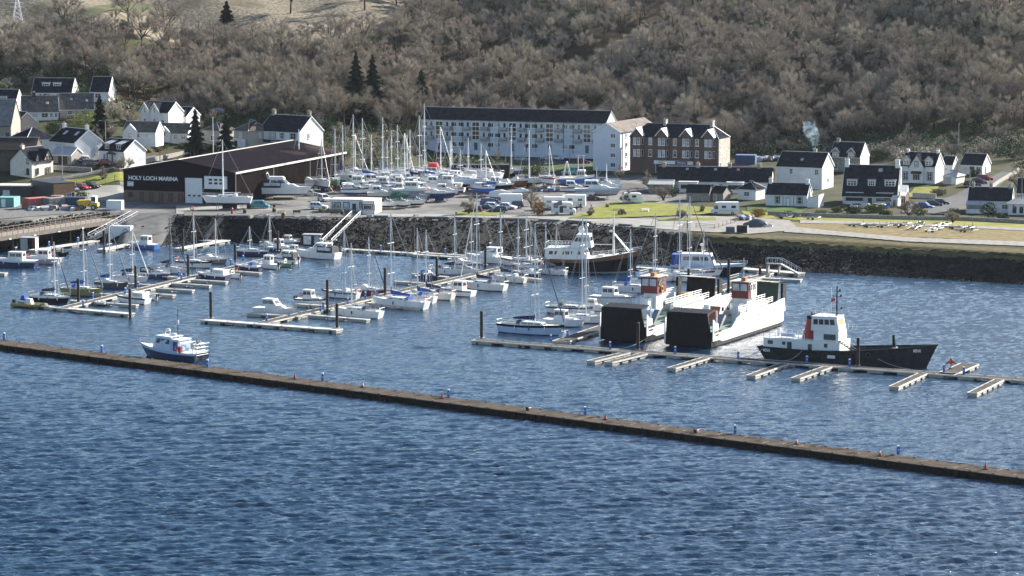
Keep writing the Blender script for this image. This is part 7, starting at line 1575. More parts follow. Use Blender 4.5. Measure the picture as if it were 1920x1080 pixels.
# small fishing boat with gantry
def fisher():
    p = hit(1081, 352); t = thing('fishing_boat', 'blue and white fishing boat with a tall gantry standing ashore by the parking', 'fishing boat', (p.x, p.y, p.z + .9), R(-12)); L = 8.6; B = 3.4
    hull(t, L, B, 1.7, .7, PB, ANTR, PW, None, DECKB, tr=.8, sheer=.5); cab(t, .2, 2.4, 2.0, 1.8, 1.7, 2.0, PW, fr=.2, br=.1, win=GLASS, name='wheelhouse'); b = MB()
    for y in (-1.1, 1.1): b.path([(-3.4, y, 1.6), (-2.6, y * .4, 5.6)], .09, TRIM, 4); b.path([(-1.6, y, 1.6), (-2.4, y * .4, 5.6)], .09, TRIM, 4)
    b.tube((-2.5, -.6, 5.6), (-2.5, .6, 5.6), .1, TRIM, n=4); b.build('gantry', t); b = MB()
    for x in (.4, 1.8): b.tube((x, 0, 3.6), (x, 0, 7.2), .1, TRIM, n=5)
    b.box(-.2, 2.3, -.08, .08, 7.2, 7.35, TRIM); b.build('mast', t); cradle(t, L, B, .9, .5)
fisher()

# ================================================================ vehicles
TYRE = mat('tyre', (.02, .02, .022), .9, 0, 0); HUB = mat('wheel_rim', (.45, .45, .46), .35, .6, 0)
LAMP = mat('headlamp', (.75, .76, .78), .2, 0, 0); TAIL = mat('tail_lamp', (.45, .02, .02), .3, 0, 0)
def wheels(t, L, W, r=.32, xs=None):
    for x in xs or (-L * .30, L * .31):
        for y in (-W / 2 + .08, W / 2 - .08): b = MB(); b.tube((x, y - .1, r), (x, y + .1, r), r, TYRE, n=12); o = b.build('wheel', t); b = MB(); b.tube((x, y - .115, r), (x, y + .115, r), r * .58, HUB, n=8); b.build('rim', o)
def car(label, px, py, yaw, m, L=4.3, kind='hatch', at=None):
    """x forward; py is the foot of the car's near side"""
    p = at or hit(px, py); t = thing('parked_car' if kind != 'van' else 'parked_van', label, 'car' if kind != 'van' else 'van', p, R(yaw)); W = 1.8 if L < 4.6 else 1.9; h = {'hatch': 1.48, 'suv': 1.68, 'saloon': 1.42, 'van': 1.95, 'estate': 1.5}[kind]
    z0, z1 = .25, h * .56; hb = z1 * .95; b = MB()
    b.side([(-L / 2, z0 + .1), (L / 2 - .05, z0), (L / 2, z0 + .3), (L / 2 - .12, hb * .82), (L * .24, hb + .04), (-L / 2 + .05, hb + .03), (-L / 2, hb * .7)][::-1], -W / 2, W / 2, m)
    b.build('body', t, False)
    xr = {'hatch': -.46, 'suv': -.47, 'saloon': -.34, 'van': -.49, 'estate': -.48}[kind]; xf = .24 if kind != 'van' else .36; xt = .04 if kind != 'van' else .22; xb = xr + (.10 if kind in ('hatch', 'saloon') else .05)
    A = [(L * xr, -W / 2 + .06, hb), (L * xf, -W / 2 + .06, hb), (L * xf, W / 2 - .06, hb), (L * xr, W / 2 - .06, hb)]; T = [(L * xb, -W / 2 + .22, h), (L * xt, -W / 2 + .22, h), (L * xt, W / 2 - .22, h), (L * xb, W / 2 - .22, h)]
    b = MB(); b.rings([A, T], m); o = b.build('cabin', t); g = MB(); L4 = lambda P, Q, s: tuple(P[i] + (Q[i] - P[i]) * s for i in range(3))
    for sd in (0, 1):
        p0, p1, q0, q1 = (A[0], A[1], T[0], T[1]) if sd == 0 else (A[3], A[2], T[3], T[2]); e = -.012 if sd == 0 else .012
        for s0, s1 in ((.08, .30), (.34, .60), (.64, .93)):
            if kind == 'van' and s0 < .5 and m is PW: continue
            q = [L4(L4(p0, p1, s), L4(q0, q1, s), v) for s, v in ((s0, .1), (s1, .1), (s1, .86), (s0, .86))]; g.face([(x, y + e, z) for x, y, z in q], GLASS)
    for P0, P1, Q0, Q1, e in ((A[1], A[2], T[1], T[2], .012), (A[0], A[3], T[0], T[3], -.012)):
        q = [L4(L4(P0, P1, s), L4(Q0, Q1, s), v) for s, v in ((.08, .1), (.92, .1), (.9, .88), (.1, .88))]; g.face([(x + e, y, z + .008) for x, y, z in q], GLASS)
    g.build('windows', o); wheels(t, L, W, .33 if kind != 'suv' else .36)
    for y in (-W / 2 + .3, W / 2 - .3):
        b = MB(); b.box(L / 2 - .1, L / 2 + .01, y - .2, y + .2, hb * .62, hb * .8, LAMP); b.build('headlight', t); b = MB(); b.box(-L / 2 - .015, -L / 2 + .05, y - .12, y + .12, hb * .62, hb * .9, TAIL); b.build('tail_light', t)
    return t
SIL = mat('car_silver', (.42, .44, .46), .25, .5, 0); CW = mat('car_white', (.76, .76, .75), .25, 0, 0); CBK = mat('car_black', (.015, .016, .02), .2, 0, 0); CR = mat('car_red', (.36, .02, .02), .25, 0, 0); CMAR = mat('car_maroon', (.09, .012, .018), .25, 0, 0); CBL = mat('car_blue', (.03, .07, .22), .25, 0, 0); CNV = mat('car_navy', (.018, .028, .06), .25, 0, 0); CTEAL = mat('van_teal', (.02, .20, .25), .35, 0, 0); CGN = mat('car_slate', (.06, .08, .09), .25, .3, 0); CBR = mat('car_bronze', (.13, .09, .07), .3, .4, 0)
for a in [('white hatchback parked beside the brick building', 137, 358, -60, SIL, 4.1), ('red hatchback between the pale and the black car by the lawn', 155, 355, -35, CR, 4.2), ('dark teal-black saloon by the green mesh fence', 172, 352, -25, CBK, 4.5, 'saloon'),
          ('bronze-grey car parked at the top of the village lane', 171, 310, -14, CBR, 4.3), ('red car behind the bare trees of the lane', 200, 309, -14, CR, 3.9), ('white car under the open garage', 114, 306, -30, CW, 4.0), ('silver car, first right of the garage', 125, 303, 150, SIL, 4.2), ('white car, second right of the garage', 138, 304, 160, CW, 4.0), ('dark car squeezed between two white ones right of the garage', 146, 305, -40, CNV, 4.0), ('white car, furthest right of the garage row', 154, 303, 165, CW, 4.0),
          ('white sports car on the lane above the shed roof', 298, 311, 170, CW, 4.3, 'saloon'), ('silver car parked below the bow of the flybridge cruiser', 583, 367, -8, SIL, 4.4), ('white estate car facing the camera right of the silver car', 608, 377, -62, CW, 4.6, 'suv'), ('white SUV with black roof glass on the open yard', 597, 392, -5, CW, 4.4, 'suv'),
          ('teal camper van on the quay left of the yard', 485, 391, -3, CTEAL, 5.0, 'van'), ('maroon hatchback on the left end of the small grass strip', 888, 398, 178, CMAR, 4.2), ('dark blue car right of the maroon one, nearest the grass', 934, 398, 178, CGN, 4.4), ('navy car behind the dark blue one', 915, 395, -8, CNV, 4.5, 'saloon'), ('white car in the middle of the packed parking', 925, 391, -12, CW, 4.3), ('blue people carrier at the back of the packed parking', 920, 387, -14, CBL, 4.8, 'van'), ('black estate car behind the people carrier', 938, 385, -14, CBK, 4.5, 'estate'), ('silver-white car at the right of the packed parking', 952, 392, -20, CW, 4.2), ('dark SUV beside the lettered van', 964, 390, 178, CNV, 4.5, 'suv'),
          ('red hatchback on the gravel right of the caravans', 1107, 375, -6, CMAR, 4.3), ('pale silver car before the left flats stair', 979, 302, -10, SIL, 4.2), ('silver hatchback in front of the flats, middle of the row', 1027, 300, 172, SIL, 4.2), ('white hatchback in front of the flats', 1043, 300, -6, CW, 4.2), ('white estate right in front of the flats balconies', 1077, 299, -6, SIL, 4.4), ('maroon car at the corner of the four-storey block', 1093, 307, -8, CMAR, 4.2), ('silver car half hidden on the bank above the black barge', 990, 322, -20, SIL, 4.4), ('bright teal van parked near the four-storey block', 1070, 327, 172, mat('van_cyan', (.10, .45, .48), .35, 0, 0), 4.9, 'van'),
          ('red car topmost on the sloping lane', 1847, 338, -14, CR, 4.3), ('dark grey car in the middle of the sloping lane row', 1836, 345, -14, CNV, 4.2), ('black estate lowest on the sloping lane row', 1823, 350, -8, CBK, 4.5, 'estate'), ('navy hatchback in the small car park by the bungalow', 1735, 391, -25, CBL, 4.1), ('black hatchback right of the navy one in the small car park', 1751, 387, -12, CBK, 4.2), ('dark car furthest right in the small car park', 1765, 384, -14, CNV, 4.0)]: car(*a)
def motorhome(label, px, py, yaw, L=6.8, van=None, caravan=False, sign=False):
    p = hit(px, py); t = thing('caravan' if caravan else 'motorhome' if not sign else 'box_van', label, 'caravan' if caravan else 'motorhome' if not sign else 'van', p, R(yaw)); W = 2.3; h = 2.9 if not caravan else 2.6; m = CW
    if caravan: b = MB(); b.side([(-L / 2, .4), (L / 2 - .3, .4), (L / 2, 1.0), (L / 2 - .7, h - .2), (L / 2 - 1.2, h), (-L / 2 + .5, h), (-L / 2, h - .7)][::-1], -W / 2, W / 2, m); b.build('body', t); b = MB(); b.tube((L / 2, 0, .5), (L / 2 + 1.2, 0, .5), .08, GALV); b.build('drawbar', t); wheels(t, L, W, .32, (0,))
    else:
        b = MB(); b.side([(-L / 2, .4), (L * .22, .4), (L * .22, 2.2), (L * .36, 2.35), (L * .33, h - .1), (L * .15, h), (-L / 2 + .1, h), (-L / 2, h - .3)][::-1], -W / 2, W / 2, m); b.build('body', t)
        b = MB(); b.side([(L * .222, .35), (L / 2 - .05, .35), (L / 2, .8), (L / 2 - .2, 1.25), (L * .36, 1.45), (L * .25, 2.2), (L * .222, 2.2)][::-1], -W / 2 + .1, W / 2 - .1, m); c_ = b.build('cab', t); b = MB(); b.face([(L / 2 - .62, -.9, 1.46), (L / 2 - .62, .9, 1.46), (L * .27, .8, 2.14), (L * .27, -.8, 2.14)], GLASS)
        for s in (-1, 1): b.face([(L * .25, s * (W / 2 - .085), 1.3), (L * .38, s * (W / 2 - .085), 1.35), (L * .27, s * (W / 2 - .085), 2.0), (L * .25, s * (W / 2 - .085), 2.0)], GLASS)
        b.build('cab_windows', c_); wheels(t, L, W, .36, (-L * .27, L * .33))
    for s in (-1, 1):
        if sign: continue
        for x in (-L * .3, L * .05): b = MB(); y = sorted((s * (W / 2 + .003), s * (W / 2 + .03))); b.box(x - .55, x + .45, y[0], y[1], 1.55, 2.15, GLASS); b.build('side_window', t)
        b = MB(); y = sorted((s * (W / 2 + .003), s * (W / 2 + .015))); b.box(-L / 2 + .2, L * .2, y[0], y[1], 1.05, 1.15, PGR); b.build('stripe', t)
    if sign:
        for s, M in ((-1, Matrix.Translation((-L * .38, -W / 2 - .02, 1.9))),): text(t, 'MARINE BLAST', .75, M, paint('sign_navy', (.05, .07, .16)), wid=L * .52, ext=.008)
        b = MB()
        for k in range(6): b.blob((-L * .35 + k * .62, -W / 2 - .015, 1.3), (.2, .01, .14), PR, 8, 4)
        b.build('emblem_row', t)
    return t
motorhome('white box van lettered MARINE BLAST parked among the cars', 953, 386, 175, 6.6, sign=True)
motorhome('white motorhome at the back of the pair behind the lawn', 1072, 388, 174, 6.6); motorhome('longer white motorhome between the bush and the grey-awning camper', 1043, 392, 4, 6.0)
t = motorhome('white camper with a dark grey side awning by the round brown bush', 1057, 402, -4, 5.6); b = MB(); b.side([(-2.3, 2.5), (-.4, 3.5), (-.3, 2.3), (-2.3, 1.9)], -1.3, -1.16, CGY); b.build('awning', t); b = MB(); b.box(-.9, -.1, -1.21, -1.155, .5, 2.0, DARKP); b.build('open_door', t)
motorhome('cream touring caravan under a tree at the lawn edge', 1187, 382, 0, 5.2, caravan=True); motorhome('white coachbuilt motorhome parked alone right of the lawn', 1359, 402, 178, 6.4)
def person(label, px, py, top, legs):
    p = hit(px, py); t = thing('person', label, 'person', p, .3); me = bpy.data.meshes.new('body'); V = [(0, 0, .95), (0, 0, 1.2), (0, 0, 1.42), (0, 0, 1.54), (0, .02, 1.68), (.18, 0, 1.38), (.25, .03, 1.12), (.24, .12, .88), (-.18, 0, 1.38), (-.25, .02, 1.12), (-.26, .08, .86), (.1, 0, .9), (.11, .05, .5), (.11, 0, .08), (.11, .14, .03), (-.1, 0, .9), (-.12, -.04, .5), (-.13, -.12, .08), (-.13, .03, .03)]
    E = [(0, 1), (1, 2), (2, 3), (3, 4), (2, 5), (5, 6), (6, 7), (2, 8), (8, 9), (9, 10), (0, 11), (11, 12), (12, 13), (13, 14), (0, 15), (15, 16), (16, 17), (17, 18)]
    me.from_pydata(V, E, []); o = bpy.data.objects.new('body', me); C.objects.link(o); o.parent = t; me.materials.append(top); me.materials.append(legs); sk = o.modifiers.new('skin', 'SKIN'); rad = [.15, .15, .15, .06, .11, .07, .05, .04, .07, .05, .04, .1, .07, .05, .05, .1, .07, .05, .05]
    for v, r in zip(me.skin_vertices[0].data, rad): v.radius = (r, r * .85)
    me.skin_vertices[0].data[0].use_root = True; o.modifiers.new('sub', 'SUBSURF').levels = 1
    b = MB(); b.blob((0, 0, 1.76), (.1, .12, .09), DARKP, 8, 4); b.build('hair', t)
person('person in dark clothes standing at the camper corner', 1081, 399, DARKP, DARKP); person('person in a black coat at the door of the rear motorhome', 1089, 394, DARKP, PDG); person('person in an orange jacket at the portable office deck', 637, 397, POR, PDG)
# trailers, containers, dumper
def trailer(label, px, py, yaw, L=5., grp=None):
    p = hit(px, py); t = thing('boat_trailer', label, 'trailer', p, R(yaw), grp); b = MB(); z = .55
    for y in (-.8, .8): b.tube((-L / 2, y, z), (L * .2, y, z), .07, GALV, n=4); b.tube((L * .2, y, z), (L / 2, 0, z), .07, GALV, n=4)
    for x in (-L * .45, -L * .1, L * .18): b.tube((x, -.8, z), (x, .8, z), .06, GALV, n=4); b.tube((x, -.5, z), (x, -.5, z + .45), .05, GALV, n=4); b.tube((x, .5, z), (x, .5, z + .45), .05, GALV, n=4)
    b.tube((L * .42, 0, z), (L * .42, 0, z + .9), .06, GALV, n=4); b.build('frame', t)
    for y in (-.95, .95): b = MB(); b.tube((-L * .15, y - .1, .3), (-L * .15, y + .1, .3), .3, TYRE, n=10); b.build('wheel', t)
for i, (px, py, yw, lab) in enumerate([(1469, 410, 5, 'trailer left of the dark pile of gravel sacks'), (1482, 408, 170, 'trailer beside the leftmost one on the gravel'), (1500, 406, 12, 'small trailer at the left of the gravel strip'), (1524, 412, 25, 'white-framed trailer pointing up the strip'), (1603, 425, 20, 'trailer alone at the left of the brown patch'), (1630, 427, 8, 'low trailer right of the lone one'), (1655, 427, 15, 'pale trailer in the loose left cluster'), (1680, 427, 160, 'trailer joined to the loose left cluster'), (1690, 423, 30, 'trailer upended behind the left cluster'), (1712, 432, 70, 'dark trailer stacked on another, centre of the strip'), (1720, 428, 60, 'trailer stacked behind the dark one'), (1726, 422, 80, 'trailer at the back of the stacked pair'), (1746, 436, 40, 'trailer at the front of the right stack'), (1757, 432, 45, 'second trailer of the right stack'), (1766, 427, 50, 'third trailer of the right stack'), (1774, 423, 50, 'last trailer of the right stack'), (1790, 430, 5, 'spindly trailer between the two right stacks'), (1812, 436, 15, 'rightmost heavy trailer of the strip'), (1818, 430, 60, 'rightmost small trailer of the strip'), (520, 388, 5, 'empty galvanised cradle right of the teal van'), (408, 386, 8, 'trailer under the cradled sloop by the shed')]): trailer(lab, px, py, yw, 4.2 + (i % 3) * .7, 'boat trailers on the gravel')
def container(label, px0, px1, py, yaw, m, D=2.4, h=2.5, w_=None, name='shipping_container', door_=True):
    p = hit(px0, py); a = R(yaw); u1 = _u(px1); W = w_ or (u1 * p.y - p.x) / (math.cos(a) - u1 * math.sin(a)); t = thing(name, label, 'container' if name[0] == 's' else 'cabin', p, a); b = MB(); b.box(0, W, 0, D, 0, h, m)
    n = int(W / .3)
    for i in range(n): x = (i + .3) * W / n; b.box(x, x + .12, -.04, -.003, .15, h - .15, m)
    b.build('shell', t); b = MB(); 
    for x in (0, W): b.box(x - .06, x + .06, -.06, .06, -.01, h + .01, m); b.box(x - .06, x + .06, D - .06, D + .06, -.01, h + .01, m)
    b.box(-.05, W + .05, -.05, .05, h - .02, h + .08, m); b.build('corner_posts', t)
    if door_: b = MB(); b.box(W + .003, W + .04, .1, D / 2 - .03, .1, h - .1, m); b.box(W + .003, W + .04, D / 2 + .03, D - .1, .1, h - .1, m); b.tube((W + .06, D * .3, .1), (W + .06, D * .3, h - .1), .03, GALV, n=4); b.tube((W + .06, D * .7, .1), (W + .06, D * .7, h - .1), .03, GALV, n=4); b.build('doors', t)
    return t
TEALC = mat('teal_cabin', (.12, .30, .28), .8, 0, .1); REDC = mat('faded_red_container', (.30, .07, .06), .8, 0, .25, 1.2, col2=(.40, .13, .11)); GRC = mat('grey_container', (.16, .18, .19), .8, 0, .25, 1.); NVC = mat('navy_container', (.03, .06, .12), .8, 0, .2); BLC = mat('blue_container', (.05, .10, .20), .8, 0, .2)
t = container('turquoise wooden cabin at the left edge of the works yard', -8, 29, 389, -8, TEALC, 5, 2.3, name='site_cabin', door_=False); door(t, 1.9, .8, 1.9, FRAMEW); b = MB(); b.box(4.9, 5.0, -.06, -.043, .9, 1.5, GLASS); b.build('window', t)
container('faded red shipping container, left of two seen end-on', 41, 57, 391, -50, REDC, 6); container('dark grey steel container with vertical ribs', 80, 96, 391, -45, GRC, 5.5); container('long navy container behind the yellow dumper', 118, 162, 390, -6, NVC); container('rusty pale container between the grey and navy ones', 94, 118, 387, -6, mat('rusty_pale_container', (.26, .22, .19), .9, 0, .3, 1., col2=(.32, .12, .09)))
container('blue container in the scrapyard behind the tenement', 1378, 1413, 309, -10, BLC, 5, 2.6); container('white storage box by the yard gate', 200, 230, 394, -6, FRAMEW, 2.4, 2.2)
p = hit(206, 448); t = container('white box trailer with a round black emblem on the slipway', 208, 246, 449, -8, CW, 2.5, 3.0, name='shipping_container', door_=False); b = MB(); b.tube((3.4, -.06, 1.8), (3.4, -.045, 1.8), .62, PDG, n=16); b.tube((3.4, -.075, 1.8), (3.4, -.062, 1.8), .45, CW, n=12); b.side([(3.1, 1.65), (3.7, 1.65), (3.4, 2.05)], -.09, -.077, PDG); b.build('emblem', t)
for x in (1.0, 5.0): pass
p = hit(166, 393); t = thing('dumper_truck', 'yellow site dumper with a raised skip and white cab', 'dumper', p, R(-8)); YEL = mat('dumper_yellow', (.60, .36, .03), .6, 0, .1); b = MB(); b.side([(-2.6, 1.9), (-2.0, .9), (.1, .9), (.7, 2.0), (.2, 2.3), (-2.4, 2.2)][::-1], -1.0, 1.0, YEL); b.build('skip', t); b = MB(); b.box(.5, 2.4, -.9, .9, .8, 1.7, YEL); b.build('chassis', t); b = MB(); b.box(.8, 2.0, -.8, .8, 1.703, 3.2, FRAMEW); b.box(.9, 1.9, -.83, -.803, 2.0, 3.0, GLASS); b.build('cab', t); wheels(t, 4.6, 2.2, .6)
# ================================================================ ground sheets
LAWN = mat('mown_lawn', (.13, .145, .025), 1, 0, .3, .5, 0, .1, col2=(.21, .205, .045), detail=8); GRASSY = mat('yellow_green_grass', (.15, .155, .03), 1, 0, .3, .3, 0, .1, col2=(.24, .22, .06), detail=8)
TARM = mat('tarmac', (.06, .06, .063), .95, 0, .2, .6, 0, .2, col2=(.095, .094, .094), detail=8); TRACK = mat('gravel_track', (.17, .16, .145), .95, 0, .2, .8, .02, .2, col2=(.26, .245, .22), detail=9); TAN = mat('tan_dry_grass', (.13, .095, .045), 1, 0, .3, .6, 0, .1, col2=(.21, .175, .08), detail=9); LIGHTY = mat('pale_concrete_apron', (.19, .182, .165), .95, 0, .2, .25, 0, .2, col2=(.27, .26, .238), detail=9); GRAVG = mat('grey_shingle', (.085, .083, .08), .95, 0, .4, 1.5, .03, .2, col2=(.16, .157, .15), detail=9)
patch('yard_road', ([(330, 385), (480, 390), (620, 400), (760, 402), (1000, 404), (1290, 414)], [(330, 402), (460, 403), (620, 407), (760, 407), (1000, 410), (1270, 432)]), LIGHTY, .10, 60, 5, 'pale road along the top of the bank')
patch('lower_yard', ([(0, 372), (120, 374), (232, 374)], [(-10, 412), (110, 402), (232, 398)]), GRAVG, .10, 40, 10, 'grey shingle works yard at left')
patch('quay_shingle', ([(345, 396), (480, 394), (660, 398)], [(345, 405), (460, 405), (655, 409)]), GRAVG, .14, 40, 6, 'dark shingle strip with planters on the quay')
patch('slipway', ([(240, 401), (332, 402)], [(212, 462), (300, 463)]), mat('wet_slip_concrete', (.12, .115, .105), .9, 0, .2, .4, 0, .2, col2=(.18, .172, .158), detail=8), .25, 20, 20, 'sloping concrete slipway')
patch('forecourt', ([(100, 352), (232, 352)], [(104, 380), (232, 376)]), LIGHTY, .13, 30, 8, 'pale forecourt left of the marina shed')
patch('lawn_strip', ([(100, 340), (160, 336), (232, 325)], [(118, 356), (180, 350), (232, 341)]), LAWN, .15, 30, 6, 'bright green lawn strip beside the shed')
patch('village_lane', ([(60, 336), (120, 330), (200, 316), (290, 292), (360, 280)], [(60, 344), (120, 338), (206, 322), (300, 297), (365, 284)]), TARM, .18, 50, 4, 'grey lane climbing behind the shed')
patch('village_parking', ([(100, 300), (185, 302)], [(100, 318), (180, 316)]), TARM, .2, 30, 8, 'small tarmac car park in the village')
patch('flats_parking', ([(960, 290), (1108, 296)], [(960, 306), (1108, 312)]), TARM, .12, 30, 6, 'tarmac parking in front of the flats')
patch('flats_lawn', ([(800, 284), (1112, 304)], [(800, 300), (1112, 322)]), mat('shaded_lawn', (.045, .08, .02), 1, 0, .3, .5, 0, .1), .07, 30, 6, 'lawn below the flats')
patch('parking_lawn', ([(856, 397), (950, 397)], [(857, 404), (932, 405)]), LAWN, .2, 24, 4, 'small green lawn strip in front of the parked cars')
patch('main_lawn', ([(1130, 386), (1150, 380), (1240, 382), (1290, 388), (1340, 390)], [(1066, 410), (1120, 411), (1230, 407), (1300, 404), (1340, 402)]), LAWN, .24, 60, 10, 'bright yellow-green lawn with small bare trees', wob=.3)
patch('lawn_edge', ([(1232, 411), (1340, 409)], [(1236, 415), (1344, 414)]), LAWN, .22, 30, 3, 'thin grass strip along the road')
patch('right_grass', ([(1390, 396), (1500, 402), (1700, 408), (1960, 418)], [(1400, 408), (1520, 414), (1700, 424), (1960, 436)]), GRASSY, .08, 80, 8, 'long yellow-green grass strip below the garden walls', wob=.3)
patch('tan_grass', ([(1440, 418), (1560, 416), (1700, 420), (1960, 434)], [(1480, 434), (1600, 442), (1760, 447), (1960, 458)]), TAN, .12, 80, 8, 'tan dry grass strip with the trailers', wob=.3)
patch('gravel_area', ([(1290, 405), (1400, 408), (1480, 414)], [(1290, 434), (1400, 440), (1500, 432)]), TRACK, .16, 40, 8, 'gravel turning area at the end of the quay', wob=.25)
patch('shore_track', ([(1470, 424), (1560, 434), (1700, 446), (1960, 456)], [(1470, 436), (1560, 442), (1700, 454), (1960, 464)]), TRACK, .17, 80, 4, 'gravel track along the top of the bank', wob=.25)
patch('upper_track', ([(1500, 414), (1700, 419), (1960, 431)], [(1500, 420), (1700, 423), (1960, 436)]), TRACK, .2, 80, 3, 'thin gravel path above the trailers', wob=.15)
patch('sloping_lane', ([(1880, 322), (1912, 316)], [(1700, 396), (1800, 400)]), TARM, .2, 10, 30, 'tarmac lane climbing past the parked cars')
patch('small_car_park', ([(1700, 380), (1810, 384)], [(1690, 400), (1800, 404)]), TARM, .24, 20, 6, 'small tarmac car park by the bungalow')
patch('bank_grass', ([(1290, 437), (1500, 444), (1700, 456), (1960, 470)], [(1290, 446), (1500, 456), (1700, 468), (1960, 482)]), mat('bank_top_grass', (.055, .052, .022), 1, 0, .4, .8, 0, .1, col2=(.12, .095, .045), detail=9), .12, 80, 5, 'rough grass along the bank edge', wob=.5)
patch('garden_lawn', ([(1715, 352), (1760, 350)], [(1700, 370), (1755, 370)]), LAWN, .12, 16, 6, 'little sloping garden lawn at right')
patch('cottage_lawn', ([(1400, 386), (1515, 392)], [(1400, 396), (1500, 400)]), mat('dark_lawn', (.05, .09, .02), 1, 0, .3, .5, 0, .1), .12, 20, 4, 'dark lawn in front of the white cottage')
patch('moor_field', ([(80, 40), (160, 22), (240, 4)], [(90, 50), (180, 34), (290, 10)]), mat('green_field', (.085, .09, .045), 1, 0, .3, .1, 0, .1, detail=6), .35, 30, 8, 'thin green field on the moor at top left')

# ---- rock armour of the bank: uncountable, one object
def rocks():
    rg = np.random.RandomState(2); base = [(-1, -1, -.6), (1, -.9, -.6), (.9, 1, -.6), (-1, .9, -.6), (-.6, -.7, .6), (.7, -.5, .7), (.5, .6, .5), (-.6, .6, .7)]; base = np.array(base) * .5
    F_ = [(4, 5, 6, 7), (0, 1, 5, 4), (1, 2, 6, 5), (2, 3, 7, 6), (3, 0, 4, 7)]; V = []; Fc = []; n = 0
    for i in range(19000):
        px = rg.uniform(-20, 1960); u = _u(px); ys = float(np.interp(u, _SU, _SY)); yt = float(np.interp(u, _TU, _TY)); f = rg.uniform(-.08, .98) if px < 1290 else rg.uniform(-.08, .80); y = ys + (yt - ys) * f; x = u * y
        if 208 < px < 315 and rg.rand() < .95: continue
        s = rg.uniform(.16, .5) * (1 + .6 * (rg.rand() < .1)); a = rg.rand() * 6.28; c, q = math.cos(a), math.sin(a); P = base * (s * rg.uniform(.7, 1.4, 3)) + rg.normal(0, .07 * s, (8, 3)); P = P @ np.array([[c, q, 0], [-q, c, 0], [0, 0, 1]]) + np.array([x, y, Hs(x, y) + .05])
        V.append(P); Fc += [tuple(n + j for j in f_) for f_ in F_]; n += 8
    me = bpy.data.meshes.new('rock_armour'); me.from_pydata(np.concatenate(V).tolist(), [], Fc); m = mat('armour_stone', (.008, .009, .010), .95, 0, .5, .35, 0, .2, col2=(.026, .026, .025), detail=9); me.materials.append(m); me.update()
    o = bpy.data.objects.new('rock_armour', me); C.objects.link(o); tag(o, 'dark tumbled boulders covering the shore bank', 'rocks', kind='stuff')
rocks()
# ---- trees, shrubs
b_ = [(1010, 415 - 12, 30, 28, M_BROWNL, 'round brown clipped bush left of the white camper', 'bush', 1.6), (152, 372, 26, 14, M_GORSE, 'yellow-green bush in front of the brick building', 'bush', 1.), (160, 258, 60, 52, M_LEAF, 'large pale green bush above the rooflight house', 'bush', 1.), (100, 250, 34, 24, M_IVY, 'dark evergreen bush left of the pale green one', 'bush', 1.), (735, 330, 60, 52, M_GORSE, 'big olive and yellow bush behind the stored masts', 'bush', .9), (700, 332, 40, 40, M_IVY, 'dark ivy-clad bush at the shed end', 'bush', 1.),
      (860, 318, 70, 26, M_GORSE, 'long olive hedge below the flats', 'hedge', .9), (935, 334, 40, 38, M_GORSE, 'green side of the hedge right of the round bare tree', 'bush', .9), (1422, 407, 27, 17, M_BROWNL, 'round golden-brown bush right of the motorhome', 'bush', 1.4), (1262, 369, 24, 18, M_IVY, 'dark evergreen bush before the long terrace', 'bush', 1.), (1362, 369, 22, 14, M_IVY, 'dark hedge behind the stone sheds', 'hedge', 1.), (1853, 408, 36, 30, M_IVY, 'dark green shrub in front of the low bungalow', 'bush', 1.), (1640, 398, 40, 16, M_GORSE, 'low shrubs in front of the three-dormer house', 'bush', 1.), (1600, 400, 34, 13, M_IVY, 'dark low shrubs at the dormer house front wall', 'bush', 1.), (1760, 366, 30, 12, M_GORSE, 'hedge along the sloping garden', 'hedge', 1.), (1570, 398, 24, 10, M_GORSE, 'small hedge left of the dormer house', 'hedge', 1.), (50, 331, 12, 16, M_IVY, 'dark shrub at the corner of the cream house', 'bush', 1.), (300, 280, 30, 12, M_IVY, 'green shrub below the long low cottage', 'bush', 1.),
      (600, 285, 40, 22, M_GORSE, 'rough shrubs right of the white pub', 'bush', .8), (470, 288, 60, 12, M_BROWNL, 'straw-coloured hedge behind the shed roof', 'hedge', .6), (640, 296, 50, 22, M_GORSE, 'scrub between the pub and the masts', 'bush', .7), (1075, 345, 60, 12, M_IVY, 'dark hedge behind the fishing boat', 'hedge', .8), (1000, 330, 50, 20, M_GORSE, 'brown-green hedge beside the silver car', 'hedge', .8), (1900, 300, 60, 50, M_IVY, 'ivy-dark shrub mass at the right edge under the wood', 'bush', .5), (1500, 262 + 30, 40, 20, M_IVY, 'dark shrubs behind the tall white house', 'bush', .7), (1640, 300, 50, 22, M_IVY, 'dark shrubs behind the dormer house', 'bush', .7), (1830, 330, 20, 14, M_IVY, 'shrub left of the sloping lane cars', 'bush', .9)]
for px, py, wp, hp, m, lab, cat_, dn in b_: bush(px, py, wp, hp, m, lab, cat_, 'hedge' if cat_ == 'hedge' else 'bush', dn)
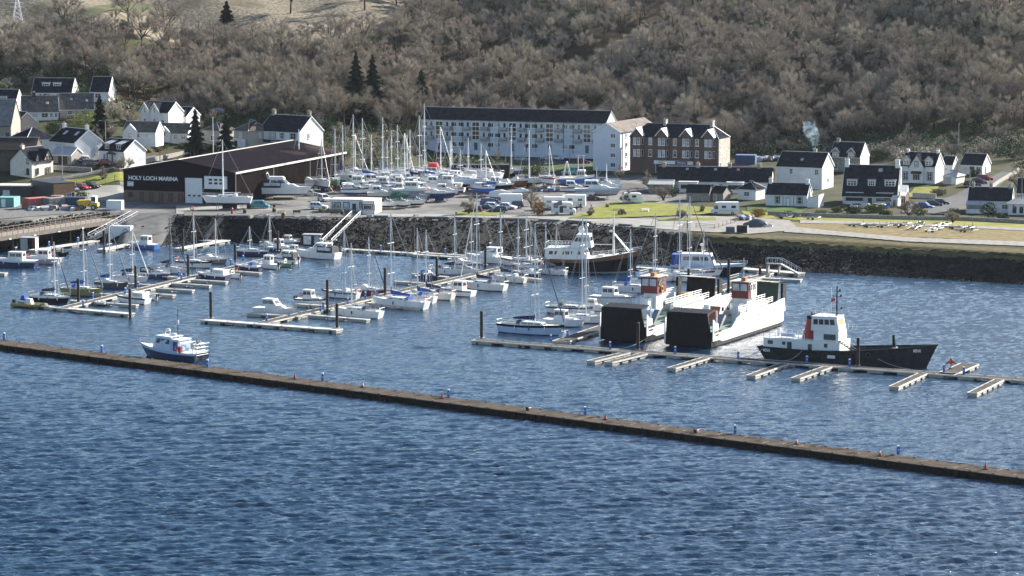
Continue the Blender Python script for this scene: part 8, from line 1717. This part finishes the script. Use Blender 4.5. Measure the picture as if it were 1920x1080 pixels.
for px, py, wp, hp, m, lab in [(927, 336, 58, 66, M_TWIG, 'large round bare tree left of the flats lawn'), (563, 290, 36, 30, M_TWIG, 'bare tree against the white pub gable'), (232, 322, 40, 40, M_TWIG, 'bare tree in front of the dormered cottage'), (192, 336, 26, 32, M_TWIG, 'small bare tree on the lane verge'), (880, 402, 40, 44, M_TWIG, 'bare round-topped tree beside the maroon car'), (997, 386, 40, 50, M_TWIG, 'sparse bare tree in the gravel parking'), (1110, 406, 20, 24, M_TWIG, 'small round bare tree at the left of the lawn'), (1163, 404, 16, 14, M_TWIG, 'dwarf bare tree in the middle of the lawn'), (1137, 390, 8, 10, M_TWIG, 'tiny sapling at the back of the lawn'), (1170, 382, 26, 34, M_TWIGB, 'pinkish bare tree left of the caravan'), (1247, 376, 44, 34, M_TWIGB, 'spreading bare tree before the old outhouse'), (1275, 411, 28, 26, M_TWIG, 'bare tree between the lawn and the road'), (1315, 398, 14, 16, M_TWIG, 'small bare tree left of the lone motorhome'), (1785, 417, 34, 34, M_TWIG, 'pale bare tree in front of the small car park'), (1700, 406, 50, 30, M_TWIG, 'scrubby bare shrub in front of the small sheds'), (285, 268, 44, 26, M_TWIGP, 'pale straw-coloured shrub above the lane'), (215, 225, 50, 60, M_TWIGP, 'tall pale bare tree by the brown terrace'), (240, 238, 44, 56, M_TWIG, 'tall grey bare tree right of the narrow conifer'), (10, 175, 40, 40, M_TWIGP, 'pale bare tree at the upper left edge'), (765, 300, 50, 72, M_TWIGB, 'pinkish bare tree left of the long flats'), (722, 290, 50, 60, M_TWIG, 'brown bare tree behind the middle masts'), (1215, 352, 34, 40, M_TWIG, 'bare tree in front of the tenement shops'), (1160, 335, 24, 36, M_TWIGB, 'slim bare tree at the corner of the white end block'), (95, 392, 14, 22, M_GORSE, 'thin shrub against the grey workshop'), (1870, 270, 60, 90, M_TWIG, 'tall bare tree on the right above the bungalow'), (1215, 265, 70, 76, M_TWIGP, 'pale bare tree just behind the tenement roof'), (300, 285, 14, 12, M_BROWNL, 'russet shrub beside the lane'), (690, 312, 40, 38, M_TWIG, 'bare tree behind the shed end'), (30, 268, 20, 30, M_TWIGB, 'reddish bare shrub beside the pink-gabled house'), (1190, 372, 10, 16, M_TWIG, 'thin shrub beside the touring caravan')]:
    bush(px, py, wp, hp, m, lab, 'tree', 'bare_tree', twigs=True)
for i, (px, py, wp, hp) in enumerate([(72, 168, 44, 50), (150, 196, 30, 34), (222, 286, 30, 34), (262, 296, 26, 26), (330, 232, 40, 44), (368, 222, 44, 50), (402, 236, 36, 40), (455, 222, 44, 52), (520, 222, 44, 46), (180, 272, 34, 40), (205, 262, 40, 50), (590, 250, 44, 54), (640, 262, 44, 50), (60, 262, 28, 30), (345, 262, 24, 22), (140, 240, 30, 34), (1665, 296, 44, 44), (1700, 282, 50, 56), (1790, 296, 50, 60), (1560, 268, 50, 50), (1430, 280, 60, 60), (1850, 296, 44, 50), (1545, 335, 26, 30), (1905, 352, 40, 44), (1470, 290, 40, 40)]):
    bush(px, py, wp, hp, [M_TWIG, M_TWIGP, M_TWIGB][i % 3], 'bare garden tree among the village houses' if px < 1000 else 'bare tree between the right-hand houses and the wood', 'tree', 'bare_tree', twigs=True, grp='bare trees in the village gardens' if px < 1000 else 'bare trees behind the right-hand houses')
for i, (px, py, wp, hp) in enumerate([(240, 212, 34, 16), (300, 203, 40, 16), (415, 252, 24, 14), (350, 276, 30, 10), (130, 254, 26, 16), (165, 290, 22, 9), (15, 300, 20, 12), (210, 300, 14, 8), (395, 284, 30, 12), (1790, 402, 26, 12), (1660, 404, 26, 10), (1540, 404, 26, 10), (1480, 404, 24, 9), (1725, 404, 30, 14), (1880, 412, 24, 12)]):
    bush(px, py, wp, hp, [M_IVY, M_GORSE][i % 2], 'low shrub in the village gardens' if px < 1000 else 'low shrub along the right-hand garden wall', 'bush', 'shrub', 1., grp='village garden shrubs' if px < 1000 else 'shrubs along the garden wall')
# ---- lamp posts, poles, small furniture
def post(label, px, y0, y1, kind='lamp', name='street_lamp', cat='lamp post', m=GREYM):
    p = hit(px, y1); hh = (y1 - y0) / mpp_at(p); t = thing(name, label, cat, p); b = MB(); b.tube((0, 0, 0), (0, 0, hh), .13, m, .07, 6); b.build('pole', t)
    if kind == 'lamp': b = MB(); b.tube((0, 0, hh), (-1.2, 0, hh + .12), .06, m, n=5); b.box(-1.7, -1.0, -.14, .14, hh + .04, hh + .2, m); b.build('lamp_head', t)
    elif kind == 'ring': b = MB(); b.torus((0, -.15, hh - .3), .38, .12, RING, 'y'); b.build('lifebuoy', t)
    elif kind == 'flag': b = MB(); b.blob((0, 0, hh), (.15, .15, .15), m, 6, 4); b.build('finial', t)
    elif kind == 'wire': b = MB(); b.box(-.9, .9, -.06, .06, hh - .5, hh - .35, m); b.build('crossarm', t)
    return t
for a in [('street lamp beside the narrow conifer', 198, 227, 268), ('tall lamp between the pub and the stored masts', 648, 240, 300), ('lamp in front of the flats', 963, 263, 300), ('lamp before the four-storey block', 1068, 277, 302), ('lamp on the sloping lane at right', 1818, 317, 362), ('lamp post on the left works yard pier', 117, 272, 334), ('lamp post at the lane bend above the lawn', 358, 287, 306)]: post(*a)
post('tall white flagpole behind the marina shed', 400, 221, 300, 'flag', 'flagpole', 'flagpole', FRAMEW); post('utility pole below the white villas', 300, 276, 308, 'wire', 'utility_pole', 'pole', WOODF); post('utility pole right of the bungalow at the right edge', 1915, 330, 402, 'wire', 'utility_pole', 'pole', WOODF); post('pale pole in the right wood', 1797, 232, 290, 'flag', 'utility_pole', 'pole', GREYM); post('short pale pole in the right wood', 1871, 270, 288, 'flag', 'utility_pole', 'pole', GREYM); post('lifebuoy post with an orange ring at the top of the bank', 361, 388, 418, 'ring', 'lifebuoy_post', 'lifebuoy', WOODF)
def planter(label, px, py, stone=False):
    p = hit(px, py); t = thing('stone_block' if stone else 'planter', label, 'planter' if not stone else 'stone block', p, rnd()); b = MB()
    if stone: b.box(-.6, .6, -.3, .3, 0, .55, CONC, tx=.06, ty=.05); b.build('block', t)
    else: b.tube((0, 0, 0), (0, 0, .75), .35, BROWNP, .5, 8); b.build('tub', t); b = MB(); b.blob((0, 0, .9), (.45, .45, .35), M_GORSE, 7, 4); b.build('plant', t)
for px, py, lab in [(459, 401, 'planter with yellow flowers nearest the brown ramp'), (514, 399, 'planter left of the wooden picnic set'), (531, 408, 'dark planter at the quay edge'), (601, 400, 'wide planter under the white SUV'), (641, 403, 'planter with flowers beside the white gangway')]: planter(lab, px, py)
for px, py, lab in [(471, 409, 'pale stone block at the quay edge, leftmost'), (510, 409, 'pale stone block at the quay edge, second from left'), (557, 410, 'pale stone block at the quay edge right of the dark planter'), (597, 411, 'pale stone block at the quay edge, rightmost before the gangway'), (489, 409, 'small dark block between the two left pale ones'), (577, 409, 'small dark block between the two right pale ones'), (692, 407, 'rounded boulder beside the gangway top'), (780, 406, 'boulder at the road edge before the yard entrance')]: planter(lab, px, py, True)
def bench(label, px, py, m=WOODM, table=False):
    p = hit(px, py); t = thing('picnic_table' if table else 'bench', label, 'picnic table' if table else 'bench', p, R(-8)); b = MB(); b.box(-.9, .9, -.25, .25, .42, .48, m) if not table else b.box(-.9, .9, -.4, .4, .72, .78, m); b.build('table_top' if table else 'seat', t)
    if table:
        for y in (-.8, .8): b = MB(); b.box(-.9, .9, y - .14, y + .14, .43, .48, m); b.build('seat', t)
    else: b = MB(); b.box(-.9, .9, .22, .28, .5, .95, m); b.build('backrest', t)
    for x in (-.7, .7): b = MB(); b.box(x - .05, x + .05, -.7 if table else -.22, .7 if table else .22, 0, .42, m); b.build('leg', t)
bench('red-brown bench on the quay shingle', 556, 402, BROWNP); bench('wooden picnic table left of the planters', 495, 404, WOODF, True); bench('reddish bench near the white gangway', 627, 404, BROWNP); bench('wooden picnic table behind the dark planter', 529, 400, WOODF, True); bench('white picnic table on the bright lawn', 1210, 398, FRAMEW, True); bench('grey picnic table left of the dwarf tree', 1157, 396, WOODF, True)
p = hit(435, 402); t = thing('fire_point', 'red fire hydrant post on the quay', 'hydrant', p); b = MB(); b.tube((0, 0, 0), (0, 0, 1.3), .28, PR, .25, 8); b.build('post', t); b = MB(); b.tube((0, 0, 1.302), (0, 0, 1.55), .34, PR, .12, 8); b.build('cap', t)
p = hit(1382, 437); t = thing('steel_drum', 'rusty steel cylinder and block lying on the bank top', 'cylinder', p); b = MB(); b.tube((0, 0, .9), (2.2, -.5, .9), .85, PILEM, n=14); b.build('drum', t); b = MB(); b.tube((2.2, -.5, .9), (2.32, -.53, .9), .9, GALV, .9, 14); b.build('flange', t)
t = thing('concrete_block', 'dark square block left of the steel cylinder', 'block', hit(1370, 437)); b = MB(); b.box(-1, .9, 0, 1.6, 0, 1.3, PDG, tx=.05, ty=.05); b.build('block', t)
def heap(label, px, py, w_, h, m, name='gravel_heap'):
    p = hit(px, py); rg = np.random.RandomState(int(px)); b = MB(); rr = []
    for k in range(7): q = k / 6; rr.append([(p.x * 0 + w_ / 2 * (1 - q) * math.cos(a) * (1 + .15 * rg.normal()), w_ * .3 * (1 - q) * math.sin(a), h * (1 - (1 - q) ** 1.6)) for a in np.linspace(0, 6.283, 15)[:-1]])
    b.rings(rr, m); o = b.build(name); o.location = p; tag(o, label, 'heap')
heap('dark grey gravel heap beside the lone motorhome', 1420, 426, 7.5, 1.9, PDG); heap('low brown heap of turf on the gravel area', 1390, 414, 5, 1.0, BROWNP, 'turf_heap')
JUNK = [paint('scrap_%d' % i, c, .8) for i, c in enumerate(((.4, .4, .38), (.12, .13, .14), (.25, .12, .07), (.08, .16, .3), (.5, .48, .42)))]
def junk(label, px0, px1, py, n, kind):
    p = hit((px0 + px1) / 2, py); s = mpp_at(p); w_ = (px1 - px0) / s; b = MB(); 
    for i in range(n): x, y = (rnd() - .5) * w_, (rnd() - .5) * 5; q = .3 + rnd() * .7; z = rnd() * .8 * (1 - abs(x) / w_); b.M = Matrix.Translation((x, y, z)) @ Matrix.Rotation(rnd() * 3, 4, 'Z') @ Matrix.Rotation(rnd() - .5, 4, 'X'); b.box(-q, q, -q * .5, q * .5, -.3, q * .6, JUNK[i % 5], tx=.1)
    o = b.build(kind); o.location = p; tag(o, label, 'scrap', kind='stuff')
junk('jumbled scrap heap behind the brown board fence', 1418, 1500, 300, 170, 'scrap_heap'); junk('scattered gear between the containers and the pier', 55, 150, 394, 60, 'yard_clutter'); junk('clutter of gear along the foot of the black shed wall', 560, 640, 352, 40, 'yard_clutter'); junk('odds and ends around the stored boats near the parking', 1010, 1060, 358, 50, 'yard_clutter'); junk('dark clutter beside the lone motorhome fence', 1385, 1410, 412, 30, 'yard_clutter'); junk('garden clutter in front of the three-dormer house', 1600, 1680, 389, 40, 'garden_clutter')
run_fence('wire_fence', 'wooden post fence around the end of the gravel area', [(1305, 428), (1340, 430), (1385, 416)], 1.1, WOODF, 'rail', 2.5)
for k, (x0, x1, y0, y1) in enumerate([(700, 728, 406.5, 407), (795, 840, 408.5, 409.5), (852, 905, 409.5, 410.5), (920, 985, 411.5, 413), (1010, 1050, 413, 414.5), (1062, 1108, 415, 419), (1160, 1185, 422, 423.5), (1200, 1228, 425, 427)]):
    A, B = hit(x0, y0), hit(x1, y1); d = B - A; b = MB(); b.box(0, d.length, -.2, .2, -.1, .35, PDG, ty=.05); o = b.build('kerb_beam'); o.location = A; o.rotation_euler = (0, 0, math.atan2(d.y, d.x)); tag(o, ['first', 'second', 'third', 'fourth', 'fifth', 'sixth', 'seventh', 'last'][k] + ' low dark timber kerb from the gangway along the bank top', 'kerb', 'timber kerbs on the bank edge')
# pylon on the moor
p = hit(33, 44); t = thing('pylon', 'small white lattice pylon on the moor at the top left', 'pylon', p); b = MB(); hh = 8
for sx, sy in ((-1, -1), (1, -1), (1, 1), (-1, 1)): b.tube((sx * 1.5, sy * 1.5, 0), (sx * .3, sy * .3, hh), .1, FRAMEW, n=4)
for k in range(6): z = hh * k / 6; q = 1.5 - 1.2 * k / 6; q2 = 1.5 - 1.2 * (k + 1) / 6; b.tube((-q, -q, z), (q2, -q2, z + hh / 6), .06, FRAMEW, n=3); b.tube((q, -q, z), (-q2, -q2, z + hh / 6), .06, FRAMEW, n=3)
b.build('lattice', t); b = MB()
for z in (5.2, 6.6, 7.7): b.tube((-2.2, 0, z), (2.2, 0, z), .12, FRAMEW, n=4)
b.build('cross_arms', t)
# ---- smoke
def smoke():
    p = hit(1524, 325); m = bpy.data.materials.new('smoke'); m.use_nodes = True; n = m.node_tree.nodes; l = m.node_tree.links; n.remove(n['Principled BSDF']); out = n['Material Output']; pv = n.new('ShaderNodeVolumePrincipled'); pv.inputs['Color'].default_value = (.55, .78, .95, 1); pv.inputs['Anisotropy'].default_value = .5
    tc = n.new('ShaderNodeTexCoord'); no = n.new('ShaderNodeTexNoise'); no.inputs['Scale'].default_value = .75; no.inputs['Detail'].default_value = 4; l.new(tc.outputs['Object'], no.inputs['Vector']); mr = n.new('ShaderNodeMapRange'); mr.inputs[1].default_value = .45; mr.inputs[2].default_value = .68; mr.inputs[4].default_value = .32; l.new(no.outputs[0], mr.inputs[0]); l.new(mr.outputs[0], pv.inputs['Density']); l.new(pv.outputs[0], out.inputs['Volume'])
    b = MB(); rr = []
    for k in range(10):
        q = k / 9; z = 6.2 + q * 7.5; r = .35 + 2.6 * math.sin(min(1, q * 1.15) * 2.6) ** 1.0 * (q ** .8) + .1; cx = .2 - 1.0 * q + .5 * math.sin(q * 5)
        rr.append([(cx + r * math.cos(a) * (1 + .12 * math.sin(3 * a + k)), r * .8 * math.sin(a), z) for a in np.linspace(0, 6.283, 13)[:-1]])
    b.rings(rr, m); o = b.build('smoke', smooth=True); o.location = p; tag(o, 'pale blue chimney smoke rising in front of the dark wood', 'smoke', kind='stuff')
    t, W = house('small dark-roofed cottage whose chimney is smoking', 1512, 1548, 325, -20, 6, 2.8, 2.2, STONE, SLATE); chimney(t, W * .3, 3, 4.5, 6.2, m=CHIM, pots=1)
smoke()
# ================================================================ haze: thin even air round the whole scene
def haze():
    m = bpy.data.materials.new('haze'); m.use_nodes = True; n = m.node_tree.nodes; l = m.node_tree.links; n.remove(n['Principled BSDF'])
    v = n.new('ShaderNodeVolumePrincipled'); v.inputs['Color'].default_value = (.80, .88, 1, 1); v.inputs['Density'].default_value = .000014; v.inputs['Anisotropy'].default_value = .35
    l.new(v.outputs[0], n['Material Output'].inputs['Volume']); b = MB(); b.box(-440, 440, -12, 1515, -4.5, 118, m); o = b.build('haze'); tag(o, 'thin pale blue haze softening the far hillside', kind='stuff')
haze()
